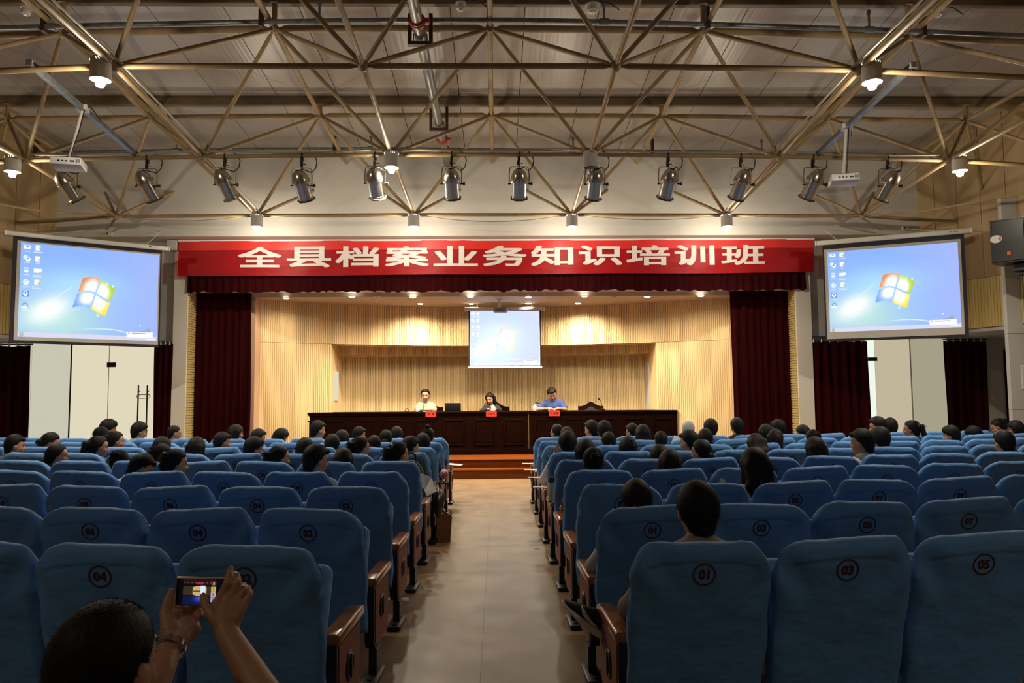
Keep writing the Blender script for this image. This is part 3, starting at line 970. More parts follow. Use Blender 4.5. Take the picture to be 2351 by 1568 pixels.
# conduits and wire bundles on the frame
def wire(name, pts, r_, m, label, cat, n=6, sag=0.0):
    o = MB().tube(pts, r_, n).build(name, m)
    return tag(o, label, cat)
creamwire = mat('cream_wire', (0.40, 0.34, 0.24), 0.5)
for (ci, sg, w_) in ((2, 1, 'left'), (5, -1, 'right')):
    for q, (dx, dz) in enumerate(((0.075, 0.03), (-0.03, 0.075))):
        pts = [row[ci] + Vector((sg * dx, 0, dz)) for row in bot]
        pts[-1] = pts[-2].lerp(pts[-1], 0.97)
        wire('conduit', pts, 0.014, trusspaint if q else creamwire, f'thin {"tan" if q else "cream"} conduit strapped along the frame tube running to the {w_} downlight', 'conduit')
def sagline(a, b, sag, n=10):
    return [a.lerp(b, k / n) - Vector((0, 0, sag * 4 * (k / n) * (1 - k / n))) for k in range(n + 1)]
pts = []
for i in range(1, 7):
    pts.append(bot[2][i] + Vector((0, -0.03, 0.075)))
wl = []
for i in range(5):
    wl += sagline(pts[i], pts[i + 1], 0.035, 8)
wire('wire_bundle', wl, 0.012, creamwire, 'cream wire bundle lying along the tube that carries the spotlights', 'cable')
wl = []
for i in range(5):
    wl += sagline(pts[i] + Vector((0, 0.05, 0.03)), pts[i + 1] + Vector((0, 0.05, 0.03)), [0.02, 0.06, 0.02, 0.05, 0.03][i], 8)
wire('wire_bundle', wl, 0.008, creamwire, 'thin loose cream wire above the tube that carries the spotlights', 'cable')
cpts = [bot[3][i] + Vector((0, -0.05, 0.0)) for i in range(0, 8)]
wl = []
for i in range(7):
    wl += sagline(cpts[i], cpts[i + 1], [0.05, 0.1, 0.05, 0.14, 0.10, 0.05, 0.05][i] * (1.0), 10)
wire('lamp_cable', wl, 0.008, creamwire, 'sagging cream cable strung between the downlights before the white beam', 'cable')
a = bot[3][1]; b_ = P(242, 527, Y_FASCIA - 0.3)
wire('cable_end', [a + Vector((0, 0, -0.04)), a.lerp(b_, 0.4) + Vector((0.02, 0, 0)), b_ + Vector((0.1, 0, 0.08)), b_], 0.022, steelgrey, 'loose grey cable end drooping above the left screen case', 'cable')
a = bot[3][6]; b_ = P(2022, 528, Y_FASCIA - 0.3)
wire('cable_end', [a + Vector((0, 0, -0.04)), a.lerp(b_, 0.5) + Vector((0.03, 0, -0.03)), b_], 0.018, creamwire, 'loose tan cable end drooping above the right screen case', 'cable')
a = P(2000, 495, 13.6); b_ = P(2352, 443, 12.0)
wire('wall_conduit', [a, a.lerp(b_, 0.3) + Vector((0, 0, -0.06)), a.lerp(b_, 0.65) + Vector((0, 0, -0.04)), b_], 0.02, trusspaint, 'tan conduit running from the frame to the wood wall above the loudspeaker', 'conduit')
a = P(-20, 466, 12.3); b_ = P(262, 494, 13.75)
wire('wall_conduit', [a, a.lerp(b_, 0.3) + Vector((0, 0, -0.05)), a.lerp(b_, 0.65) + Vector((0, 0, -0.04)), b_], 0.02, trusspaint, 'tan conduit running from the frame to the wood wall above the left screen', 'conduit')

# ------------------------------------------------------------------ hall downlights
def slot_cyl():
    m_ = MB()
    m_.lathe([(0.0, 0.0), (0.098, 0.0), (0.104, -0.006), (0.104, -0.235), (0.098, -0.235), (0.096, -0.22), (0.094, -0.012), (0, -0.012)], 28)
    return m_
can_me = slot_cyl().mesh('can')
m_ = MB()
for k in range(24):
    a = 2 * math.pi * k / 24
    if k % 6 < 3:
        c, s_ = math.cos(a), math.sin(a)
        mt = Matrix.Translation((c * 0.1045, s_ * 0.1045, -0.028)) @ Matrix.Rotation(a, 4, 'Z') @ Matrix.Rotation(R(28), 4, 'X')
        m_.cbox((0, 0, 0), (0.0016, 0.006, 0.026), mt)
slots_me = m_.mesh('vent_slots')
refl_me = MB().lathe([(0.04, -0.10), (0.075, -0.17), (0.093, -0.232)], 24, closed=True).mesh('reflector', fix=False)
bulb_me = MB().lathe([(0.0, -0.10), (0.022, -0.10), (0.028, -0.16), (0.046, -0.24), (0.05, -0.275), (0.04, -0.305), (0.0, -0.32)], 18).mesh('bulb')
stem_me = MB().cyl((0, 0, -0.005), (0, 0, 0.06), 0.012).cyl((-0.05, 0, 0.05), (0.05, 0, 0.05), 0.008).mesh('stem')
def hall_lamp(px, py, Y, label, lit=True, watts=None, at=None, shine=None):
    p = at or P(px, py, Y)                      # centre of the can's top rim
    t = thing('hall_downlight', label, 'ceiling lamp', p, group='hall downlights')
    link('can', can_me, lampwhite, t)
    link('vent_slots', slots_me, refl_m if lit else blackmetal, t)
    link('reflector', refl_me, refl_m if lit else refl_off, t)
    link('bulb', bulb_me, bulb_m if lit else refl_off, t)
    link('mounting_stem', stem_me, steelgrey, t)
    if lit:
        l = bpy.data.objects.new('hall_lamp', spot('hall_lamp', LAMP_COL, (shine or watts or HALL_W), 140, 0.9, 0.05))
        C.objects.link(l)
        l.parent = t
        l.location = (0, 0, -0.335)
        if watts is None:
            g = bpy.data.objects.new('hall_lamp_glow', glow)
            C.objects.link(g)
            g.parent = t
            g.location = (0, 0, -0.335)
glow = bpy.data.lights.new('hall_lamp_glow', 'POINT')
glow.color = LAMP_COL
glow.energy = 78
glow.shadow_soft_size = 0.05
for px, i in ((590, 'left pier end of'), (950, 'left half of'), (1313, 'right half of'), (1668, 'right pier end of')):
    hall_lamp(px, 492, Y_B[3] - 0.09, f'lit white cylinder downlight above the {i} the banner', shine=HALL_W * 0.5)
hall_lamp(232, 135, Y_B[1] - 0.10, 'lit white cylinder downlight on the upper left frame node, its long bulb showing')
hall_lamp(2000, 142, Y_B[1] - 0.10, 'lit white cylinder downlight on the upper right frame node')
hall_lamp(30, 358, Y_B[2] - 0.10, 'lit white cylinder downlight at the left end beside the hanging projector')
hall_lamp(899, 349, Y_B[2] - 0.10, 'lit white cylinder downlight between the spotlights left of the centre')
hall_lamp(1355, 349, Y_B[2] - 0.10, 'switched-off white cylinder downlight between two spotlights', lit=False)
for (lx, ly, lw) in ((-4.25, -0.6, 'left seat block'), (4.0, -0.6, 'right seat block')):  # added lamps out of view behind the camera, filling light onto seat backs
    hall_lamp(0, 0, 1.0, f'added out-of-view fill downlight above the camera over the {lw}', watts=REAR_FILL_W, at=Vector((lx, ly, 5.36)))
hall_lamp(2202, 357, Y_B[2] - 0.10, 'lit white cylinder downlight at the right end above the loudspeaker side')

# smoke detectors on the roof
for (px, py, kind, w_) in ((60, 27, 0, 'white smoke detector on the ceiling above the upper left downlight'), (1058, 17, 0, 'white smoke detector beside the fire water pipe at the top'), (2152, 32, 0, 'white smoke detector on the ceiling above the upper right downlight'), (1361, 22, 1, 'larger white ceiling loudspeaker can near the top of the roof')):
    p = P(px, py, 9.0)
    zt = zc_at(9.0)
    t = thing('smoke_detector' if not kind else 'ceiling_speaker', w_, 'detector' if not kind else 'speaker', p)
    s_ = 1.0 if not kind else 1.5
    MB().lathe([(0.05 * s_, 0.05), (0.055 * s_, 0.0), (0.05 * s_, -0.025), (0.03 * s_, -0.03), (0.03 * s_, -0.045), (0.0, -0.048)], 18).build('housing', lampwhite, t)
    MB().lathe([(0.065 * s_, 0.055), (0.065 * s_, 0.04), (0.0, 0.04)], 18).build('base', lampwhite, t)
    MB().cyl((0, 0, 0.05), (0, 0, zt - p.z), 0.012, n=8).build('stem', steelgrey, t)
    MB().tube([(0.03, 0, 0.06), (0.10, 0, 0.10), (0.22, 0.02, 0.09), (0.34, 0.02, 0.0)], 0.006, 6).build('wire', blackmetal, t)

# ------------------------------------------------------------------ spotlights (par cans)
def par_can(px, py, dxn, label, frame_m):
    c = P(px, py, 10.95)
    chord_z = None
    # height of the carrying chord at this x
    row = bot[2]
    for i in range(len(row) - 1):
        if row[i].x <= c.x <= row[i + 1].x:
            q = (c.x - row[i].x) / (row[i + 1].x - row[i].x)
            chord_z = row[i].z + (row[i + 1].z - row[i].z) * q
    t = thing('stage_spotlight', label, 'spotlight', c, group='silver spotlights on the frame')
    ax = Vector((dxn * 0.8, 0.55, -0.82)).normalized()       # direction of the beam
    x, y, d = frame_from(ax)
    mt = Matrix(((x[0], y[0], d[0], 0), (x[1], y[1], d[1], 0), (x[2], y[2], d[2], 0), (0, 0, 0, 1)))
    MB().lathe([(0.104, -0.02), (0.104, 0.20), (0.110, 0.205), (0.112, 0.235), (0.100, 0.235)], 24, mt).build('barrel', aluminium, t)
    MB().lathe([(0.036, -0.205), (0.040, -0.21), (0.046, -0.205), (0.075, -0.18), (0.103, -0.135), (0.118, -0.075), (0.120, -0.045), (0.126, -0.04), (0.126, -0.015), (0.118, -0.01), (0.104, -0.005)], 24, mt, closed=True).build('rear_dome', aluminium, t)
    MB().lathe([(0.0, -0.19), (0.038, -0.19), (0.036, -0.205)], 16, mt, closed=True).build('rear_opening', blackmetal, t)
    m_ = MB()
    for k in range(12):
        a = 2 * math.pi * k / 12
        m_.cbox((0, 0, 0), (0.012, 0.006, 0.010), mt @ Matrix.Rotation(a, 4, 'Z') @ Matrix.Translation((0, 0.122, -0.058)))
    m_.build('vent_holes', blackmetal, t)['kind'] = 'stuff'
    m_ = MB()
    oc = [(0.135 * math.cos(R(22.5 + 45 * k)), 0.135 * math.sin(R(22.5 + 45 * k))) for k in range(8)]
    ic = [(0.10 * math.cos(R(22.5 + 45 * k)), 0.10 * math.sin(R(22.5 + 45 * k))) for k in range(8)]
    vs = [mt @ Vector((p[0], p[1], z)) for z in (0.225, 0.245) for p in oc] + [mt @ Vector((p[0], p[1], z)) for z in (0.225, 0.245) for p in ic]
    fs = []
    for k in range(8):
        k2 = (k + 1) % 8
        fs += [(k, k2, 8 + k2, 8 + k), (16 + k, 24 + k, 24 + k2, 16 + k2), (k, 16 + k, 16 + k2, k2), (8 + k, 8 + k2, 24 + k2, 24 + k)]
    m_.add(vs, fs).build('gel_frame', frame_m, t, smooth=False)
    # yoke: flat strap over the can
    ang = math.atan2(dxn, 1.2)
    hh = 0.235
    yk = [Vector((-0.145, 0, -0.02)), Vector((-0.147, 0, 0.12)), Vector((-0.135, 0, hh - 0.02)), Vector((-0.11, 0, hh)), Vector((0.11, 0, hh)), Vector((0.135, 0, hh - 0.02)), Vector((0.147, 0, 0.12)), Vector((0.145, 0, -0.02))]
    MB().tube(yk, 0.009, 6).build('yoke', aluminium, t)
    for s_ in (-1, 1):
        kn = MB().cyl((s_ * 0.12, 0, -0.02), (s_ * 0.165, 0, -0.02), 0.010, n=8)
        if s_ > 0:
            kn.cyl((0.165, 0, -0.02), (0.195, 0, -0.02), 0.022, 0.026, n=8).cbox((0.182, 0, -0.02), (0.018, 0.075, 0.02))
        kn.build('tilt_knob', blackmetal, t)
    zc = chord_z - c.z
    cl = MB().cyl((0, 0, hh - 0.01), (0, 0, zc - 0.03), 0.012, n=8)
    cl.rbox((-0.022, -0.03, zc - 0.10), (0.022, 0.03, zc - 0.025), 0.008, 1).rbox((-0.03, -0.012, zc - 0.16), (0.012, 0.012, zc - 0.09), 0.006, 1)
    cl.tube([(0, 0.045 * math.sin(a), zc + 0.045 * math.cos(a)) for a in [R(20 * k) for k in range(2, 17)]], 0.010, 6)
    cl.cbox((0.03, 0, zc - 0.13), (0.05, 0.01, 0.012))
    cl.build('hook_clamp', blackmetal, t)
    dm = mt @ Vector((0, 0, -0.20))
    MB().tube([dm, dm + Vector((0.07, -0.03, 0.02)), Vector((0.14, 0, 0.17)) , Vector((0.20, 0, 0.24)), Vector((0.215, 0, 0.34)), Vector((0.17, 0, zc + 0.02)), Vector((0.10, 0, zc + 0.075))], 0.008, 6).build('power_cable', blackmetal, t)
gelm = mat('gel_frame_metal', (0.10, 0.085, 0.06), 0.4, 0.7)
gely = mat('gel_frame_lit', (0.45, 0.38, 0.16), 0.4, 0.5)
pars = [(154, 426, 0.42), (337, 424, 0.40), (516, 421, 0.36), (693, 423, 0.20), (861, 418, 0.10), (1037, 419, 0.03), (1192, 419, 0.0), (1366, 420, -0.06), (1535, 419, -0.16), (1702, 421, -0.26), (1868, 421, -0.34), (2040, 424, -0.38)]
ends = ['the left end, beneath the hanging projector', None, None, None, None, None, None, None, None, None, None, 'the right end, beside the hanging projector']
for i, (px, py, dx) in enumerate(pars):
    lab = f'silver stage spotlight hung from the roof frame, {ordn[i]} of the twelve counted from the left'
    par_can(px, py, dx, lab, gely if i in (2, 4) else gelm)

# ------------------------------------------------------------------ hanging projectors
def hall_projector(pa, pb, pole_px, body_px, w_, yaw):
    a, b = P(pa[0], pa[1], Y_B[1]), P(pb[0], pb[1], Y_B[2])
    a.z -= 0.0; b.z += 0.02
    x, y, d = frame_from(b - a)
    t = thing('projector_rail', f'grey steel channel rail slung between the frame tubes, carrying the {w_} projector', 'rail')
    mt = Matrix(((x[0], y[0], d[0], a[0]), (x[1], y[1], d[1], a[1]), (x[2], y[2], d[2], a[2]), (0, 0, 0, 1)))
    L = (b - a).length
    m_ = MB().box((-0.03, -0.03, -0.08), (0.03, 0.03, L + 0.06), mt)
    m_.build('rail', steelgrey, t)
    m_ = MB()
    for q in (a, b):
        m_.cbox(q + Vector((0, 0, 0.0)), (0.09, 0.09, 0.03)).tube([q + Vector((0, 0.05 * math.sin(R(30 * k)), 0.05 * math.cos(R(30 * k)))) for k in range(13)], 0.007, 6)
    m_.build('rail_clamp', blackmetal, t)
    # pole
    best = min(range(200), key=lambda k: abs(project(a.lerp(b, k / 199))[1] - pole_px[1]))
    top_ = a.lerp(b, best / 199)
    body = P(body_px[0], body_px[1], top_.y + 0.03)
    t2 = thing('hanging_projector', f'white projector hanging by a pole from the roof frame in front of the {w_} screen', 'projector', body, (R(-6), 0, yaw))
    inv = (Matrix.Translation(body) @ Euler((R(-6), 0, yaw)).to_matrix().to_4x4()).inverted()
    tl = inv @ top_
    MB().cyl((0, 0, 0.06), tl, 0.018, n=10).cbox(tl, (0.12, 0.12, 0.06)).build('pole', lampwhite, t2)
    pts = [Vector((0.03, -0.05, 0.06)), Vector((0.05, -0.04, 0.2)), tl * 0.6 + Vector((0.03, -0.02, 0)), tl * 0.95 + Vector((0.03, -0.02, 0)), tl + Vector((0.08, 0.0, 0.04)), tl + Vector((0.12, 0.3, 0.0))]
    MB().tube(pts, 0.008, 6).build('cable', blackmetal, t2)
    MB().rbox((-0.175, -0.13, -0.055), (0.175, 0.13, 0.045), 0.018, 2).build('body', whiteplastic, t2)
    MB().cyl((-0.08, 0.11, -0.005), (-0.08, 0.15, -0.005), 0.042, n=16).build('lens', blackplastic, t2)
    m_ = MB()
    for k, (xx, ww) in enumerate(((-0.09, 0.03), (-0.04, 0.02), (0.0, 0.02), (0.05, 0.05))):
        m_.box((xx, -0.1315, -0.02), (xx + ww, -0.128, 0.0))
    for k in range(5):
        m_.box((0.115 + k * 0.01, -0.1315, -0.03), (0.12 + k * 0.01, -0.128, 0.02))
    m_.build('port_panel', blackplastic, t2)['kind'] = 'stuff'
    MB().cbox((0, 0, 0.055), (0.16, 0.14, 0.02)).cyl((0.05, 0.05, 0.045), (0, 0, 0.09), 0.008).cyl((-0.05, -0.05, 0.045), (0, 0, 0.09), 0.008).build('bracket', blackmetal, t2)
hall_projector((75, 150), (310, 356), (178, 250), (158, 377), 'left', R(12))
hall_projector((2090, 155), (1878, 356), (1944, 292), (1937, 413), 'right', R(-14))

# ------------------------------------------------------------------ projection screens and what they show
def desk_rgb(u, v, wash=0.0):
    """colours (linear) of the projected desktop; u right, v down, arrays 0..1"""
    def s2l(c):
        c = np.asarray(c, float) / 255.0
        return np.where(c <= 0.04045, c / 12.92, ((c + 0.055) / 1.055) ** 2.4)
    u, v = np.asarray(u), np.asarray(v)
    A = 1.6
    top = np.array([140, 178, 255.]); cen = np.array([172, 222, 255.]); low = np.array([186, 226, 222.]); rgt = np.array([165, 182, 248.])
    col = top * np.ones(u.shape + (1,))
    def blend(col, c, w):
        w = np.clip(w, 0, 1)[..., None]
        return col * (1 - w) + np.asarray(c, float) * w
    col = blend(col, rgt, (u - 0.45) / 0.6)
    col = blend(col, low, np.exp(-((v - 0.80) ** 2) / 0.12 - ((u - 0.25) ** 2) / 0.16))
    col = blend(col, cen, 0.9 * np.exp(-((v - 0.42) ** 2) / 0.03 - ((u - 0.42) ** 2) / 0.10))
    col = blend(col, (248, 252, 250), 1.25 * np.exp(-(((u - 0.20) * 0.75 + (v - 0.70) * 0.66) ** 2) / 0.011 - (((u - 0.20) * 0.66 - (v - 0.70) * 0.75) ** 2) / 0.03))
    col = blend(col, (225, 245, 245), 0.75 * np.exp(-((v - (0.62 - 1.15 * (u - 0.20)) - 0.25 * (u - 0.28) ** 2) ** 2) / 0.00006) * ((u > 0.18) & (u < 0.36)))
    arc = 0.935 - 0.052 * np.cos((u - 0.585) * 5.2) + 0.9 * np.clip(u - 0.66, 0, 1) ** 2
    col = blend(col, (240, 250, 250), 0.95 * np.exp(-((v - arc) ** 2) / 0.00003) * np.clip((u - 0.38) / 0.25, 0, 1) * (u < 0.80))
    col = blend(col, (215, 235, 240), 0.6 * np.exp(-((v - (0.80 - 0.46 * (u - 0.14))) ** 2) / 0.00003) * ((u > 0.12) & (u < 0.42)))
    # four-pane flag
    x = (u - 0.523) * A; y = (v - 0.52)
    x0 = x + 0.34 * y                               # sheared upright
    wv = 0.035 * np.sin((x0 + 0.22) * 11.0)         # waving edges
    yy = y - 0.16 * x0 * 0.55 + wv * 1.0 - 0.0
    Wd, Hd, g = 0.205, 0.165, 0.011
    def pane(xa, xb, ya, yb):
        return (x0 > xa) & (x0 < xb) & (yy > ya) & (yy < yb)
    r = np.sqrt(x0 ** 2 + (yy * 1.1) ** 2)
    glowc = np.exp(-(r / 0.115) ** 2)
    for (xa, xb, ya, yb, c1, c2) in ((-Wd, -g, -Hd, -g, (232, 130, 80), (250, 225, 130)), (g, Wd, -Hd, -g, (170, 205, 40), (240, 245, 160)), (-Wd, -g, g, Hd, (110, 165, 245), (200, 235, 255)), (g, Wd, g, Hd, (250, 225, 70), (255, 250, 190))):
        mk = pane(xa, xb, ya, yb)
        cc = np.asarray(c1, float) + (np.asarray(c2, float) - np.asarray(c1, float)) * np.clip(1.5 * glowc, 0, 1)[..., None]
        cc = cc + (255 - cc) * np.clip(1.7 * np.exp(-((x0 - (xa + xb) * 0.36) ** 2 + (yy - (ya + yb) * 0.33) ** 2) / 0.006), 0, 1)[..., None]
        col = np.where(mk[..., None], cc, col)
    for (lx, ly, lr) in ((0.61, 0.385, 0.010), (0.655, 0.405, 0.012), (0.548, 0.735, 0.012)):
        col = blend(col, (255, 255, 250), np.exp(-(((u - lx) * A) ** 2 + (v - ly) ** 2) / (lr ** 2)))
    # icons
    def rect(col, cx, cy, w, h, c, a=1.0):
        return blend(col, c, a * ((np.abs(u - cx) < w / 2) & (np.abs(v - cy) < h / 2)))
    def disc(col, cx, cy, rr, c, a=1.0, inner=0.0):
        d = np.sqrt(((u - cx) * A) ** 2 + (v - cy) ** 2)
        return blend(col, c, a * ((d < rr) & (d >= inner)))
    for k, yv in enumerate((0.045, 0.165, 0.29, 0.42, 0.545, 0.67, 0.79)):
        cx = 0.042
        if k == 0:
            col = rect(col, cx, yv, 0.045, 0.04, (245, 250, 255)); col = rect(col, cx + 0.002, yv - 0.004, 0.018, 0.016, (120, 150, 235))
        elif k == 1:
            col = disc(col, cx - 0.008, yv - 0.008, 0.026, (210, 240, 225)); col = disc(col, cx + 0.01, yv + 0.012, 0.024, (250, 252, 255)); col = disc(col, cx + 0.006, yv + 0.004, 0.010, (90, 110, 220))
        elif k == 2:
            col = rect(col, cx, yv - 0.02, 0.036, 0.012, (235, 245, 255)); col = rect(col, cx, yv + 0.014, 0.026, 0.022, (245, 250, 255)); col = rect(col, cx, yv, 0.032, 0.03, (220, 235, 255), 0.4)
        elif k == 3:
            col = disc(col, cx, yv, 0.030, (240, 250, 250), 1, 0.018); col = rect(col, cx, yv, 0.036, 0.008, (240, 250, 250)); col = disc(col, cx + 0.008, yv - 0.022, 0.010, (240, 225, 110))
        elif k == 4:
            col = rect(col, cx + 0.002, yv, 0.042, 0.062, (95, 145, 225)); col = disc(col, cx, yv - 0.004, 0.026, (250, 252, 255)); col = disc(col, cx, yv - 0.012, 0.013, (95, 145, 225))
        elif k == 5:
            col = disc(col, cx, yv, 0.034, (110, 165, 225), 0.9, 0.022); col = rect(col, cx - 0.004, yv + 0.02, 0.042, 0.022, (245, 250, 250))
        else:
            continue
        col = rect(col, cx, yv + 0.05, 0.044, 0.008, (235, 240, 250), 0.7)
    for k, yv in enumerate((0.045, 0.165, 0.29, 0.415)):
        cx = 0.115
        if k == 2:
            col = rect(col, cx + 0.004, yv, 0.052, 0.045, (250, 250, 245)); col = rect(col, cx + 0.022, yv + 0.014, 0.016, 0.016, (235, 190, 130))
        else:
            col = rect(col, cx, yv, 0.034, 0.055, (250, 250, 235)); col = rect(col, cx + 0.006, yv + 0.004, 0.014, 0.022, (240, 225, 150)); col = rect(col, cx + 0.013, yv + 0.014, 0.008, 0.012, (150, 90, 70))
        col = rect(col, cx + 0.002, yv + 0.048, 0.062 if k != 1 else 0.024, 0.007, (235, 240, 250), 0.8)
        if k >= 2:
            col = rect(col, cx + 0.002, yv + 0.064, 0.062, 0.007, (235, 240, 250), 0.6)
    # task bar, window, cursor
    col = rect(col, 0.5, 0.975, 1.0, 0.05, (216, 214, 238), 0.97)
    col = disc(col, 0.026, 0.975, 0.022, (165, 175, 190)); col = disc(col, 0.028, 0.973, 0.011, (215, 215, 120))
    col = disc(col, 0.93, 0.895, 0.036, (150, 160, 180), 0.8); col = rect(col, 0.90, 0.905, 0.06, 0.034, (150, 160, 180), 0.8)
    col = disc(col, 0.935, 0.895, 0.028, (190, 195, 205), 0.7, 0.022)
    col = rect(col, 0.868, 0.933, 0.20, 0.066, (250, 250, 250))
    col = rect(col, 0.865, 0.918, 0.11, 0.010, (150, 150, 155), 0.9)
    col = rect(col, 0.785, 0.916, 0.012, 0.010, (150, 150, 155), 0.9)
    col = rect(col, 0.955, 0.978, 0.07, 0.010, (245, 245, 250), 0.9)
    col = disc(col, 0.868, 0.832, 0.009, (250, 252, 255))
    lin = s2l(np.clip(col, 0, 255))
    if wash:
        lin = lin + (1.15 - lin) * wash * (0.62 + 0.38 * np.exp(-((u - 0.45) ** 2 + (v - 0.55) ** 2) / 0.10))[..., None]
    return lin
def image_mesh(name, c00, c10, c11, c01, nu, nv, fn):
    """quad grid between four corners (bottom-left, bottom-right, top-right, top-left) with per-corner colours"""
    us, vs_ = np.linspace(0, 1, nu + 1), np.linspace(0, 1, nv + 1)
    U, V = np.meshgrid(us, vs_)
    c00, c10, c11, c01 = [np.array(c) for c in (c00, c10, c11, c01)]
    pts = ((1 - U) * (1 - V))[..., None] * c00 + (U * (1 - V))[..., None] * c10 + (U * V)[..., None] * c11 + ((1 - U) * V)[..., None] * c01
    idx = np.arange((nu + 1) * (nv + 1)).reshape(nv + 1, nu + 1)
    q = np.stack([idx[:-1, :-1], idx[:-1, 1:], idx[1:, 1:], idx[1:, :-1]], -1).reshape(-1, 4)
    me = bpy.data.meshes.new(name)
    me.from_pydata(pts.reshape(-1, 3).tolist(), [], q.tolist())
    rgb = fn(U, 1 - V).reshape(-1, 3)
    at = me.color_attributes.new('Col', 'FLOAT_COLOR', 'POINT')
    at.data.foreach_set('color', np.c_[rgb, np.ones(len(rgb))].astype(np.float32).ravel())
    return me
imgmat = vmat('projected_image', 1.08)
imgmat_c = vmat('projected_image_bright', 1.12)
imgmat_p = vmat('phone_display', 0.5)
screen_white = mat('screen_fabric', (0.50, 0.47, 0.42), 0.8)
screen_black = mat('screen_border', (0.012, 0.012, 0.018), 0.7)
def screen(label, name, cor, Yl, Yr, inset, nu, nv, wash, m_img, case_h, bottom_bar=False):
    # cor: TL, TR, BR, BL pixel corners of the black border
    TL, TR, BR, BL = [P(*c, Y) for c, Y in zip(cor, (Yl, Yr, Yr, Yl))]
    zt, zb = (TL.z + TR.z) / 2, (BL.z + BR.z) / 2
    A, B = Vector(((TL.x + BL.x) / 2, Yl, 0)), Vector(((TR.x + BR.x) / 2, Yr, 0))
    ex = (B - A); Wd = ex.length; ex.normalize()
    nrm = Vector((ex.y, -ex.x, 0))                # toward the hall
    H = zt - zb
    t = thing(name, label, 'screen', (A.x, A.y, zb), (0, 0, math.atan2(ex.y, ex.x)))
    # local: x along the screen, z up, -y toward the hall
    MB().box((0, 0, 0), (Wd, 0.006, H)).build('border', screen_black, t)
    l, r_, b, tp = inset['fabric']
    MB().box((l * Wd, -0.003, b * H), (Wd - r_ * Wd, -0.0002, H - tp * H)).build('fabric', screen_white, t)
    l, r_, b, tp = inset['image']
    me = image_mesh('screen_image', (l * Wd, -0.005, b * H), (Wd - r_ * Wd, -0.005, b * H), (Wd - r_ * Wd, -0.005, H - tp * H), (l * Wd, -0.005, H - tp * H), nu, nv, lambda u, v: desk_rgb(u, v, wash))
    link('projected_picture', me, m_img, t)
    ov = 0.045 * Wd
    cs = MB().rbox((-ov, -0.07, H + 0.0), (Wd + ov, 0.07, H + case_h), 0.012, 2)
    cs.build('roller_case', lampwhite, t)
    for xx in (-ov - 0.02, Wd + ov - 0.01):
        MB().rbox((xx, -0.075, H - 0.004), (xx + 0.03, 0.075, H + case_h + 0.004), 0.008, 1).build('end_cap', lampwhite, t)
    MB().box((Wd * 0.90, -0.0715, H + case_h * 0.4), (Wd * 0.915, -0.0695, H + case_h * 0.65)).box((Wd * 0.925, -0.0715, H + case_h * 0.48), (Wd * 0.96, -0.0695, H + case_h * 0.58)).build('case_mark', blackplastic, t)
    m_ = MB()
    for xx in (Wd * 0.12, Wd * 0.88):
        m_.cbox((xx, 0.06, H + case_h * 0.7), (0.03, 0.10, 0.03))
        if bottom_bar:
            m_.cyl((xx, 0.06, H + case_h * 0.5), (xx, 0.06, Z_SC - zb), 0.008)
        else:
            wp = A + ex * xx
            tgt = Vector((wp.x, Y_FASCIA + 0.01, Z_FB + 0.12))
            lx = (tgt - A).dot(ex); ly = (tgt - A).dot(-nrm); lz = tgt.z - zb
            m_.tube([(xx, 0.06, H + case_h * 0.6), (xx, 0.10, H + case_h), (lx, ly, lz)], 0.006, 6)
    m_.build('hanging_bracket', lampwhite, t)
    if bottom_bar:
        MB().rbox((-0.02, -0.02, -0.03), (Wd + 0.02, 0.02, 0.006), 0.008, 1).build('weight_bar', whiteplastic, t)
    else:
        MB().rbox((0, -0.012, -0.02), (Wd, 0.016, 0.004), 0.005, 1).build('weight_bar', screen_black, t)
    return t
screen('large projection screen at the left of the stage showing a blue computer desktop', 'projection_screen', [(30, 545), (372, 573), (366, 790), (20, 790)], 12.8, 14.1,
       {'fabric': (0.028, 0.012, 0.015, 0.035), 'image': (0.05, 0.022, 0.05, 0.05)}, 300, 210, 0.0, imgmat, 0.075)
screen('large projection screen at the right of the stage showing a blue computer desktop', 'projection_screen', [(1888, 566), (2212, 535), (2226, 772), (1896, 781)], 14.1, 13.1,
       {'fabric': (0.012, 0.025, 0.015, 0.045), 'image': (0.035, 0.045, 0.085, 0.075)}, 300, 210, 0.0, imgmat, 0.085)
screen('small bright projection screen hanging over the stage table', 'projection_screen', [(1076, 713), (1242, 713), (1242, 842), (1076, 842)], 16.5, 16.5,
       {'fabric': (0.015, 0.015, 0.02, 0.01), 'image': (0.02, 0.02, 0.025, 0.012)}, 150, 116, 0.58, imgmat_c, 0.07, True)

# stage projector on its ceiling pole
pb = P(1149, 712, 15.9)
t = thing('stage_projector', 'grey projector hanging on a white pole in front of the small stage screen', 'projector', pb)
MB().rbox((-0.15, -0.12, -0.05), (0.15, 0.12, 0.05), 0.03, 3).build('body', mat('projector_grey', (0.10, 0.085, 0.07), 0.4), t)
MB().cyl((0, 0.1, 0), (0, 0.14, 0), 0.035, n=14).build('lens', blackplastic, t)
MB().cyl((-0.02, 0, 0.05), (-0.02, 0, Z_SC - pb.z), 0.028, n=12).cyl((-0.02, 0, Z_SC - pb.z - 0.02), (-0.02, 0, Z_SC - pb.z), 0.06).build('pole', whiteplastic, t)
MB().box((-0.10, -0.122, -0.02), (0.10, -0.119, 0.0)).build('vent_panel', blackplastic, t)

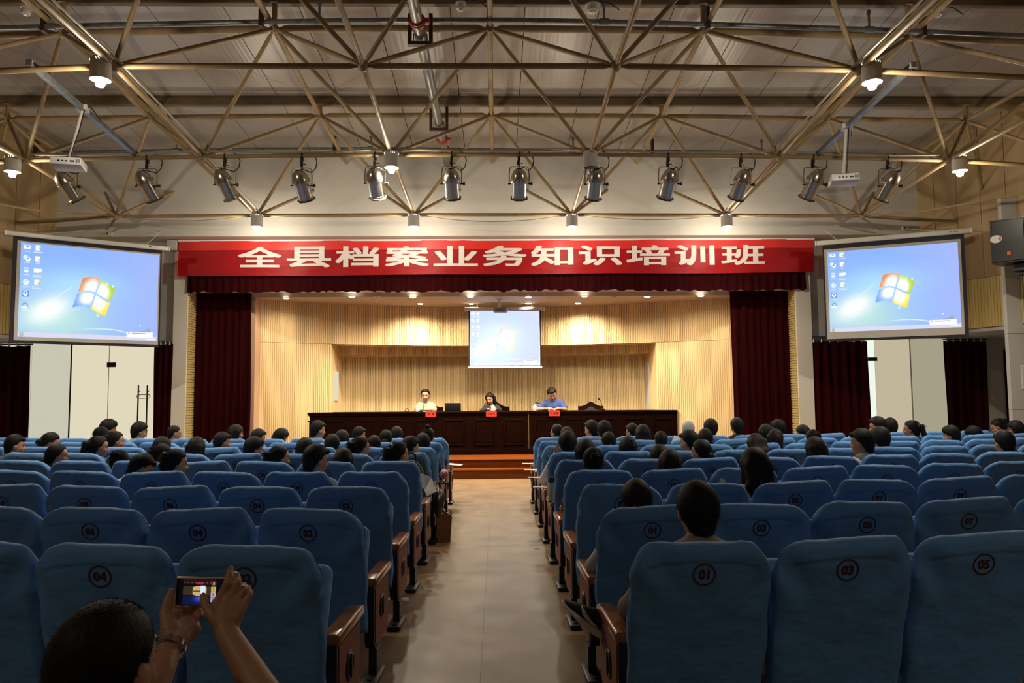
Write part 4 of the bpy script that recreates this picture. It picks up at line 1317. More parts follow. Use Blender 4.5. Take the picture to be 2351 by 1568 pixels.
# ------------------------------------------------------------------ loudspeaker on the pier
YS = 12.2
a = P(2272, 508, YS)
sb = P(2280, 607, YS)
t = thing('loudspeaker', 'black two-way loudspeaker bracketed high on the white pier', 'loudspeaker', (a.x, YS, sb.z), (0, 0, R(-50)))
hh = a.z - sb.z
m_ = MB().prism([(0, 0), (0.50, 0), (0.48, 0.40), (0.02, 0.40)], 2, 0, hh)
m_.build('cabinet', blackplastic, t, smooth=False)
MB().rbox((0.02, -0.015, 0.02), (0.48, 0.001, hh - 0.02), 0.008, 1).build('front_grille', blackmetal, t)
m_ = MB().lathe([(0, 0), (0.085, 0.0), (0.085, 0.006), (0, 0.006)], 24, Matrix.Translation((0.085, -0.0155, hh * 0.56)) @ Matrix.Rotation(R(90), 4, 'X') @ Matrix.Diagonal((1.0, 0.75, 1, 1)))
m_.build('logo_plate', lampwhite, t)
orange = mat('orange_badge', (0.55, 0.10, 0.015), 0.5)
MB().rbox((0.12, -0.026, hh * 0.56 - 0.025), (0.155, -0.0215, hh * 0.56 + 0.025), 0.002, 1).build('logo_badge', orange, t)
MB().rbox((0.23, -0.02, 0.12), (0.28, -0.0145, 0.175), 0.003, 1).build('maker_badge', orange, t)
MB().rbox((0.25, 0.15, -0.14), (0.45, 0.32, -0.002), 0.012, 1).rbox((0.3, 0.2, -0.2), (0.62, 0.27, -0.12), 0.01, 1).build('wall_bracket', blackmetal, t)

# ------------------------------------------------------------------ table, chairs and things on the stage
Y_TF = 16.25
ta, tb = P(662, 949, Y_TF), P(1556, 940, Y_TF)
Z_TT = 0.5 * (ta.z + tb.z)
x0t, x1t = ta.x, tb.x
xg = P(1215, 944, Y_TF).x
def table_unit(xa, xb, npan, label):
    t = thing('rostrum_table', label, 'table', (xa, Y_TF, Z_ST), group='rostrum tables')
    Wd, H = xb - xa, Z_TT - Z_ST
    MB().rbox((0, 0.0, H - 0.045), (Wd, 0.62, H), 0.010, 2).build('tabletop', darkwood, t)
    MB().rbox((0.005, 0.025, 0.0), (Wd - 0.005, 0.05, H - 0.04), 0.004, 1).build('front_board', darkwood, t)
    for xx in (0.005, Wd - 0.03):
        MB().box((xx, 0.05, 0), (xx + 0.025, 0.58, H - 0.045)).build('side_board', darkwood, t)
    MB().rbox((0.0, 0.008, 0.0), (Wd, 0.026, 0.12), 0.004, 1).build('plinth', darkwood, t)
    MB().rbox((0.0, 0.012, H - 0.075), (Wd, 0.03, H - 0.045), 0.004, 1).build('top_rail', darkwood, t)
    pw = Wd / npan
    for k in range(npan):
        a, b = pw * k + 0.10 * 1, pw * (k + 1) - 0.10
        z0, z1_ = 0.20, H - 0.17
        m_ = MB()
        for (p, q) in (((a, z0), (b, z0 + 0.03)), ((a, z1_ - 0.03), (b, z1_)), ((a, z0), (a + 0.03, z1_)), ((b - 0.03, z0), (b, z1_))):
            m_.rbox((p[0], 0.008, p[1]), (q[0], 0.028, q[1]), 0.008, 2)
        f = m_.build('panel_moulding', darkwood, t)
        MB().rbox((a + 0.05, 0.018, z0 + 0.05), (b - 0.05, 0.027, z1_ - 0.05), 0.006, 1).build('raised_panel', darkwood, t)
    return t
npl = 8
table_unit(x0t, xg - 0.008, 8, 'dark mahogany panelled stage table, the longer one before the woman in pale green')
table_unit(xg + 0.008, x1t, 5, 'dark mahogany panelled stage table, the shorter one before the man in blue')

def stage_chair(x, y, label):
    t = thing('carved_armchair', label, 'chair', (x, y, Z_ST), group='carved chairs on the stage')
    # faces the hall (-y)
    MB().rbox((-0.26, -0.24, 0.40), (0.26, 0.24, 0.48), 0.03, 2).build('seat', leather, t)
    out = []
    n = 24
    for k in range(n + 1):
        u = -1 + 2 * k / n
        zt = 1.00 + 0.10 * math.exp(-(u / 0.42) ** 2) + (0.025 if abs(u) > 0.93 else 0)
        out.append((0.29 * u, zt))
    poly = out + [(0.29, 0.5), (0.235, 0.5), (0.235, 0.9)] + [(0.235 * u, 0.93 + 0.085 * math.exp(-(u / 0.5) ** 2)) for u in (1, 0.75, 0.5, 0.25, 0, -0.25, -0.5, -0.75, -1)] + [(-0.235, 0.9), (-0.235, 0.5), (-0.29, 0.5)]
    lean = Matrix.Rotation(R(-8), 4, 'X')
    mt = Matrix.Translation((0, 0.22, 0.42)) @ lean @ Matrix.Translation((0, 0, -0.42))
    # frame as quads strip between outer and inner curve
    m_ = MB()
    inner = [(0.235 * (-1 + 2 * k / n), 0.90 + 0.09 * math.exp(-((-1 + 2 * k / n) / 0.45) ** 2)) for k in range(n + 1)]
    for y_ in (0.0, 0.045):
        pass
    vs = [mt @ Vector((p[0], 0, p[1])) for p in out] + [mt @ Vector((p[0], 0, p[1])) for p in inner] + [mt @ Vector((p[0], 0.045, p[1])) for p in out] + [mt @ Vector((p[0], 0.045, p[1])) for p in inner]
    N = n + 1
    fs = []
    for k in range(n):
        fs += [(k, k + 1, N + k + 1, N + k), (2 * N + k, 3 * N + k, 3 * N + k + 1, 2 * N + k + 1), (k, 2 * N + k, 2 * N + k + 1, k + 1), (N + k, N + k + 1, 3 * N + k + 1, 3 * N + k)]
    m_.add(vs, fs)
    for s_ in (-1, 1):
        m_.rbox((min(s_ * 0.235, s_ * 0.29), 0, 0.42), (max(s_ * 0.235, s_ * 0.29), 0.045, 1.0), 0.008, 1, mt)
    m_.build('carved_frame', darkwood, t)
    m_ = MB()
    vs = []
    for y_ in (-0.004, 0.035):
        vs += [mt @ Vector((p[0], y_, p[1])) for p in inner] + [mt @ Vector((p[0], y_, 0.5)) for p in inner]
    for k in range(n):
        m_.add([vs[k], vs[k + 1], vs[N + k + 1], vs[N + k]], [(0, 1, 2, 3)])
        m_.add([vs[2 * N + k], vs[2 * N + k + 1], vs[3 * N + k + 1], vs[3 * N + k]], [(3, 2, 1, 0)])
    m_.build('leather_back', leather, t)
    for sx in (-1, 1):
        for sy in (-1, 1):
            MB().rbox((sx * 0.25 - 0.025, sy * 0.21 - 0.025, 0), (sx * 0.25 + 0.025, sy * 0.21 + 0.025, 0.42), 0.006, 1).build('leg', darkwood, t)
        MB().rbox((sx * 0.28 - 0.03, -0.22, 0.62), (sx * 0.28 + 0.03, 0.22, 0.66), 0.012, 2).rbox((sx * 0.28 - 0.022, -0.2, 0.45), (sx * 0.28 + 0.022, -0.15, 0.63), 0.006, 1).build('armrest', darkwood, t)
    return t
YC = 17.05
stage_chair(P(1361, 930, YC).x, YC + 0.05, 'empty carved dark chair with black leather back at the stage table')
stage_chair(P(985, 940, YC).x, YC, 'carved dark chair behind the woman in pale green')
stage_chair(P(1140, 938, YC).x, YC, 'carved dark chair behind the woman in black')
stage_chair(P(1256, 936, YC).x, YC, 'carved dark chair behind the man in blue')

cardred = mat('card_red', (0.62, 0.025, 0.010), 0.55)
ink = mat('black_ink', (0.012, 0.004, 0.004), 0.6)
def name_card(px, txt, who):
    a = P(px, 941, Y_TF - 0.03)
    t = thing('name_card', f'red name card with black writing on the table edge before the {who}', 'name card', (a.x, Y_TF, Z_TT), group='red name cards')
    Wd, Hc = 0.225, 0.122
    MB().box((-Wd / 2, -0.012, -Hc + 0.012), (Wd / 2, -0.006, 0.012)).box((-Wd / 2, -0.012, 0.008), (Wd / 2, 0.10, 0.012)).build('card', cardred, t, smooth=False)
    n = len(txt)
    for i, ch in enumerate(txt):
        vs, fs = text_mesh(ch, 0.012, 2)
        w = 0.042
        xc = (i - (n - 1) / 2) * (0.055 if n == 3 else 0.09)
        x0, x1_ = min(v.x for v in vs), max(v.x for v in vs)
        y0, y1_ = min(v.y for v in vs), max(v.y for v in vs)
        out = [Vector((xc + (v.x - x0) / (x1_ - x0) * w - w / 2, -0.0135, -0.07 + (v.y - y0) / (y1_ - y0) * 0.045)) for v in vs]
        MB().add(out, fs).build('written_character', ink, t, smooth=False, fix=False)
name_card(989, '李晴', 'woman in pale green')
name_card(1128, '左建英', 'woman in black')
name_card(1273, '金峰磊', 'man in blue')

porcelain = mat('white_porcelain', (0.75, 0.73, 0.70), 0.25)
def cup(px, who):
    a = P(px, 941, Y_TF + 0.15)
    t = thing('tea_cup', f'white lidded tea cup on the stage table before the {who}', 'cup', (a.x, Y_TF + 0.15, Z_TT), group='lidded tea cups')
    MB().lathe([(0.0, 0.0), (0.032, 0.0), (0.036, 0.01), (0.042, 0.06), (0.044, 0.085), (0.040, 0.085), (0.036, 0.02), (0.0, 0.012)], 20).build('cup_body', porcelain, t)
    MB().lathe([(0.047, 0.086), (0.046, 0.094), (0.03, 0.106), (0.012, 0.112), (0.008, 0.118), (0.013, 0.13), (0.010, 0.138), (0.0, 0.14)], 20).build('lid', porcelain, t)
    MB().tube([(0.04, 0, 0.07), (0.06, 0, 0.068), (0.07, 0, 0.05), (0.06, 0, 0.03), (0.038, 0, 0.022)], 0.005, 6).build('handle', porcelain, t)
cup(957, 'woman in pale green')
cup(1132, 'woman in black')
cup(1228, 'man in blue')
redled = emat('red_mic_ring', (1.0, 0.04, 0.03), 2.0)
def gooseneck(pb_, pm_, yb, ym, label, led=False):
    b = P(pb_[0], pb_[1], yb); b.z = Z_TT
    m = P(pm_[0], pm_[1], ym)
    t = thing('gooseneck_microphone', label, 'microphone', b, group='gooseneck microphones')
    MB().rbox((-0.06, -0.05, 0), (0.06, 0.07, 0.035), 0.012, 2).build('base', blackplastic, t)
    d = m - b
    pts = [Vector((0, 0, 0.03)), Vector((d.x * 0.05, d.y * 0.1, d.z * 0.35)), Vector((d.x * 0.35, d.y * 0.4, d.z * 0.72)), Vector((d.x * 0.75, d.y * 0.8, d.z * 0.93)), d]
    MB().tube(pts, 0.006, 8).build('gooseneck', blackmetal, t)
    dd = (d - pts[3]).normalized()
    x, y, z = frame_from(dd)
    mt = Matrix(((x[0], y[0], z[0], d[0]), (x[1], y[1], z[1], d[1]), (x[2], y[2], z[2], d[2]), (0, 0, 0, 1)))
    MB().lathe([(0.008, -0.01), (0.014, 0.0), (0.02, 0.02), (0.02, 0.045), (0.010, 0.06), (0, 0.062)], 14, mt).build('capsule', blackplastic, t)
    if led:
        MB().lathe([(0.009, -0.012), (0.0165, -0.010), (0.0165, 0.002), (0.009, 0.004)], 14, mt).build('lit_ring', redled, t)
gooseneck((972, 943), (977, 920), 16.5, 16.6, 'black gooseneck microphone before the woman in pale green')
gooseneck((1108, 943), (1116, 924), 16.45, 16.6, 'gooseneck microphone with red lit ring before the woman in black', True)
gooseneck((1252, 942), (1237, 925), 16.4, 16.5, 'black gooseneck microphone before the man in blue')
gooseneck((1383, 941), (1377, 918), 16.6, 16.6, 'black gooseneck microphone standing alone before the empty carved chair')
# laptop, seen from the back of its lid
a, b = P(1021, 925, 16.55), P(1058, 943, 16.55)
t = thing('laptop', 'open laptop with its black lid toward the hall on the stage table', 'laptop', ((a.x + b.x) / 2, 16.58, Z_TT))
hw_ = (b.x - a.x) / 2
MB().rbox((-hw_, 0.0, 0), (hw_, 0.25, 0.018), 0.006, 2).build('base', blackplastic, t)
MB().rbox((-hw_, -0.012, 0), (hw_, 0.0, a.z - Z_TT), 0.005, 2, Matrix.Rotation(R(10), 4, 'X')).build('lid', blackplastic, t)
MB().box((-hw_ + 0.02, 0.06, 0.0185), (hw_ - 0.02, 0.18, 0.020)).build('keyboard', blackmetal, t)
# papers and a wire stand
for (px, who, w_) in ((985, 'woman in pale green', 0.26), (1268, 'man in blue', 0.26)):
    a = P(px, 941, 16.5)
    t = thing('paper_sheet', f'white papers lying on the stage table before the {who}', 'paper', (a.x, 16.5, Z_TT), (0, 0, 0.1))
    MB().box((-w_ / 2, -0.11, 0.0), (w_ / 2, 0.1, 0.008)).build('sheet', papers, t)
a = P(935, 944, 16.5)
t = thing('glass_stand', 'small brown wire stand at the end of the table by the woman in pale green', 'stand', (a.x, 16.45, Z_TT))
m_ = MB()
for s_ in (-1, 1):
    m_.tube([(s_ * 0.04, 0, 0), (s_ * 0.035, 0, 0.05), (0.0, 0.01, 0.075), (-s_ * 0.02, 0.02, 0.06)], 0.006, 6)
m_.build('wire_legs', darkwood, t)
MB().tube([(-0.05, -0.02, 0.004), (0.05, -0.02, 0.004), (0.05, 0.04, 0.004), (-0.05, 0.04, 0.004), (-0.05, -0.02, 0.004)], 0.005, 6).build('base_ring', darkwood, t)

# ------------------------------------------------------------------ auditorium seats
Y1, RSP, ZTOP = 3.159, 1.001, 0.969
XL0, XR0, PW = -0.983, 0.804, 0.58
BACK_LEAN = 0.165 / 0.67
KSEAT = -0.08
def seat_pos(k, c):
    """c<0 left block, c>0 right block; plan position of the seat back's top and heading, from the fan of rows"""
    def raw(cc):
        x = XR0 + PW * (cc - 1) if cc > 0 else XL0 + PW * (cc + 1)
        q = project((x, Y1 + RSP * (k - 1) - 0.199, ZTOP), KSEAT)
        return PZ(q[0], q[1], ZTOP)
    p = raw(c)
    s = 1 if c > 0 else -1
    q = raw(c + s)
    d = (q - p) * s
    return p, 0.45 * math.atan2(d.y, d.x), abs(d.x)
BW = 0.284
def back_mesh(seed):
    rnd = random.Random(seed)
    ph = [rnd.uniform(0, 6.28) for _ in range(12)]
    tilt = rnd.uniform(-0.010, 0.010)
    cl, cr = rnd.uniform(0.12, 0.17), rnd.uniform(0.12, 0.17)
    z0, z1_ = 0.285, ZTOP
    NU, NV = 30, 44
    def half(z, side):
        c = 0.20 + (cl if side < 0 else cr) - 0.145
        w = BW - 0.012 * ((0.62 - z) / 0.3) ** 2 * (z < 0.62)
        if z > z1_ - c:
            t = (z - (z1_ - c)) / c
            w = w - 0.125 * (1 - max(0.0, 1 - t ** 2.5) ** 0.42)
        return w + 0.004 * math.sin(z * 23 + ph[0] + side) + 0.003 * math.sin(z * 57 + ph[9] + 2 * side) * (z > 0.75)
    def thick(z):
        t = 0.050
        if z > z1_ - 0.07:
            q = (z - (z1_ - 0.07)) / 0.07
            t = t * math.sqrt(max(0.04, 1 - q ** 2.2))
        return t
    def yc(z):
        return -0.155 + BACK_LEAN * (z1_ - z)
    def surf(x, z, front):
        w = half(z, 1 if x > 0 else -1)
        q = min(1.0, abs(x) / max(w, 1e-4))
        t = thick(z) * (max(0.0, 1 - q ** 5)) ** 0.5
        y = yc(z)
        # folds gathering from the upper corners, seam of the top strip, loose hem
        f = 0.010 * math.sin(22 * x + 9 * z + ph[1]) * max(0, 1 - abs(z - 0.84) / 0.16) * min(1, (abs(x) / 0.16) ** 2)
        f += 0.010 * math.sin(31 * (abs(x) - 0.7 * z) + ph[2] + (1.3 if x > 0 else 0)) * max(0, 1 - abs(z - 0.80) / 0.2) * min(1, (abs(x) / 0.18) ** 3)
        f += 0.007 * math.sin(9 * x + 4.0 * z + ph[3]) * max(0, (0.66 - z) / 0.3) + 0.0035 * math.sin(17 * z - 5 * x + ph[8]) * max(0, (0.6 - z) / 0.3)
        f *= 1 - math.exp(-((x / 0.07) ** 2 + ((z - 0.846) / 0.07) ** 2))
        dist = min(z1_ - z + 0.0, (w - abs(x)) * 1.15 + 0.0)
        dist = min(dist, z1_ - z - 0.045 * (abs(x) / BW) ** 2.5)
        g = 0.0050 / (1 + math.exp((dist - 0.074) / 0.0035)) - 0.004 * math.exp(-((dist - 0.079) / 0.005) ** 2)
        if front:
            return y + t * 0.9 + f * 0.5
        return y - t - f * (q < 0.97) - g * (q < 0.97)
    m_ = MB()
    zs = [z0 + 0.45 * (j / 16) for j in range(16)] + [z0 + 0.45 + (z1_ - z0 - 0.45) * (j / 28) for j in range(29)]
    zs[-1] = z1_
    def pt(u, v, front):
        z = zs[int(round(v * NV))]
        uu = -1 + 2 * u
        uu = math.copysign(1 - (1 - abs(uu)) ** 1.45, uu)
        w = half(z, 1 if uu > 0 else -1)
        x = w * uu
        y = surf(x, z, front)
        zz = z + (0.006 * math.sin(12 * x + ph[5]) + 0.007 * math.sin(34 * x + ph[6]) * min(1, (abs(x) / 0.17) ** 2)) * (1 if v == 1 else max(0.0, 1 - (z1_ - z) / 0.06)) * (abs(uu) ** 0.7) * 0.7 + tilt * (x / BW) * max(0, (z - 0.5) / 0.5)
        if v == 0:
            zz += 0.008 * math.sin(20 * x + ph[7])
        return (x, y, zz)
    m_.grid(NU, NV, lambda u, v: pt(u, v, False))
    m_.grid(NU, NV, lambda u, v: pt(u, v, True), flip=True)
    # top cap
    n = (NU + 1) * (NV + 1)
    for i in range(NU):
        a = NV * (NU + 1) + i
        m_.f.append((a, a + 1, n + a + 1, n + a))
        m_.f.append((i + 1, i, n + i, n + i + 1))
    me = m_.mesh('back_cover', True, 180)
    bm = bmesh.new(); bm.from_mesh(me)
    bmesh.ops.remove_doubles(bm, verts=bm.verts, dist=0.0015)
    bmesh.ops.recalc_face_normals(bm, faces=bm.faces)
    bm.to_mesh(me); bm.free()
    me.shade_smooth()
    me.materials.append(cloth_blue)
    return me, surf
NVAR = 6
backs = [back_mesh(50 + i) for i in range(NVAR)]
# cushions
def cushion_mesh(tipped):
    m_ = MB()
    mt = Matrix.Translation((0, 0.03, 0.39)) @ Matrix.Rotation(R(68 if tipped else 3), 4, 'X')
    m_.rbox((-0.245, 0.0, -0.05), (0.245, 0.46, 0.055), 0.04, 3, mt)
    me = m_.mesh('seat_cushion')
    me.materials.append(cloth_blue)
    return me
cush_up, cush_dn = cushion_mesh(True), cushion_mesh(False)
m_ = MB().prism([(0.10, 0.505), (0.525, 0.505), (0.525, 0.22), (0.49, 0.165), (0.135, 0.165), (0.11, 0.20)], 0, -0.026, 0.026)
side_me = m_.mesh('side_panel', True, 20); side_me.materials.append(blackplastic)
m_ = MB().prism([(0.13, 0.49), (0.51, 0.49), (0.51, 0.225), (0.48, 0.18), (0.15, 0.18), (0.135, 0.21)], 0, 0.0255, 0.030)
inset_me = m_.mesh('fabric_inset', True, 20); inset_me.materials.append(pinkfab)
m_ = MB().rbox((-0.041, 0.085, 0.505), (0.041, 0.57, 0.552), 0.014, 3)
arm_me = m_.mesh('armrest'); arm_me.materials.append(armwood)
m_ = MB().rbox((-0.022, 0.11, 0.02), (0.022, 0.22, 0.17), 0.004, 1)
leg_me = m_.mesh('leg'); leg_me.materials.append(blackmetal)
m_ = MB().rbox((-0.045, -0.02, 0.0), (0.045, 0.27, 0.032), 0.012, 2).lathe([(0, 0.032), (0.016, 0.032), (0.016, 0.038), (0, 0.04)], 10, Matrix.Translation((0, 0.03, 0))).lathe([(0, 0.032), (0.016, 0.032), (0.016, 0.038), (0, 0.04)], 10, Matrix.Translation((0, 0.22, 0)))
foot_me = m_.mesh('foot_plate'); foot_me.materials.append(blackmetal)
m_ = MB().lathe([(0, 0), (0.062, 0), (0.066, 0.004), (0.062, 0.009), (0.050, 0.010), (0.046, 0.005), (0, 0.005)], 24, Matrix.Translation((0.030, 0.31, 0.355)) @ Matrix.Rotation(R(90), 4, 'Y'))
m_.rbox((0.034, 0.295, 0.30), (0.044, 0.325, 0.41), 0.004, 1)
knob_me = m_.mesh('aisle_number_plate'); knob_me.materials.append(blackmetal)
def mirror_x(me):
    m2 = me.copy()
    for v in m2.vertices:
        v.co.x = -v.co.x
    m2.flip_normals()
    return m2
inset_l, knob_l = mirror_x(inset_me), mirror_x(knob_me)
num_cache = {}
def number_mesh(n, var):
    key = (n, var)
    if key in num_cache:
        return num_cache[key]
    surf = backs[var][1]
    txt = f'{n:02d}'
    zc, xc = 0.846, 0.0
    m_ = MB()
    def on(x, z):
        return (x, surf(x, z, False) - 0.0022, z)
    rr, th = 0.0425, 0.0031
    N = 40
    vs = []
    for k in range(N):
        a = 2 * math.pi * k / N
        for q in (rr - th, rr + th):
            vs.append(on(xc + q * math.cos(a), zc + q * math.sin(a)))
    m_.add(vs, [(2 * k, 2 * k + 1, 2 * ((k + 1) % N) + 1, 2 * ((k + 1) % N)) for k in range(N)])
    tv, tf = text_mesh(txt, 0.040, 3)
    x0, x1_ = min(v.x for v in tv), max(v.x for v in tv)
    y0, y1_ = min(v.y for v in tv), max(v.y for v in tv)
    sc = 0.039 / (y1_ - y0)
    wx = min(1.0, 0.052 / ((x1_ - x0) * sc))
    m_.add([on(xc + (v.x - (x0 + x1_) / 2) * sc * wx, zc + (v.y - (y0 + y1_) / 2) * sc) for v in tv], tf)
    me = m_.mesh('seat_number', False, fix=False)
    # keep the print facing the camera side
    bm = bmesh.new(); bm.from_mesh(me)
    for f in bm.faces:
        f.normal_update()
        if f.normal.y > 0:
            f.normal_flip()
    bm.to_mesh(me); bm.free()
    me.materials.append(numred)
    num_cache[key] = me
    return me
rowname = ['first', 'second', 'third', 'fourth', 'fifth', 'sixth', 'seventh', 'eighth', 'ninth']
occupied = set()
seat_info = {}
def build_seat(k, c, var, occ):
    p, ang, pitch = seat_pos(k, c)
    rot = Matrix.Rotation(ang, 3, 'Z')
    org = Vector((p.x, p.y, 0)) + rot @ Vector((0, 0.199, 0))
    n = 2 * abs(c) if c < 0 else 2 * c - 1
    aisle = abs(c) == 1
    side = 'bright-door' if c < 0 else 'loudspeaker'
    where = 'beside' if aisle else f'{ordn[abs(c) - 1]} from'
    lab = f'blue seat {n:02d} on the {side} side, {where} the aisle, {rowname[k - 1]} row from the camera'
    t = thing('auditorium_seat', lab, 'seat', org, (0, 0, ang), 'blue covered auditorium seats')
    sx = min(1.08, max(0.9, pitch / 0.582))
    t.scale = (sx, 1, 1)
    link('back_cover', backs[var][0], None, t)
    link('seat_number', number_mesh(n, var), None, t)
    link('seat_cushion', cush_dn if occ else cush_up, None, t)
    sides = [1] if c > 0 else [-1]
    if aisle:
        sides.append(-sides[0])
    for s_ in sides:
        out_ = aisle and s_ == -sides[0]
        xx = s_ * (0.262 if out_ else 0.290)
        link('side_panel', side_me, None, t, (xx, 0, 0))
        link('armrest', arm_me, None, t, (xx, 0, 0))
        lg = link('leg', leg_me, None, t, (s_ * (0.280 if out_ else 0.290), 0, 0))
        link('foot_plate', foot_me, None, lg)
        if aisle and s_ == -sides[0]:
            link('fabric_inset', inset_me if s_ > 0 else inset_l, None, t, (xx, 0, 0))
            link('aisle_number_plate', knob_me if s_ > 0 else knob_l, None, t, (xx, 0, 0))
    seat_info[(k, c)] = (org, ang, sx)
def seat_list():
    out = []
    for k in range(1, 10):
        for s_ in (-1, 1):
            for i in range(1, 16):
                p, ang, pitch = seat_pos(k, s_ * i)
                q = project(p)
                mg = 0.27 * FPX / p.y
                if q[0] < -mg or q[0] > IW + mg:
                    break
                out.append((k, s_ * i))
    return out
SEATS = seat_list()

# ------------------------------------------------------------------ people: bodies grown as one blended surface
import openvdb
class SDF:
    def __init__(s, lo, hi, h):
        s.h = h
        s.lo = np.array(lo, np.float32)
        n = np.ceil((np.array(hi) - np.array(lo)) / h).astype(int) + 1
        s.n = n
        s.D = np.full(n, 0.3, np.float32)
        s.ax = [np.float32(lo[i]) + np.arange(n[i], dtype=np.float32) * np.float32(h) for i in range(3)]
    def _sub(s, lo, hi):
        i0 = np.clip(np.floor((np.array(lo) - s.lo) / s.h).astype(int), 0, s.n)
        i1 = np.clip(np.ceil((np.array(hi) - s.lo) / s.h).astype(int) + 1, 0, s.n)
        if np.any(i1 <= i0):
            return None
        sl = tuple(slice(a, b) for a, b in zip(i0, i1))
        X = s.ax[0][sl[0]][:, None, None]; Y = s.ax[1][sl[1]][None, :, None]; Z = s.ax[2][sl[2]][None, None, :]
        return sl, X, Y, Z
    def _join(s, sl, d, k):
        A = s.D[sl]
        if k > 0:
            hh = np.maximum(k - np.abs(A - d), 0) / k
            s.D[sl] = np.minimum(A, d) - hh * hh * k * 0.25
        else:
            s.D[sl] = np.minimum(A, d)
    def cone(s, a, b, ra, rb, k=0.02):
        a, b = np.array(a, np.float32), np.array(b, np.float32)
        R_ = max(ra, rb) + k + 4 * s.h
        q = s._sub(np.minimum(a, b) - R_, np.maximum(a, b) + R_)
        if q is None: return s
        sl, X, Y, Z = q
        d = b - a
        L2 = float(d @ d) + 1e-9
        t = np.clip(((X - a[0]) * d[0] + (Y - a[1]) * d[1] + (Z - a[2]) * d[2]) / L2, 0, 1)
        dist = np.sqrt((X - a[0] - t * d[0]) ** 2 + (Y - a[1] - t * d[1]) ** 2 + (Z - a[2] - t * d[2]) ** 2) - (ra + t * (rb - ra))
        s._join(sl, dist, k)
        return s
    def ell(s, c, r, k=0.02, rot=None, sub=False, clip=None):
        c = np.array(c, np.float32); r = np.array(r, np.float32)
        R_ = float(r.max()) + k + 4 * s.h
        q = s._sub(c - R_, c + R_)
        if q is None: return s
        sl, X, Y, Z = q
        x, y, z = X - c[0], Y - c[1], Z - c[2]
        if rot is not None:
            m = np.array(rot.transposed() if hasattr(rot, 'transposed') else rot, np.float32)
            x, y, z = (m[0, 0] * x + m[0, 1] * y + m[0, 2] * z, m[1, 0] * x + m[1, 1] * y + m[1, 2] * z, m[2, 0] * x + m[2, 1] * y + m[2, 2] * z)
        q0 = np.sqrt((x / r[0]) ** 2 + (y / r[1]) ** 2 + (z / r[2]) ** 2)
        q1 = np.sqrt((x / r[0] ** 2) ** 2 + (y / r[1] ** 2) ** 2 + (z / r[2] ** 2) ** 2) + 1e-6
        d = q0 * (q0 - 1) / q1
        if clip is not None:
            d = np.maximum(d, clip(x, y, z))
        if sub:
            A = s.D[sl]
            hh = np.maximum(k - np.abs(A + d), 0) / k if k > 0 else 0
            s.D[sl] = np.maximum(A, -d) + hh * hh * k * 0.25
        else:
            s._join(sl, d, k)
        return s
    def clip(s, fn):
        X = s.ax[0][:, None, None]; Y = s.ax[1][None, :, None]; Z = s.ax[2][None, None, :]
        s.D = np.maximum(s.D, fn(X, Y, Z).astype(np.float32))
        return s
    def mesh(s, name, adapt=0.0):
        D = s.D.copy()
        D[0] = D[-1] = 0.1; D[:, 0] = D[:, -1] = 0.1; D[:, :, 0] = D[:, :, -1] = 0.1
        bg = 4 * s.h
        D = np.clip(D, -bg, bg)
        g = openvdb.FloatGrid(bg)
        g.copyFromArray(D)
        pts, quads = g.convertToQuads(0.0)
        pts = pts * s.h + s.lo
        me = bpy.data.meshes.new(name)
        me.vertices.add(len(pts)); me.vertices.foreach_set('co', pts.astype(np.float32).ravel())
        nq = len(quads)
        me.loops.add(nq * 4); me.loops.foreach_set('vertex_index', quads[:, ::-1].astype(np.int32).ravel())
        me.polygons.add(nq)
        me.polygons.foreach_set('loop_start', np.arange(0, nq * 4, 4, dtype=np.int32))
        me.update(calc_edges=True)
        me.validate()
        a, b_, c_ = [pts[quads[:, ::-1][:, i]] for i in (0, 1, 2)]
        if np.einsum('ij,ij->i', np.cross(a, b_), c_).sum() < 0:
            me.flip_normals()
        me.shade_smooth()
        return me

HEAD_UP = 0.135
def head_mat(pose):
    J = Vector(pose['neck'])
    return Matrix.Translation(J) @ Matrix.Rotation(pose.get('yaw', 0), 4, 'Z') @ Matrix.Rotation(-pose.get('pitch', R(8)), 4, 'X') @ Matrix.Rotation(pose.get('roll', 0), 4, 'Y')
def add_head(S, M4, fem=False, detail=True):
    R3 = M4.to_3x3()
    T = lambda q: tuple(M4 @ Vector((q[0], q[1] + 0.02, q[2] + HEAD_UP)))
    w = 0.96 if fem else 1.0
    S.ell(T((0, -0.012, 0.022)), (0.079 * w, 0.095, 0.097), 0.02, R3)
    S.ell(T((0, 0.028, -0.045)), (0.060 * w, 0.066, 0.066), 0.04, R3)
    S.ell(T((0, 0.052, -0.088)), (0.030, 0.030, 0.024), 0.03, R3)         # chin
    S.ell(T((0, 0.062, 0.03)), (0.05, 0.03, 0.035), 0.03, R3)             # brow
    if detail:
        for s_ in (-1, 1):
            S.ell(T((s_ * 0.033, 0.094, 0.002)), (0.020, 0.014, 0.012), 0.016, R3, sub=True)
            S.ell(T((s_ * 0.040, 0.064, -0.034)), (0.024, 0.022, 0.022), 0.02, R3)   # cheeks
            S.ell(T((s_ * 0.082 * w, -0.006, -0.014)), (0.012, 0.022, 0.033), 0.010, R3)   # ears
        S.cone(T((0, 0.088, 0.006)), T((0, 0.110, -0.030)), 0.008, 0.0125, 0.012)
        for s_ in (-1, 1):
            S.ell(T((s_ * 0.011, 0.101, -0.034)), (0.009, 0.010, 0.008), 0.008, R3)
        S.cone(T((-0.018, 0.085, -0.062)), T((0.018, 0.085, -0.062)), 0.008, 0.008, 0.012)
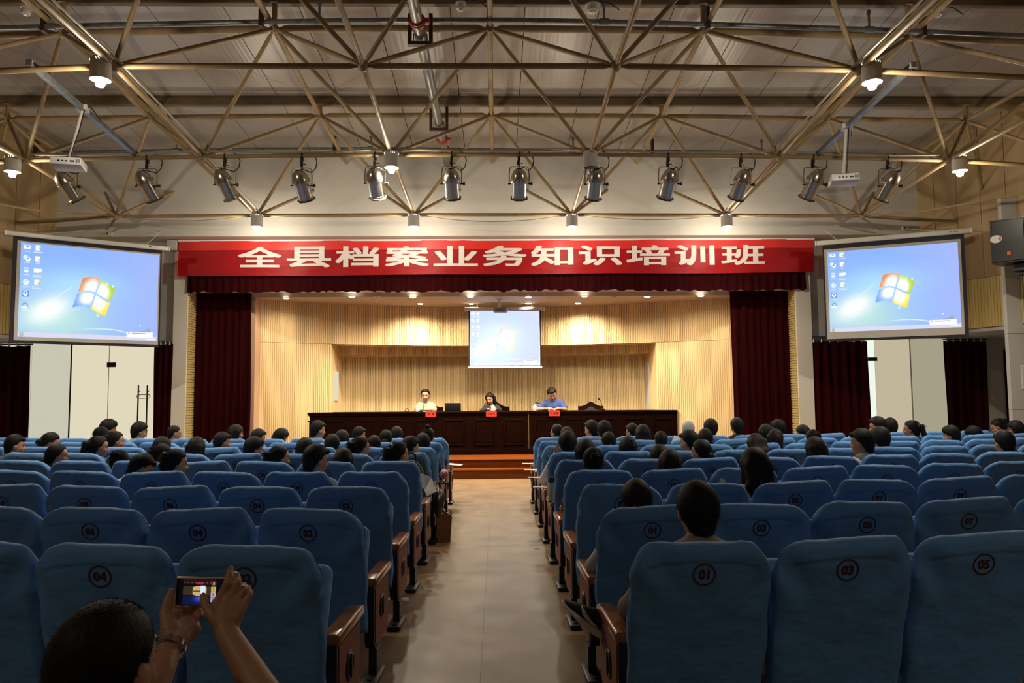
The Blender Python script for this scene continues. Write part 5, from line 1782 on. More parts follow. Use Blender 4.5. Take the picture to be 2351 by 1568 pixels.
def hand_pts(wrist, d, up, side, curl=0.6, scale=1.0):
    """simple relaxed hand: palm plus four fingers and a thumb; returns cones"""
    d = Vector(d).normalized(); up = Vector(up)
    up = (up - d * up.dot(d)).normalized()
    lat = d.cross(up) * side                     # towards the thumb
    w = Vector(wrist)
    out = []
    k = scale
    out.append((w, w + d * 0.05 * k, 0.026 * k, 0.030 * k))
    for i, (o_, L) in enumerate(((0.028, 0.070), (0.010, 0.078), (-0.009, 0.073), (-0.027, 0.058))):
        a = w + d * 0.035 * k + lat * o_ * 0.75 * k
        b = w + d * 0.09 * k + lat * o_ * k
        out.append((a, b, 0.016 * k, 0.0105 * k))
        d1 = (d * math.cos(curl * 0.6) - up * math.sin(curl * 0.6))
        d2 = (d * math.cos(curl * 1.5) - up * math.sin(curl * 1.5))
        c_ = b + d1 * L * 0.5 * k
        out.append((b, c_, 0.0105 * k, 0.0090 * k))
        out.append((c_, c_ + d2 * L * 0.5 * k, 0.0090 * k, 0.0072 * k))
    a = w + d * 0.02 * k + lat * 0.022 * k
    b = w + d * 0.05 * k + lat * 0.048 * k - up * 0.012 * k
    out.append((a, b, 0.016 * k, 0.0120 * k))
    out.append((b, b + (d * 0.9 + lat * 0.25 - up * 0.3).normalized() * 0.038 * k, 0.0115 * k, 0.0085 * k))
    return out
def default_pose(fem=False, yaw=0.0, pitch=R(10), roll=0.0, lean=0.0):
    sw = 0.165 if fem else 0.185
    T = 0.455
    nk = Vector((0, -0.02 + lean * 0.5, T + 0.03 - abs(lean) * 0.12))
    ps = dict(fem=fem, yaw=yaw, pitch=pitch, roll=roll, neck=tuple(nk), T=T, lean=lean, sw=sw)
    sh = nk + Vector((0, -0.015, -0.088))
    ps['sh'] = [sh + Vector((s_ * sw, 0, -0.01)) for s_ in (-1, 1)]
    ps['el'] = [Vector((s_ * (sw + 0.045), 0.03 + lean * 0.3, 0.19)) for s_ in (-1, 1)]
    ps['wr'] = [Vector((s_ * 0.10, 0.26, 0.17)) for s_ in (-1, 1)]
    ps['hd'] = [Vector((-s_ * 0.5, 0.8, -0.1)) for s_ in (-1, 1)]
    ps['kn'] = [Vector((s_ * 0.11, 0.42, 0.10)) for s_ in (-1, 1)]
    ps['an'] = [Vector((s_ * 0.11, 0.40, -0.34)) for s_ in (-1, 1)]
    return ps
def torso_prims(ps, infl=0.0):
    nk = Vector(ps['neck'])
    f = 0.94 if ps['fem'] else 1.0
    up = nk - Vector((0, 0, 0.10))
    out = []
    at = lambda q: Vector((0, 0.0, 0.10)) + up * q
    out.append(('e', at(0.0) + Vector((0, 0.0, 0.015)), (0.165, 0.125, 0.115)))
    out.append(('e', at(0.38) + Vector((0, -0.012, 0)), (0.135 * f, 0.102, 0.13)))
    out.append(('e', at(0.70) + Vector((0, 0.0, 0)), (0.155 * f, 0.112, 0.13)))
    out.append(('c', ps['sh'][0] * 0.8 + Vector(nk - Vector((0, 0.01, 0.05))) * 0.2, ps['sh'][1] * 0.8 + Vector(nk - Vector((0, 0.01, 0.05))) * 0.2, 0.058, 0.058))
    out.append(('c', nk + Vector((0, -0.012, -0.03)), nk + Vector((-ps['sw'] * 0.6, -0.015, -0.078)), 0.046, 0.046))
    out.append(('c', nk + Vector((0, -0.012, -0.03)), nk + Vector((ps['sw'] * 0.6, -0.015, -0.078)), 0.046, 0.046))
    if ps['fem']:
        for s_ in (-1, 1):
            out.append(('e', at(0.62) + Vector((s_ * 0.065, 0.085, 0)), (0.055, 0.045, 0.055)))
    return out
def put(S, prims, infl, k):
    for p in prims:
        if p[0] == 'e':
            S.ell(p[1], tuple(r_ + infl for r_ in p[2]), k)
        else:
            S.cone(p[1], p[2], p[3] + infl, p[4] + infl, k)
def bounds(ps, pad=0.16):
    pts = [Vector(ps['neck']) + Vector((0, 0, 0.27))] + list(ps['sh']) + list(ps['el']) + list(ps['wr']) + list(ps['kn']) + list(ps['an']) + [Vector((0, 0, 0))]
    pts += [Vector(w) + Vector(d).normalized() * 0.12 for w, d in zip(ps['wr'], ps['hd'])]
    lo = [min(p[i] for p in pts) - pad for i in range(3)]
    hi = [max(p[i] for p in pts) + pad for i in range(3)]
    return lo, hi
def make_body(ps, h=0.011, detail=True):
    lo, hi = bounds(ps)
    S = SDF(lo, hi, h)
    put(S, torso_prims(ps), 0.0, 0.05)
    g = 0.9 if ps['fem'] else 1.0
    for i, s_ in enumerate((-1, 1)):
        S.cone(ps['sh'][i], ps['el'][i], 0.050 * g, 0.039 * g, 0.03)
        S.cone(ps['el'][i], ps['wr'][i], 0.040 * g, 0.026 * g, 0.015)
        if ps.get('hands') and ps['hands'][i]:
            for c_ in ps['hands'][i]:
                S.cone(*c_, ps.get('hk', 0.006))
        else:
            for c_ in hand_pts(ps['wr'][i], ps['hd'][i], (0, 0, 1), s_ * -1, 0.5, 0.95 if ps['fem'] else 1.0):
                S.cone(*c_, 0.008)
        hip = Vector((s_ * 0.085, 0.0, 0.09))
        S.cone(hip, ps['kn'][i], 0.088, 0.060, 0.04)
        S.cone(ps['kn'][i], ps['an'][i], 0.058, 0.038, 0.02)
        fd = Vector(ps.get('foot', [(0, 1, 0), (0, 1, 0)])[i]).normalized()
        fs_ = ps.get('foot_scale', (1, 1))[i]
        S.cone(ps['an'][i] + Vector((0, 0, -0.045)) - fd * 0.03 * fs_, ps['an'][i] + Vector((0, 0, -0.05)) + fd * 0.15 * fs_, 0.036 * fs_, 0.028 * fs_, 0.02)
    M4 = head_mat(ps)
    nk = Vector(ps['neck'])
    S.cone(nk + Vector((0, -0.01, -0.05)), M4 @ Vector((0, 0.005, HEAD_UP - 0.07)), 0.062 * g, 0.050 * g, 0.03)
    add_head(S, M4, ps['fem'], detail)
    return S.mesh('body')
def make_shirt(ps, h=0.011, sleeve='short', name='shirt', infl=0.011):
    lo, hi = bounds(ps)
    S = SDF(lo, hi, h)
    put(S, torso_prims(ps), infl, 0.05)
    g = 0.9 if ps['fem'] else 1.0
    for i, s_ in enumerate((-1, 1)):
        el = Vector(ps['el'][i]); sh = Vector(ps['sh'][i]); wr = Vector(ps['wr'][i])
        if sleeve == 'short':
            S.cone(sh, sh.lerp(el, 0.72), 0.052 * g + infl, 0.046 * g + infl + 0.006, 0.03)
        else:
            S.cone(sh, el, 0.052 * g + infl, 0.042 * g + infl, 0.03)
            S.cone(el, el.lerp(wr, 0.93), 0.044 * g + infl, 0.032 * g + infl, 0.02)
    nk = Vector(ps['neck'])
    # collar band, opened for the neck
    S.cone(nk + Vector((0, -0.014, -0.03)), nk + Vector((0, -0.004, 0.028)), 0.068 * g + infl * 0.6, 0.064 * g + infl * 0.4, 0.015)
    c = nk + Vector((0, 0.0, 0.05))
    S.ell(c, (0.066 * g, 0.072 * g, 0.045), 0.004, None, sub=True)
    S.ell(nk + Vector((0, 0.075, -0.012)), (0.03, 0.045, 0.05), 0.01, None, sub=True)
    S.clip(lambda X, Y, Z: (0.045 - Z) + 0 * X + 0 * Y)
    return S.mesh(name)
def make_trousers(ps, h=0.014):
    lo, hi = bounds(ps)
    S = SDF(lo, hi, h)
    put(S, torso_prims(ps)[:2], 0.006, 0.05)
    for i, s_ in enumerate((-1, 1)):
        hip = Vector((s_ * 0.085, 0.0, 0.09))
        S.cone(hip, ps['kn'][i], 0.100, 0.076, 0.04)
        S.cone(ps['kn'][i], Vector(ps['kn'][i]).lerp(ps['an'][i], 0.93), 0.074, 0.058, 0.02)
    S.clip(lambda X, Y, Z: (Z - 0.19) + 0 * X + 0 * Y)
    return S.mesh('trousers')
# hair styles, in head space (origin at the neck joint; face toward +y)
def make_hair(style, h=0.009, strands=5000, width=0.0010):
    S = SDF((-0.20, -0.26, -0.34), (0.20, 0.20, 0.36), h)
    T = lambda x, y, z: (x, y + 0.02, z + HEAD_UP)
    cz_ = HEAD_UP
    def cap(infl, front=0.050, nape=-0.085, side=-0.012, top=0.0):
        S.ell(T(0, -0.014, 0.023 + top), (0.080 + infl * 1.05, 0.096 + infl, 0.098 + infl + top), 0.0)
        S.cone(T(0, -0.046, -0.015), T(0, -0.046, -0.095), 0.060 + infl * 0.7, 0.050 + infl * 0.6, 0.02)
        # open the face and the neck along a soft, uneven hairline
        def f(X, Y, Z):
            y, z = Y - 0.02, Z - HEAD_UP
            mid = np.clip((y - 0.0) / 0.03, 0, 1)
            tb = np.clip((y + 0.048) / 0.03, 0, 1)
            back = (nape + (y + 0.09) * 0.32) * (1 - tb) + (side if nape > -0.11 else nape) * tb
            ln = back * (1 - mid) + (front + (y - 0.08) * 0.5) * mid
            return (ln - z) * 0.7 + 0.008 * np.sin(X * 150 + 0.6) * np.sin(Y * 190 + 1)
        XX = S.ax[0][:, None, None]; YY = S.ax[1][None, :, None]; ZZ = S.ax[2][None, None, :]
        A, B = S.D, f(XX, YY, ZZ).astype(np.float32)
        k_ = 0.026
        hh = np.maximum(k_ - np.abs(A - B), 0) / k_
        S.D = np.maximum(A, B) + hh * hh * k_ * 0.25
    if style in ('crop', 'near'):
        cap(0.010, 0.062, -0.095, 0.008)
    elif style == 'short':
        cap(0.018, 0.082, -0.106, 0.004, 0.004)
        S.cone(T(-0.03, 0.075, 0.088), T(0.035, 0.078, 0.085), 0.022, 0.020, 0.02)
    elif style == 'thick':
        cap(0.026, 0.055, -0.108, -0.004, 0.008)
        S.cone(T(-0.04, 0.06, 0.10), T(0.04, 0.065, 0.098), 0.030, 0.028, 0.03)
    elif style == 'bob':
        cap(0.026, 0.050, -0.12)
        for s_ in (-1, 1):
            S.cone(T(s_ * 0.078, -0.01, 0.03), T(s_ * 0.083, 0.0, -0.10), 0.030, 0.026, 0.02)
        S.cone(T(-0.045, -0.075, 0.0), T(-0.045, -0.075, -0.11), 0.045, 0.038, 0.03)
        S.cone(T(0.045, -0.075, 0.0), T(0.045, -0.075, -0.11), 0.045, 0.038, 0.03)
    elif style == 'long':
        cap(0.022, 0.080, -0.12)
        for s_ in (-1, 1):
            S.cone(T(s_ * 0.078, -0.015, 0.03), T(s_ * 0.085, -0.01, -0.16), 0.028, 0.026, 0.02)
        for x in (-0.055, 0.0, 0.055):
            S.cone(T(x, -0.075, 0.0), T(x * 1.1, -0.095, -0.15), 0.048, 0.045, 0.03)
            S.cone(T(x * 1.1, -0.095, -0.15), T(x * 0.8, -0.11, -0.31), 0.045, 0.022, 0.03)
    elif style == 'ponytail':
        cap(0.016, 0.086, -0.095)
        S.cone(T(0, -0.105, 0.03), T(0, -0.15, 0.02), 0.024, 0.034, 0.015)
        S.cone(T(0, -0.15, 0.02), T(0, -0.165, -0.10), 0.036, 0.034, 0.015)
        S.cone(T(0, -0.165, -0.10), T(0, -0.15, -0.21), 0.034, 0.012, 0.015)
    elif style == 'lowtail':
        cap(0.016, 0.088, -0.100)
        S.cone(T(0, -0.10, -0.05), T(0, -0.13, -0.09), 0.026, 0.034, 0.02)
        S.cone(T(0, -0.13, -0.09), T(0, -0.12, -0.24), 0.034, 0.014, 0.015)
    elif style == 'bun':
        cap(0.016, 0.086, -0.095)
        S.ell(T(0, -0.125, 0.035), (0.046, 0.038, 0.044), 0.012)
    elif style == 'topknot':
        cap(0.016, 0.086, -0.095)
        S.ell(T(0, -0.05, 0.150), (0.036, 0.036, 0.030), 0.012)
    elif style == 'lowbun':
        cap(0.016, 0.090, -0.098)
        S.ell(T(0, -0.115, -0.055), (0.052, 0.034, 0.040), 0.012)
    elif style == 'clip':
        cap(0.022, 0.080, -0.095)
        S.ell(T(0, -0.105, 0.02), (0.045, 0.035, 0.075), 0.02)
    me = S.mesh('hair')
    # loose strands over the surface
    rs = np.random.RandomState(len(style) * 7 + 3)
    nv = len(me.vertices)
    co = np.empty(nv * 3, np.float32); me.vertices.foreach_get('co', co); co = co.reshape(-1, 3)
    no = np.array([v.normal[:] for v in me.vertices], np.float32)
    n = strands
    short = style in ('short', 'crop', 'thick', 'near')
    idx = rs.randint(0, nv, n)
    p, q = co[idx], no[idx]
    if short:
        dr = q * 0.32 + np.array([0, 0.12, -0.75]) * (q[:, 2:3] < 0.75) + rs.normal(0, 0.22, (n, 3)) + np.array([0.25, 0.75, 0.0]) * (q[:, 2:3] >= 0.75)
        ln = rs.uniform(0.008, 0.017, (n, 1)) * (0.6 if style in ('crop', 'near') else 1.0)
    else:
        tail = (p[:, 1:2] < -0.10)
        dn = np.array([0, -0.25, -0.9]) + np.array([0, -0.7, 0.5]) * ((p[:, 2:3] > HEAD_UP) & (style in ('ponytail', 'bun', 'topknot', 'clip')))
        dr = q * 0.12 + dn * 0.8 + rs.normal(0, 0.10, (n, 3))
        ln = rs.uniform(0.02, 0.05, (n, 1))
    dr /= np.linalg.norm(dr, axis=1, keepdims=True)
    sd = np.cross(dr, rs.normal(0, 1, (n, 3))); sd /= np.linalg.norm(sd, axis=1, keepdims=True) + 1e-9
    b0 = p - q * 0.004
    tri = np.stack([b0 - sd * width, b0 + sd * width, p + dr * ln], 1).reshape(-1, 3)
    bm = bmesh.new(); bm.from_mesh(me)
    vs = [bm.verts.new(t_) for t_ in tri.tolist()]
    for i in range(n):
        f_ = bm.faces.new((vs[3 * i], vs[3 * i + 1], vs[3 * i + 2])); f_.smooth = True
    bm.to_mesh(me); bm.free()
    return me
HAIRS = {}
def hair_me(style):
    if style not in HAIRS:
        HAIRS[style] = make_hair(style)
        HAIRS[style].materials.append(hair_black)
    return HAIRS[style]
# eyes, brows and lips share one small mesh each, in head space
m_ = MB()
for s_ in (-1, 1):
    m_.lathe([(0, -0.0055), (0.006, -0.004), (0.008, 0), (0.006, 0.004), (0, 0.0055)], 10, Matrix.Translation((s_ * 0.033, 0.103, HEAD_UP + 0.001)) @ Matrix.Diagonal((1.5, 0.9, 0.7, 1)))
eyes_me = m_.mesh('eyes'); eyes_me.materials.append(eyemat)
m_ = MB()
for s_ in (-1, 1):
    m_.tube([(s_ * 0.018, 0.1085, HEAD_UP + 0.020), (s_ * 0.034, 0.107, HEAD_UP + 0.025), (s_ * 0.052, 0.094, HEAD_UP + 0.020)], [0.0035, 0.004, 0.002], 6)
brow_me = m_.mesh('eyebrows'); brow_me.materials.append(hair_black)
m_ = MB().tube([(-0.021, 0.108, HEAD_UP - 0.063), (-0.01, 0.1135, HEAD_UP - 0.061), (0, 0.115, HEAD_UP - 0.062), (0.01, 0.1135, HEAD_UP - 0.061), (0.021, 0.108, HEAD_UP - 0.063)], [0.002, 0.005, 0.0055, 0.005, 0.002], 6)
lips_me = m_.mesh('lips'); lips_me.materials.append(lipmat)
m_ = MB()
for s_ in (-1, 1):
    m_.tube([(s_ * 0.034 + 0.024 * math.cos(a), 0.121, HEAD_UP + 0.0 + 0.018 * math.sin(a)) for a in [2 * math.pi * k / 14 for k in range(15)]], 0.0022, 5)
    m_.tube([(s_ * 0.058, 0.120, HEAD_UP + 0.004), (s_ * 0.080, 0.09, HEAD_UP + 0.004), (s_ * 0.086, 0.01, HEAD_UP + 0.0)], 0.0022, 5)
m_.tube([(-0.011, 0.122, HEAD_UP + 0.004), (0, 0.126, HEAD_UP + 0.007), (0.011, 0.122, HEAD_UP + 0.004)], 0.002, 5)
glasses_me = m_.mesh('glasses'); glasses_me.materials.append(blackmetal)
gold = mat('gold_clip', (0.6, 0.38, 0.10), 0.3, 0.9)
m_ = MB()
for s_ in (-1, 1):
    for k in range(4):
        m_.cyl((s_ * 0.004, -0.128, HEAD_UP + 0.06 - k * 0.028), (s_ * 0.022, -0.115, HEAD_UP + 0.055 - k * 0.028), 0.005, n=6)
m_.rbox((-0.008, -0.136, HEAD_UP - 0.05), (0.008, -0.122, HEAD_UP + 0.07), 0.004, 1)
clip_me = m_.mesh('hair_clip'); clip_me.materials.append(gold)
tie_me = MB().lathe([(0.030, -0.008), (0.036, 0), (0.030, 0.008), (0.024, 0)], 14, Matrix.Translation((0, -0.105, HEAD_UP + 0.03)) @ Matrix.Rotation(R(80), 4, 'X'), closed=True).mesh('hair_tie')
tie_me.materials.append(mat('blue_tie', (0.10, 0.25, 0.45), 0.6))
pin_me = MB().rbox((0.02, -0.115, HEAD_UP + 0.085), (0.06, -0.095, HEAD_UP + 0.098), 0.004, 1).mesh('hair_pin')
pin_me.materials.append(gold)
shirts = {}
def cloth(name, col):
    if name not in shirts:
        shirts[name] = mat('cloth_' + name, col, 0.8, bump=((14, 14, 14), 0.006, 3))
    return shirts[name]
COL = {'white': (0.55, 0.53, 0.50), 'black': (0.010, 0.010, 0.011), 'navy': (0.015, 0.02, 0.055), 'blue': (0.05, 0.10, 0.26), 'red': (0.45, 0.04, 0.025), 'maroon': (0.085, 0.008, 0.012), 'pink': (0.5, 0.25, 0.24), 'grey': (0.12, 0.12, 0.13), 'khaki': (0.24, 0.20, 0.14), 'yellow': (0.60, 0.45, 0.08), 'green': (0.26, 0.31, 0.22), 'paleblue': (0.25, 0.35, 0.5), 'teal': (0.05, 0.12, 0.13), 'stripe': (0.30, 0.31, 0.35), 'royal': (0.028, 0.05, 0.20), 'skinwhite': (0.5, 0.46, 0.42)}
trou = {'d': mat('dark_trousers', (0.015, 0.015, 0.02), 0.85), 'b': mat('denim', (0.03, 0.05, 0.10), 0.85)}
body_cache = {}
def variant(fem, yaw, pitch):
    key = (fem, yaw, pitch)
    if key not in body_cache:
        ps = default_pose(fem, R(yaw), R(pitch))
        b = make_body(ps); b.materials.append(skin)
        body_cache[key] = (ps, b)
    sk = ('shirt', fem)
    if sk not in body_cache:
        ps = default_pose(fem)
        body_cache[sk] = {'short': make_shirt(ps, 0.012, 'short'), 'long': make_shirt(ps, 0.012, 'long')}
        body_cache[sk]['trousers'] = make_trousers(ps)
        for q in body_cache[sk].values():
            q.materials.append(trou['d'])
    return body_cache[key][0], body_cache[key][1], body_cache[sk]
def dress_head(t, ps, hair, hmat, extra, M0=None):
    M4 = head_mat(ps)
    def hp(name, me, m=None):
        o = link(name, me, m, t)
        o.matrix_parent_inverse = Matrix.Identity(4)
        o.matrix_local = M4
        return o
    if hair:
        hp('hair', hair_me(hair), hmat)
    hp('eyes', eyes_me); hp('eyebrows', brow_me); hp('lips', lips_me)
    for e in extra:
        hp(*{'glasses': ('glasses', glasses_me), 'clip': ('hair_clip', clip_me), 'tie': ('hair_tie', tie_me), 'pin': ('hair_pin', pin_me)}[e])

SEAT_Z, HIP_Y, HEAD_C = 0.445, 0.18, 0.645
def locate(px, py, k):
    """seat nearest to a head seen at px,py in row k; returns column, head position"""
    best = None
    for s_ in (-1, 1):
        for i in range(1, 17):
            p, ang, _ = seat_pos(k, s_ * i)
            h = P(px, py, p.y + 0.199 + HIP_Y - 0.02)
            d = abs(h.x - p.x)
            if best is None or d < best[0]:
                best = (d, s_ * i, h, p, ang)
    return best[1:]
def add_person(px, py, k, fem, hair, yaw, pitch, shirt, sleeve, extra, desc, custom=None, hmat=None, col=None):
    c, h, p, ang = locate(px, py, k)
    if col is not None:
        c = col
        p, ang, _ = seat_pos(k, c)
        h = P(px, py, p.y + 0.199 + HIP_Y - 0.02)
    occupied.add((k, c))
    s = min(1.13, max(0.88, (h.z - SEAT_Z) / HEAD_C))
    dz = min(0.02, max(-0.05, h.z - SEAT_Z - HEAD_C * s))
    rot = Matrix.Rotation(ang, 3, 'Z')
    o = Vector((h.x, p.y, 0)) + rot @ Vector((0, 0.199 + HIP_Y, 0))
    o.z = SEAT_Z + dz
    n = 2 * abs(c) if c < 0 else 2 * c - 1
    t = thing('person', f'{desc}, {rowname[k - 1]} row from the camera', 'person', o, (0, 0, ang), 'seated audience')
    t.scale = (s, s, s)
    if custom is not None:
        ps = custom(default_pose(fem, R(yaw), R(pitch)))
        body = make_body(ps, 0.010); body.materials.append(skin)
        sh = make_shirt(ps, 0.012, sleeve); sh.materials.append(cloth(shirt, COL[shirt]))
        tr = make_trousers(ps); tr.materials.append(trou['d'])
    else:
        ya = min((-48, 0, 42), key=lambda q: abs(q - yaw))
        pa = min((8, 32), key=lambda q: abs(q - pitch))
        ps, body, w = variant(fem, ya, pa)
        sh, tr = w[sleeve], w['trousers']
    link('body', body, None, t)
    link('shirt', sh, cloth(shirt, COL[shirt]), t)
    link('trousers', tr, None, t)
    dress_head(t, ps, hair, hmat, extra)
    return t, ps
def arm_on_rest(side, out=0.27):
    def f(ps):
        i = 0 if side < 0 else 1
        ps['el'][i] = Vector((side * out, 0.10, 0.185))
        ps['wr'][i] = Vector((side * (out - 0.03), 0.34, 0.16))
        ps['hd'][i] = Vector((-side * 0.1, 1, -0.05))
        return ps
    return f
F, Mn = True, False
people = [
    # left block
    (19, 1018, 6, Mn, 'short', -55, 8, 'blue', 'short', [], 'man with short black hair in profile'),
    (92, 1006, 7, F, 'lowbun', -48, 32, 'white', 'short', [], 'woman in white with low black bun, bent forward'),
    (115, 1040, 5, F, 'lowtail', -48, 8, 'red', 'short', ['glasses'], 'woman in glasses and red top with dark low tail'),
    (238, 982, 9, F, 'thick', -48, 8, 'black', 'short', [], 'woman with thick black hair'),
    (224, 997, 8, F, 'clip', 0, 8, 'grey', 'short', [], 'woman with gathered black hair'),
    (253, 1008, 7, F, 'bun', -48, 8, 'navy', 'short', [], 'woman with hair pulled back, face in profile'),
    (213, 1021, 6, F, 'ponytail', -48, 8, 'teal', 'short', [], 'woman with black ponytail turned aside'),
    (309, 987, 9, Mn, 'thick', -48, 8, 'paleblue', 'short', ['glasses'], 'man in pale blue shirt and glasses'),
    (390, 991, 9, Mn, 'crop', -48, 8, 'grey', 'short', ['glasses'], 'man with cropped hair and glasses'),
    (257, 1052, 5, F, 'bun', 0, 32, 'black', 'short', [], 'woman with messy black bun, head bowed'),
    (294, 1062, 4, Mn, 'short', -48, 32, 'white', 'short', [], 'man in white shirt with head bowed'),
    (362, 1026, 6, F, 'thick', 0, 8, 'navy', 'short', [], 'person with thick black hair'),
    (357, 1042, 5, F, 'clip', -48, 8, 'grey', 'short', ['clip'], 'woman with long gold clip in black hair'),
    (387, 1058, 4, F, 'clip', -48, 8, 'black', 'short', ['pin'], 'woman with black hair pinned by small gold clip'),
    (443, 1024, 6, F, 'long', 0, 8, 'black', 'short', [], 'woman with straight long black hair'),
    (500, 1011, 7, Mn, 'short', -48, 8, 'navy', 'short', [], 'man with short hair, ear showing'),
    (533, 991, 9, F, 'bob', -48, 8, 'teal', 'short', ['glasses'], 'woman with black bob and glasses'),
    (584, 1002, 8, Mn, 'short', -48, 8, 'black', 'short', [], 'man with short black hair bent to the front'),
    (572, 1026, 6, Mn, 'thick', -48, 8, 'stripe', 'short', ['glasses'], 'man with thick hair and glasses'),
    (631, 995, 9, F, 'bob', -48, 32, 'grey', 'short', [], 'person with black bobbed hair, head bowed'),
    (722, 983, 9, Mn, 'short', -48, 8, 'grey', 'short', [], 'upright tall man with spiky short hair'),
    (818, 995, 9, Mn, 'short', -48, 8, 'navy', 'short', [], 'man with short hair looking across the stage'),
    (631, 1046, 5, F, 'ponytail', -48, 8, 'black', 'short', [], 'woman with black ponytail hanging behind'),
    (713, 1050, 4, Mn, 'short', -48, 8, 'stripe', 'short', ['glasses'], 'man in glasses and pale collar'),
    (781, 1004, 8, F, 'bob', 0, 8, 'black', 'short', [], 'woman with rounded black bob'),
    (758, 1018, 7, F, 'thick', 0, 8, 'grey', 'short', [], 'woman with smooth black hair'),
    (695, 1026, 6, F, 'bob', 0, 8, 'navy', 'short', [], 'person with black bob half hidden'),
    (820, 1022, 6, F, 'ponytail', -48, 8, 'grey', 'short', ['glasses'], 'woman in glasses with ponytail'),
    (783, 1052, 5, F, 'long', 0, 8, 'black', 'short', [], 'woman with very smooth long hair'),
    (855, 1017, 7, F, 'lowbun', 0, 8, 'teal', 'short', ['pin'], 'woman with small pin in her black hair'),
    (883, 1003, 8, F, 'lowbun', 0, 8, 'black', 'short', [], 'woman with neat black hair'),
    (908, 997, 9, Mn, 'thick', 0, 8, 'grey', 'short', [], 'person with thick black hair'),
    (968, 1016, 7, Mn, 'thick', 0, 8, 'navy', 'short', [], 'person with round black hair'),
    (935, 1023, 6, Mn, 'short', -48, 8, 'stripe', 'short', [], 'man with short hair beside a backpack'),
    (907, 1037, 5, F, 'ponytail', -48, 8, 'yellow', 'short', ['pin'], 'woman in yellow with ponytail and gold hair pin'),
    # right block
    (1283, 989, 9, F, 'lowtail', 42, 8, 'black', 'short', ['glasses'], 'woman in glasses with hair tied back'),
    (1303, 1000, 8, F, 'thick', 0, 8, 'navy', 'short', [], 'person of whom only dark hair shows'),
    (1347, 1033, 5, F, 'bob', 0, 8, 'black', 'short', [], 'woman with broad black bob'),
    (1363, 982, 9, Mn, 'short', 42, 8, 'grey', 'short', [], 'man with short hair turned to the aisle'),
    (1390, 985, 8, Mn, 'short', 0, 8, 'navy', 'short', ['glasses'], 'man in glasses with short hair and bare neck'),
    (1400, 1009, 7, F, 'lowtail', 0, 8, 'black', 'short', [], 'woman with short low tail'),
    (1457, 988, 9, F, 'short', 42, 8, 'grey', 'short', ['glasses'], 'person in glasses, face turned aside'),
    (1479, 992, 8, F, 'long', 0, 8, 'black', 'short', [], 'woman with straight black hair to the shoulders'),
    (1521, 1007, 7, Mn, 'crop', 0, 8, 'grey', 'short', [], 'man with closely cropped hair'),
    (1445, 1023, 6, F, 'bob', 0, 8, 'teal', 'short', ['pin'], 'woman with gold slide in her dark hair'),
    (1584, 983, 9, Mn, 'short', 0, 8, 'white', 'short', [], 'person with short grey hair'),
    (1636, 980, 9, F, 'thick', 0, 8, 'black', 'short', [], 'person with dark hair beside the grey-haired one'),
    (1624, 1000, 8, F, 'bob', 0, 8, 'navy', 'short', [], 'woman with black bob before the slatted wall'),
    (1591, 1010, 6, Mn, 'short', 42, 8, 'black', 'short', [], 'tall man with short black hair'),
    (1619, 1032, 5, F, 'lowbun', 42, 8, 'grey', 'short', [], 'woman with small low bun'),
    (1544, 1059, 4, F, 'bob', 0, 8, 'black', 'short', [], 'woman with dark brown bob'),
    (1519, 1052, 5, F, 'thick', 0, 8, 'black', 'short', [], 'person slumped low, top of head showing'),
    (1742, 1062, 3, F, 'long', 0, 8, 'white', 'short', [], 'woman with very long straight black hair'),
    (1697, 976, 9, Mn, 'short', 20, 8, 'black', 'long', [], 'broad man in black before the curtain'),
    (1764, 991, 8, F, 'bob', 0, 8, 'navy', 'short', [], 'woman with black bob near the curtain'),
    (1795, 981, 9, Mn, 'thick', 42, 8, 'grey', 'short', [], 'person with thick black hair by the curtain'),
    (1783, 1003, 7, F, 'long', -48, 8, 'black', 'long', [], 'woman in black with long hair over the shoulder'),
    (1746, 1012, 6, F, 'long', 0, 32, 'white', 'short', [], 'woman with loose wavy hair'),
    (1851, 990, 9, F, 'bob', 42, 8, 'teal', 'short', [], 'woman with black bob, cheek showing'),
    (1873, 1003, 7, F, 'bun', 0, 8, 'navy', 'short', [], 'woman with high gathered hair'),
    (1880, 1026, 5, F, 'long', 0, 8, 'black', 'short', [], 'woman with smooth black hair holding a phone'),
    (2026, 975, 8, Mn, 'short', 42, 8, 'grey', 'short', ['glasses'], 'tall man in glasses before the glass doors'),
    (2052, 977, 9, F, 'thick', 0, 8, 'black', 'short', [], 'person with curly black hair behind the tall man'),
    (1993, 1010, 5, Mn, 'short', 42, 8, 'white', 'short', [], 'man in white shirt with short black hair'),
    (2031, 1004, 6, Mn, 'thick', 0, 8, 'navy', 'short', [], 'person with black hair beside the man in white'),
    (2103, 981, 8, F, 'ponytail', 42, 8, 'teal', 'short', ['tie', 'glasses'], 'woman with ponytail and blue hair tie'),
    (2196, 996, 7, Mn, 'thick', 42, 8, 'black', 'short', [], 'person with short hair, cheek in profile'),
    (2257, 991, 8, F, 'thick', 42, 32, 'grey', 'short', [], 'person bent low, little of the head showing'),
    (2311, 972, 9, F, 'bun', 42, 32, 'pink', 'short', [], 'woman with bun looking down'),
    (2343, 981, 8, F, 'bob', 42, 8, 'navy', 'short', ['glasses'], 'woman in glasses at the end by the pier'),
    (2318, 1012, 5, Mn, 'short', 0, 8, 'stripe', 'short', [], 'man with shaved neck below short black hair'),
]
for row_ in people:
    px, py, k, fem, hair, yaw, pitch, shirt, sleeve, extra, desc = row_
    add_person(px, py, k, fem, hair, yaw, pitch, shirt, sleeve, extra, desc, hmat=hair_grey if 'short grey hair' in desc else (hair_brown if 'brown' in desc else None))
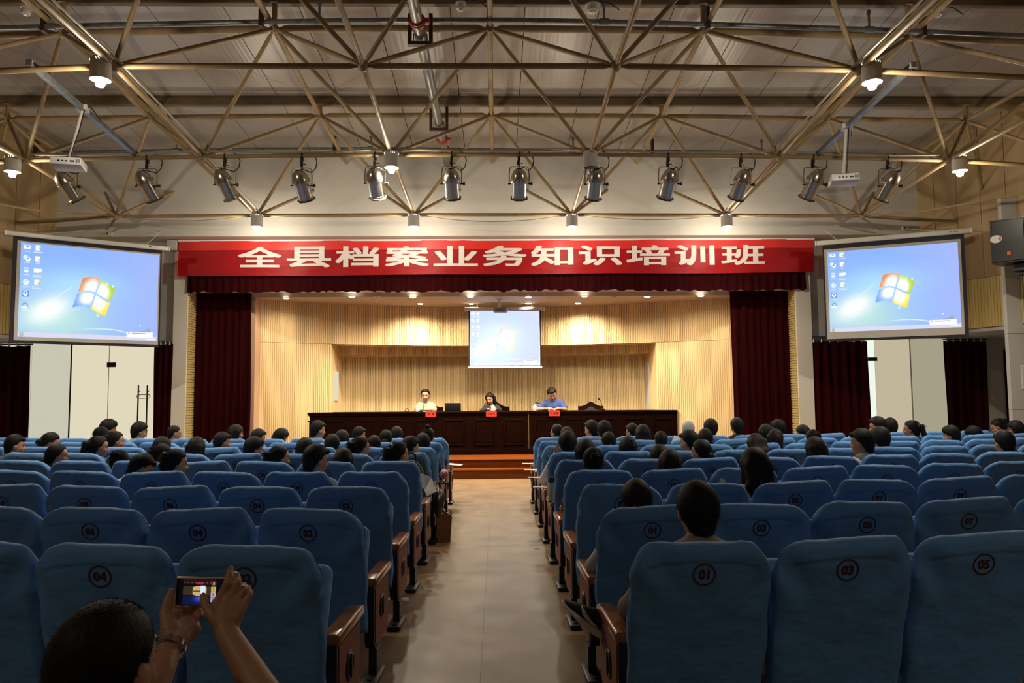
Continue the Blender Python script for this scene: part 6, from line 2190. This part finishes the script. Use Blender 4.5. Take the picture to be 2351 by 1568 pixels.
# individual poses
add_person(979, 999, 8, F, 'topknot', -20, 8, 'navy', 'short', [], 'woman with black topknot and navy sleeve', arm_on_rest(1), col=-1)
add_person(1365, 1054, 4, F, 'bun', 0, 8, 'maroon', 'short', [], 'woman with black hair in maroon sleeves', arm_on_rest(-1), col=1)
def cheek(ps):
    ps['el'][0] = Vector((-0.27, 0.20, 0.19))
    ps['wr'][0] = Vector((-0.135, 0.135, 0.46))
    ps['hd'][0] = Vector((0.12, -0.1, 1))
    return ps
add_person(1305, 1015, 6, Mn, 'thick', 0, 8, 'white', 'long', [], 'man in white resting his cheek on one hand', cheek, col=1)
def r2(ps):
    ps['el'][0] = Vector((-0.285, 0.05, 0.19)); ps['wr'][0] = Vector((-0.20, 0.28, 0.19))
    return ps
add_person(1468, 1138, 2, F, 'lowbun', 0, 8, 'skinwhite', 'long', [], 'woman with auburn streaked hair tied up', r2, hmat=hair_brown, col=1)
# man in the nearest seat 01: arm on the rest, ankle crossed over the knee
def r1(ps):
    ps['el'][0] = Vector((-0.315, 0.06, 0.175)); ps['wr'][0] = Vector((-0.13, 0.30, 0.175)); ps['hd'][0] = Vector((0.8, 0.6, 0))
    ps['kn'] = [Vector((-0.13, 0.38, 0.03)), Vector((0.15, 0.40, 0.17))]
    ps['an'] = [Vector((-0.10, 0.52, -0.34)), Vector((-0.32, 0.37, 0.03))]
    ps['foot'] = [(0, 1, 0), (-0.76, 0.0, 0.62)]
    ps['foot_scale'] = (1, 0.62)
    return ps
man1, ps1 = add_person(1613, 1163, 1, Mn, 'short', 0, 8, 'khaki', 'long', [], 'man with short black hair in khaki sleeves', r1, col=1)
shoe_black = mat('black_shoe_knit', (0.010, 0.010, 0.011), 0.75)
sole_m = mat('shoe_sole', (0.70, 0.65, 0.55), 0.6)
swm = mat('swoosh_white', (0.62, 0.58, 0.50), 0.5)
def shoe():
    bpy.context.view_layer.update()
    Ysh = 3.72
    toe, heel = P(1287, 1388, Ysh), P(1380, 1460, Ysh)
    d = (toe - heel); L = d.length; d.normalize()
    l = Vector((0, -1, 0))
    u = d.cross(l).normalized()
    if u.z < 0: u = -u
    l = u.cross(d).normalized()
    if l.y > 0: l = -l
    mt = Matrix(((d.x, u.x, l.x, heel.x), (d.y, u.y, l.y, heel.y), (d.z, u.z, l.z, heel.z), (0, 0, 0, 1)))
    t = thing('crossed_shoe', 'black sneaker with white tick mark and pale sole pointing into the aisle', 'shoe', (0, 0, 0))
    t.matrix_world = mt
    k = L
    def loft(secs, name, m):
        # secs: (x along, y0 bottom, y1 top, half width)
        mm = MB(); n = 14
        for (x, y0, y1_, w) in secs:
            for i in range(n):
                a = 2 * math.pi * i / n
                ca, sa = math.cos(a), math.sin(a)
                mm.v.append((x * k, (y0 + y1_) / 2 * 1.0 + (y1_ - y0) / 2 * math.copysign(abs(sa) ** 0.75, sa), w * math.copysign(abs(ca) ** 0.75, ca)))
        for j in range(len(secs) - 1):
            for i in range(n):
                i2 = (i + 1) % n
                mm.f.append((j * n + i, j * n + i2, (j + 1) * n + i2, (j + 1) * n + i))
        mm.f.append(tuple(range(n))); mm.f.append(tuple((len(secs) - 1) * n + i for i in range(n)))
        return mm.build(name, m, t)
    loft([(-0.04, 0.012, 0.03, 0.02), (0.0, -0.012, 0.03, 0.038), (0.2, -0.018, 0.024, 0.042), (0.5, -0.014, 0.022, 0.044), (0.75, -0.004, 0.020, 0.048), (0.92, 0.004, 0.022, 0.042), (1.0, 0.012, 0.024, 0.022), (1.02, 0.016, 0.022, 0.008)], 'sole', sole_m)
    loft([(-0.03, 0.022, 0.075, 0.02), (0.0, 0.02, 0.105, 0.034), (0.12, 0.016, 0.115, 0.037), (0.28, 0.016, 0.100, 0.038), (0.45, 0.016, 0.082, 0.040), (0.65, 0.016, 0.062, 0.044), (0.85, 0.018, 0.044, 0.040), (0.96, 0.02, 0.034, 0.026), (1.0, 0.022, 0.028, 0.010)], 'upper', shoe_black)
    # tick mark on the side toward the camera
    sw_ = [(x_ + 0.13, y_) for x_, y_ in [(0.06, 0.030), (0.25, 0.036), (0.42, 0.050), (0.56, 0.066), (0.55, 0.055), (0.47, 0.036), (0.38, 0.027), (0.24, 0.024), (0.06, 0.0265)]]
    mm = MB()
    mm.add([(x * k, y, 0.0475) for x, y in sw_] + [(x * k, y, 0.030) for x, y in sw_], [tuple(range(9)), tuple(reversed(range(9, 18)))] + [(i, (i + 1) % 9, 9 + (i + 1) % 9, 9 + i) for i in range(9)])
    mm.build('tick_mark', swm, t, smooth=False)
    mm = MB()
    for i in range(5):
        x = (0.34 + 0.08 * i) * k
        y = 0.098 - 0.011 * i
        mm.tube([(x, y - 0.012, 0.026), (x + 0.004, y + 0.004, 0.0), (x, y - 0.012, -0.026)], 0.003, 6)
    mm.tube([(0.3 * k, 0.105, 0.0), (0.36 * k, 0.125, 0.02), (0.30 * k, 0.118, 0.03)], 0.0025, 6).tube([(0.3 * k, 0.105, 0.0), (0.42 * k, 0.12, 0.008), (0.44 * k, 0.11, 0.014)], 0.0025, 6)
    mm.build('laces', shoe_black, t)
shoe()

# seats (occupied ones have the cushion folded down)
for (k, c) in SEATS:
    build_seat(k, c, random.randrange(NVAR), (k, c) in occupied)

# ------------------------------------------------------------------ panel members on the stage
def panelist(px, py, Yp, fem, hair, yaw, pitch, roll, shirt, extra, desc, tweak=None, hmat=None, sleeve='short'):
    h = P(px, py, Yp - 0.10)
    z0 = Z_ST + 0.475
    ps = default_pose(fem, R(yaw), R(pitch), R(roll), lean=0.10)
    if fem:
        ps['sw'] = 0.148
        ps['sh'] = [Vector((v.x * 0.148 / 0.165, v.y, v.z)) for v in ps['sh']]
    for q_ in range(2):
        ps['sh'][q_] = ps['sh'][q_] + Vector((0, 0, 0.14))
    ps['neck'] = tuple(Vector(ps['neck']) + Vector((0, 0, 0.14)))
    s = (h.z - z0) / (HEAD_C + 0.125)
    tz = (Z_TT - z0) / s + 0.035
    for i, s_ in enumerate((-1, 1)):
        ps['el'][i] = Vector((s_ * (ps['sw'] + 0.045), 0.15, tz - 0.02))
        ps['wr'][i] = Vector((s_ * 0.10, 0.31, tz))
        ps['hd'][i] = Vector((-s_ * 0.9, 0.5, 0))
    if tweak:
        ps = tweak(ps, tz)
    t = thing('person', desc, 'person', (h.x, Yp, z0), (0, 0, math.pi))
    t.scale = (s, s, s)
    b = make_body(ps, 0.008); b.materials.append(skin)
    link('body', b, None, t)
    sh = make_shirt(ps, 0.010, sleeve); sh.materials.append(cloth(shirt, COL[shirt]))
    link('shirt', sh, None, t)
    tr = make_trousers(ps); tr.materials.append(trou['d'])
    link('trousers', tr, None, t)
    dress_head(t, ps, hair, hmat, extra)
    return t
panelist(977, 904, 17.0, F, 'lowbun', 0, 14, 2, 'green', [], 'woman in pale green blouse speaking at the stage table')
panelist(1128, 911, 17.0, F, 'long', -18, 24, 4, 'black', [], 'woman with long black hair in black blouse at the stage table', sleeve='long')
def mtw(ps, tz):
    ps['el'][1] = Vector((0.31, 0.16, tz - 0.01)); ps['wr'][1] = Vector((0.12, 0.34, tz))
    return ps
panelist(1270, 899, 17.0, Mn, 'short', 0, 30, 10, 'royal', ['glasses'], 'man in glasses and dark blue shirt reading at the stage table', mtw)

# ------------------------------------------------------------------ man photographing with a phone, kneeling behind the near row
def photographer():
    hc = P(240, 1500, 1.53)
    org = Vector((hc.x + 0.0, 1.51, hc.z - HEAD_C))
    L = lambda px, py, Y: P(px, py, Y) - org
    ps = default_pose(False, R(-12), R(6))
    ps['kn'] = [Vector((-0.13, 0.28, -org.z + 0.065)), Vector((0.13, 0.28, -org.z + 0.065))]
    ps['an'] = [Vector((-0.12, -0.16, -org.z + 0.10)), Vector((0.12, -0.16, -org.z + 0.10))]
    ps['foot'] = [(0, -1, -0.1), (0, -1, -0.1)]
    ps['el'] = [L(318, 1655, 1.60), L(648, 1665, 1.60)]
    ps['wr'] = [L(393, 1478, 1.775), L(520, 1452, 1.775)]
    ps['hd'] = [L(412, 1420, 1.85) - L(393, 1478, 1.775), L(510, 1400, 1.81) - L(520, 1452, 1.775)]
    def chain(pts, rads):
        q = [L(*p) for p in pts]
        return [(q[i], q[i + 1], rads[i], rads[i + 1]) for i in range(len(q) - 1)]
    rt = []
    w = (520, 1452, 1.775)
    for b, r_ in (((499, 1386, 1.795), 0.0125), ((521, 1380, 1.795), 0.0125), ((539, 1385, 1.795), 0.0115), ((555, 1395, 1.795), 0.0105)):
        rt += chain([w, b], [0.021, r_ + 0.001])
    rt += chain([(508, 1420, 1.785), (534, 1418, 1.785)], [0.017, 0.016])
    rt += chain([(499, 1386, 1.795), (521, 1341, 1.80), (527, 1320, 1.815), (530, 1303, 1.83)], [0.0115, 0.0088, 0.0080, 0.0062])
    rt += chain([(521, 1380, 1.795), (545, 1338, 1.81), (544, 1323, 1.83), (539, 1316, 1.842)], [0.0115, 0.0090, 0.0082, 0.0068])
    rt += chain([(539, 1385, 1.795), (558, 1353, 1.815), (560, 1345, 1.835), (556, 1343, 1.845)], [0.0105, 0.0084, 0.0078, 0.0065])
    rt += chain([(555, 1395, 1.795), (574, 1366, 1.81), (570, 1352, 1.83), (566, 1350, 1.842)], [0.0098, 0.0078, 0.0070, 0.0060])
    rt += chain([(508, 1432, 1.78), (481, 1406, 1.795), (470, 1383, 1.815), (466.5, 1367, 1.838)], [0.018, 0.0115, 0.0098, 0.0072])
    lf = []
    w = (393, 1478, 1.775)
    for b, r_ in (((396, 1402, 1.872), 0.0115), ((412, 1402, 1.878), 0.0115), ((428, 1407, 1.876), 0.0110), ((443, 1416, 1.868), 0.0100)):
        lf += chain([w, (b[0] - 3, b[1] + 30, b[2] - 0.035), b], [0.023, 0.020, r_ + 0.002])
    lf += chain([(396, 1402, 1.872), (402, 1378, 1.884), (412, 1362, 1.882)], [0.0115, 0.0092, 0.0072])
    lf += chain([(412, 1402, 1.878), (422, 1376, 1.886), (433, 1362, 1.882)], [0.0115, 0.0092, 0.0072])
    lf += chain([(428, 1407, 1.876), (446, 1392, 1.884), (458, 1380, 1.880)], [0.0110, 0.0090, 0.0070])
    lf += chain([(443, 1416, 1.868), (458, 1404, 1.868), (462, 1414, 1.850)], [0.0100, 0.0082, 0.0065])
    lf += chain([(390, 1446, 1.80), (380, 1408, 1.822), (386, 1380, 1.834), (393, 1357, 1.843)], [0.0210, 0.0125, 0.0108, 0.0076])
    ps['hands'] = [lf, rt]
    ps['hk'] = 0.003
    t = thing('person', 'man kneeling with raised arms photographing the stage with a phone', 'person', org)
    b = make_body(ps, 0.0046); b.materials.append(skin)
    link('body', b, None, t)
    sh = make_shirt(ps, 0.012, 'short'); sh.materials.append(cloth('black', COL['black'])); link('shirt', sh, None, t)
    tr = make_trousers(ps); tr.materials.append(trou['d']); link('trousers', tr, None, t)
    HAIRS['near'] = make_hair('near', 0.006, 22000, 0.0006)
    HAIRS['near'].materials.append(hair_black)
    dress_head(t, ps, 'near', None, [])
    # watch
    a, bq = L(393, 1478, 1.775), ps['el'][0]
    ax = (a - bq).normalized()
    c = a - ax * 0.012
    x, y, z = frame_from(ax)
    mt = Matrix(((x[0], y[0], z[0], c[0]), (x[1], y[1], z[1], c[1]), (x[2], y[2], z[2], c[2]), (0, 0, 0, 1)))
    wt = thing('wristwatch', 'steel wristwatch with link band on the raised wrist of the photographing man', 'watch', org)
    m_ = MB()
    n = 26
    for k in range(n):
        an = 2 * math.pi * k / n
        m_.rbox((0.0325, -0.0036, -0.0085), (0.0362, 0.0036, 0.0085), 0.0012, 1, mt @ Matrix.Rotation(an, 4, 'Z'))
    m_.build('link_band', chrome, wt)
    best = max(range(n), key=lambda k: (mt.to_3x3() @ Vector((math.cos(2 * math.pi * k / n), math.sin(2 * math.pi * k / n), 0))).dot(Vector((-0.85, -0.3, 0.45))))
    mc = mt @ Matrix.Rotation(2 * math.pi * best / n, 4, 'Z') @ Matrix.Translation((0.037, 0, 0)) @ Matrix.Rotation(R(90), 4, 'Y')
    MB().lathe([(0.0, -0.002), (0.017, -0.002), (0.018, 0.002), (0.016, 0.006), (0.0, 0.0065)], 20, mc).build('watch_case', chrome, wt)
    # phone
    c00, c10, c11, c01 = [P(*q) for q in ((399, 1391, 1.856), (546, 1394, 1.860), (546, 1331, 1.860), (399, 1324, 1.856))]
    ex = (c10 - c00); Lp = ex.length; ex.normalize()
    ez = (c01 - c00); Hp = ez.length; ez = (ez - ex * ez.dot(ex)).normalized()
    ey = ez.cross(ex)
    ph = thing('smartphone', 'smartphone with gold edge, screen lit, held up to photograph the stage', 'phone')
    ph.matrix_world = Matrix(((ex.x, ey.x, ez.x, c00.x), (ex.y, ey.y, ez.y, c00.y), (ex.z, ey.z, ez.z, c00.z), (0, 0, 0, 1)))
    MB().rbox((0, 0.0, 0), (Lp, 0.0085, Hp), 0.0042, 3).build('case', mat('gold_rim', (0.55, 0.38, 0.17), 0.35, 0.6), ph)
    MB().rbox((0.0032, -0.0006, 0.0032), (Lp - 0.0032, 0.0012, Hp - 0.0032), 0.0003, 1).build('front_glass', blackplastic, ph)
    def view(u, v):
        u, v = np.asarray(u), np.asarray(v)
        col = np.zeros(u.shape + (3,)) + np.array([0.004, 0.004, 0.006])
        def bl(w, c):
            w = np.clip(w, 0, 1)[..., None]
            return col * (1 - w) + np.array(c) * w
        ins = (u > 0.07) & (u < 0.66)
        col = bl(ins * (v < 0.22), (0.03, 0.006, 0.012))
        col = bl(ins * (np.abs(v - 0.17) < 0.04) * (np.abs(u - 0.37) < 0.06), (0.45, 0.02, 0.05))
        col = bl(ins * (np.abs(v - 0.14) < 0.02) * (np.sin(u * 90) > 0.3), (0.2, 0.08, 0.1))
        col = bl(ins * (v > 0.28) * (v < 0.63), (0.05, 0.035, 0.02))
        col = bl((u > 0.245) * (u < 0.50) * (np.abs(v - 0.46) < 0.19) * (np.abs(u - 0.37) / 0.13 + (np.abs(v - 0.46) / 0.2) ** 4 < 1.15), (0.75, 0.50, 0.20))
        col = bl((u > 0.25) * (u < 0.42) * (np.abs(v - 0.47) < 0.02), (0.15, 0.07, 0.02))
        col = bl((np.abs(u - 0.43) < 0.045) * (np.abs(v - 0.40) < 0.15), (0.85, 1.0, 1.25))
        col = bl(ins * (v > 0.66), (0.008, 0.012, 0.06))
        col = bl(np.exp(-((u - 0.37) / 0.08) ** 2 - ((v - 0.76) / 0.10) ** 2) * (v > 0.66), (0.06, 0.10, 0.75))
        st = (np.abs(u - 0.625) < 0.045)
        for k, (c1, c2) in enumerate((((0.10, 0.03, 0.03), (0.7, 0.25, 0.12)), ((0.55, 0.62, 0.12), (0.75, 0.25, 0.10)), ((0.6, 0.5, 0.55), (0.6, 0.12, 0.10)), ((0.5, 0.45, 0.5), (0.25, 0.2, 0.3)))):
            vc = 0.17 + 0.21 * k
            col = bl(st * (np.abs(v - vc) < 0.09), c1)
            col = bl((np.abs(u - 0.627) < 0.02) * (np.abs(v - vc) < 0.055), c2)
        col = bl((np.abs(u - 0.84) < 0.018) * (np.abs(v - 0.42) < 0.10), (0.06, 0.30, 0.5))
        return col * 1.6
    e = 0.004
    me = image_mesh('display_image', (e + 0.007, -0.0012, e), (Lp - e - 0.007, -0.0012, e), (Lp - e - 0.007, -0.0012, Hp - e), (e + 0.007, -0.0012, Hp - e), 170, 84, view)
    link('display', me, imgmat_p, ph)
    MB().lathe([(0, 0), (0.006, 0), (0.006, 0.002), (0, 0.002)], 12, Matrix.Translation((Lp - 0.012, 0.0085, Hp - 0.012)) @ Matrix.Rotation(R(-90), 4, 'X')).build('camera_lens', blackplastic, ph)
    # strap cord dangling from the phone hand
photographer()

# ------------------------------------------------------------------ bags, bottle, papers in the audience
def seat_pt(k, c, lx, ly, z):
    org, ang, sx = seat_info[(k, c)]
    return org + Matrix.Rotation(ang, 3, 'Z') @ Vector((lx, ly, z)), ang
# paper carrier bag standing in the aisle
a = PZ(1004, 1246, 0); b = PZ(1034, 1246, 0)
wb = (b - a).length
t = thing('paper_bag', 'brown paper carrier bag standing on the floor beside the aisle seats', 'bag', a, (0, 0, R(8)))
hb = P(1020, 1183, a.y + 0.05).z
dpt = 0.13
m_ = MB()
top_ = 1.18
vs = [(0, 0, 0), (wb, 0, 0), (wb, dpt, 0), (0, dpt, 0), (-0.01, -0.012, hb), (wb * 1.12, -0.0, hb * 0.97), (wb * 1.12, dpt + 0.012, hb * 0.97), (-0.01, dpt + 0.012, hb)]
vi = [(x + (0.004 if x < wb / 2 else -0.004), y + (0.004 if y < dpt / 2 else -0.004), z) for x, y, z in vs]
m_.add(vs + vi, [(3, 2, 1, 0), (0, 1, 5, 4), (1, 2, 6, 5), (2, 3, 7, 6), (3, 0, 4, 7), (8, 12, 13, 9), (9, 13, 14, 10), (10, 14, 15, 11), (11, 15, 12, 8), (8, 9, 10, 11), (4, 5, 13, 12), (5, 6, 14, 13), (6, 7, 15, 14), (7, 4, 12, 15)])
m_.build('bag_body', kraft, t, smooth=False, fix=False)
for y_ in (0.0, dpt):
    MB().tube([(wb * 0.35, y_, hb * 0.93), (wb * 0.6, y_, hb * 1.0), (wb * 1.05, y_ + 0.01, hb * 1.16), (wb * 1.14, y_ + 0.01, hb * 1.14), (wb * 1.02, y_, hb * 0.92)], 0.004, 6).build('handle', kraft, t)
# bottle on an armrest
p = P(1271, 1140, seat_info[(5, 1)][0].y + 0.12)
q, ang = seat_pt(5, 1, -0.29, 0.10, 0.553)
t = thing('vacuum_flask', 'cream vacuum flask with dark cap standing on a wooden armrest at the aisle', 'flask', q)
hf = 0.235
MB().lathe([(0.0, 0.0), (0.031, 0.0), (0.034, 0.006), (0.034, hf * 0.74), (0.031, hf * 0.79), (0, hf * 0.79)], 22).build('flask_body', mat('cream_enamel', (0.50, 0.42, 0.29), 0.4), t)
MB().lathe([(0.0, hf * 0.785), (0.031, hf * 0.785), (0.031, hf * 0.95), (0.027, hf), (0.0, hf)], 22).lathe([(0.0345, 0.0), (0.0355, 0.0), (0.0355, 0.012), (0.0345, 0.012)], 22, closed=True).build('cap', mat('brown_cap', (0.02, 0.013, 0.01), 0.5), t)
q, ang = seat_pt(5, 1, -0.275, -0.02, 0.553)
t = thing('lens_cap', 'small dark round cap lying on the armrest by the cream flask', 'cap', q)
MB().lathe([(0, 0), (0.03, 0), (0.032, 0.006), (0.026, 0.02), (0.01, 0.028), (0, 0.029)], 18).build('shell', blackplastic, t)
MB().lathe([(0.031, 0.001), (0.034, 0.003), (0.031, 0.006)], 18, closed=True).build('rim', blackmetal, t)
# backpack hanging behind a seat back
olive = mat('olive_canvas', (0.10, 0.085, 0.04), 0.8, bump=(20, 0.004))
q, ang = seat_pt(6, -1, 0.10, -0.30, 0.60)
t = thing('backpack', 'small olive backpack hung on the blue seat back beside the aisle', 'backpack', q, (0, 0, ang + R(-8)))
m_ = MB()
S_ = SDF((-0.22, -0.16, -0.06), (0.22, 0.12, 0.42), 0.010)
S_.ell((0, 0, 0.14), (0.14, 0.065, 0.17), 0.03).ell((0, -0.05, 0.09), (0.11, 0.04, 0.09), 0.01)
me = S_.mesh('bag_body'); me.materials.append(olive); link('bag_body', me, None, t)
MB().tube([(0.13 * math.cos(a_), -0.045, 0.15 + 0.15 * math.sin(a_)) for a_ in [R(10 + 16 * k) for k in range(11)]], 0.006, 6).build('zip_piping', blackmetal, t)
MB().tube([(-0.05, 0, 0.30), (-0.045, 0, 0.36), (0.0, 0, 0.385), (0.045, 0, 0.36), (0.05, 0, 0.30)], 0.012, 8).build('carry_handle', blackplastic, t)
# black handbag hanging by the aisle, with straps
q, ang = seat_pt(6, -1, 0.33, 0.02, 0.50)
t = thing('shoulder_bag', 'black shoulder bag with straps hanging over the armrest at the aisle', 'bag', q, (0, 0, ang))
S_ = SDF((-0.16, -0.22, -0.36), (0.16, 0.26, 0.16), 0.011)
S_.ell((0.02, 0.0, -0.08), (0.055, 0.14, 0.14), 0.03).ell((0.03, 0.02, -0.02), (0.06, 0.10, 0.09), 0.03)
me = S_.mesh('bag_body'); me.materials.append(blackplastic); link('bag_body', me, None, t)
MB().tube([(0.02, -0.10, 0.02), (0.0, -0.08, 0.10), (-0.02, 0.0, 0.15), (0.04, 0.06, 0.13), (0.10, 0.10, 0.12), (0.12, 0.12, 0.10)], 0.009, 8).tube([(0.03, 0.10, 0.02), (0.02, 0.05, 0.14), (0.06, -0.02, 0.16), (0.12, 0.02, 0.13)], 0.008, 8).build('strap', blackmetal, t)
MB().cyl((0.07, -0.05, -0.02), (0.075, -0.05, -0.12), 0.006, n=8).lathe([(0.0, -0.02), (0.018, -0.012), (0.02, 0.0), (0.0, 0.012)], 10, Matrix.Translation((0.08, -0.05, -0.14))).build('charm', chrome, t)
# pink folded umbrella cloth beyond it
q, ang = seat_pt(7, -1, 0.30, 0.12, 0.558)
t = thing('folded_umbrella', 'pink folded umbrella with black trim resting on an aisle armrest', 'umbrella', q, (0, 0, ang))
m_ = MB().lathe([(0.012, -0.16), (0.05, -0.14), (0.06, -0.02), (0.045, 0.10), (0.016, 0.17)], 14, Matrix.Translation((0.02, 0.04, 0.062)) @ Matrix.Rotation(R(80), 4, 'X') @ Matrix.Rotation(R(15), 4, 'Y'))
m_.build('canopy', mat('pink_fabric', (0.42, 0.20, 0.19), 0.8, bump=(18, 0.008)), t)
MB().tube([(-0.03, -0.14, 0.08), (0.05, -0.05, 0.10), (0.12, 0.0, 0.09), (0.06, 0.10, 0.06)], 0.008, 6).build('strap', blackplastic, t)
# loose papers
def sheet(k, c, lx, ly, z, rot, label, tilt=0.0, w=0.21, h=0.29):
    q, ang = seat_pt(k, c, lx, ly, z)
    t = thing('paper_sheet', label, 'paper', q, (tilt, 0, ang + rot))
    MB().grid(4, 5, lambda u, v: ((u - 0.5) * w, (v - 0.5) * h, 0.010 * math.sin(3 * u + 2 * v) ** 2)).grid(4, 5, lambda u, v: ((u - 0.5) * w, (v - 0.5) * h, 0.010 * math.sin(3 * u + 2 * v) ** 2 - 0.002), flip=True).build('sheet', papers, t, fix=False)
sheet(9, -1, 0.33, 0.18, 0.556, R(75), 'crumpled white leaflet lying on the aisle armrest closest to the stage steps')
sheet(9, 1, -0.31, 0.20, 0.556, R(80), 'sheet of paper on the aisle armrest of the front row near the steps', w=0.12, h=0.26)
sheet(8, 1, -0.31, 0.22, 0.556, R(80), 'sheet of paper on the aisle armrest one row behind the front row', w=0.11, h=0.26)
sheet(7, 1, -0.31, 0.24, 0.556, R(84), 'sheet of paper on the aisle armrest two rows behind the front row', w=0.11, h=0.24)
sheet(6, 1, -0.30, 0.24, 0.556, R(84), 'bluish paper on the aisle armrest beside the man resting his cheek', w=0.10, h=0.22)
def sheet_at(px, py, Y, rot, label, tilt, w, h, m=None):
    t = thing('paper_sheet', label, 'paper', P(px, py, Y), (tilt, rot, 0))
    MB().grid(4, 5, lambda u, v: ((u - 0.5) * w, (v - 0.5) * h, 0.010 * math.sin(3 * u + 2 * v) ** 2)).grid(4, 5, lambda u, v: ((u - 0.5) * w, (v - 0.5) * h, 0.010 * math.sin(3 * u + 2 * v) ** 2 - 0.002), flip=True).build('sheet', m or papers, t, fix=False)
sheet_at(970, 1104, 7.42, R(25), 'white paper held upright by the woman in yellow', R(65), 0.12, 0.13)
sheet_at(986, 1119, 7.50, R(-25), 'second white paper leaning against the black shoulder bag', R(65), 0.11, 0.14)
sheet_at(1552, 1012, 10.2, R(28), 'white paper showing above the seats beside the man with cropped hair', R(75), 0.10, 0.12)
sheet_at(1657, 1108, 5.75, R(35), 'pale green paper corner showing above the seats beside the long-haired woman', R(70), 0.045, 0.06, mat('green_paper', (0.45, 0.6, 0.5), 0.7))
# yellow dress of the woman at the aisle
# floor sockets
discm = mat('floor_plate', (0.10, 0.07, 0.035), 0.4, 0.5)
for (px, py, w_) in ((1241, 1240, 'farther'), (1233, 1260, 'nearer'), (1113, 1177, 'single')):
    p = PZ(px, py, 0)
    t = thing('floor_plate', {'farther': 'small dark round floor plate by the aisle seats, farther of the two', 'nearer': 'small dark round floor plate by the aisle seats, nearer of the two', 'single': 'small dark round floor plate in the middle of the aisle'}[w_], 'floor plate', p)
    MB().lathe([(0, 0.003), (0.03, 0.003), (0.033, 0.0005), (0.033, 0.0)], 20, closed=True).build('cover', discm, t)
    MB().lathe([(0.016, 0.0035), (0.019, 0.0045), (0.022, 0.0035)], 20, closed=True).build('ring', blackmetal, t)
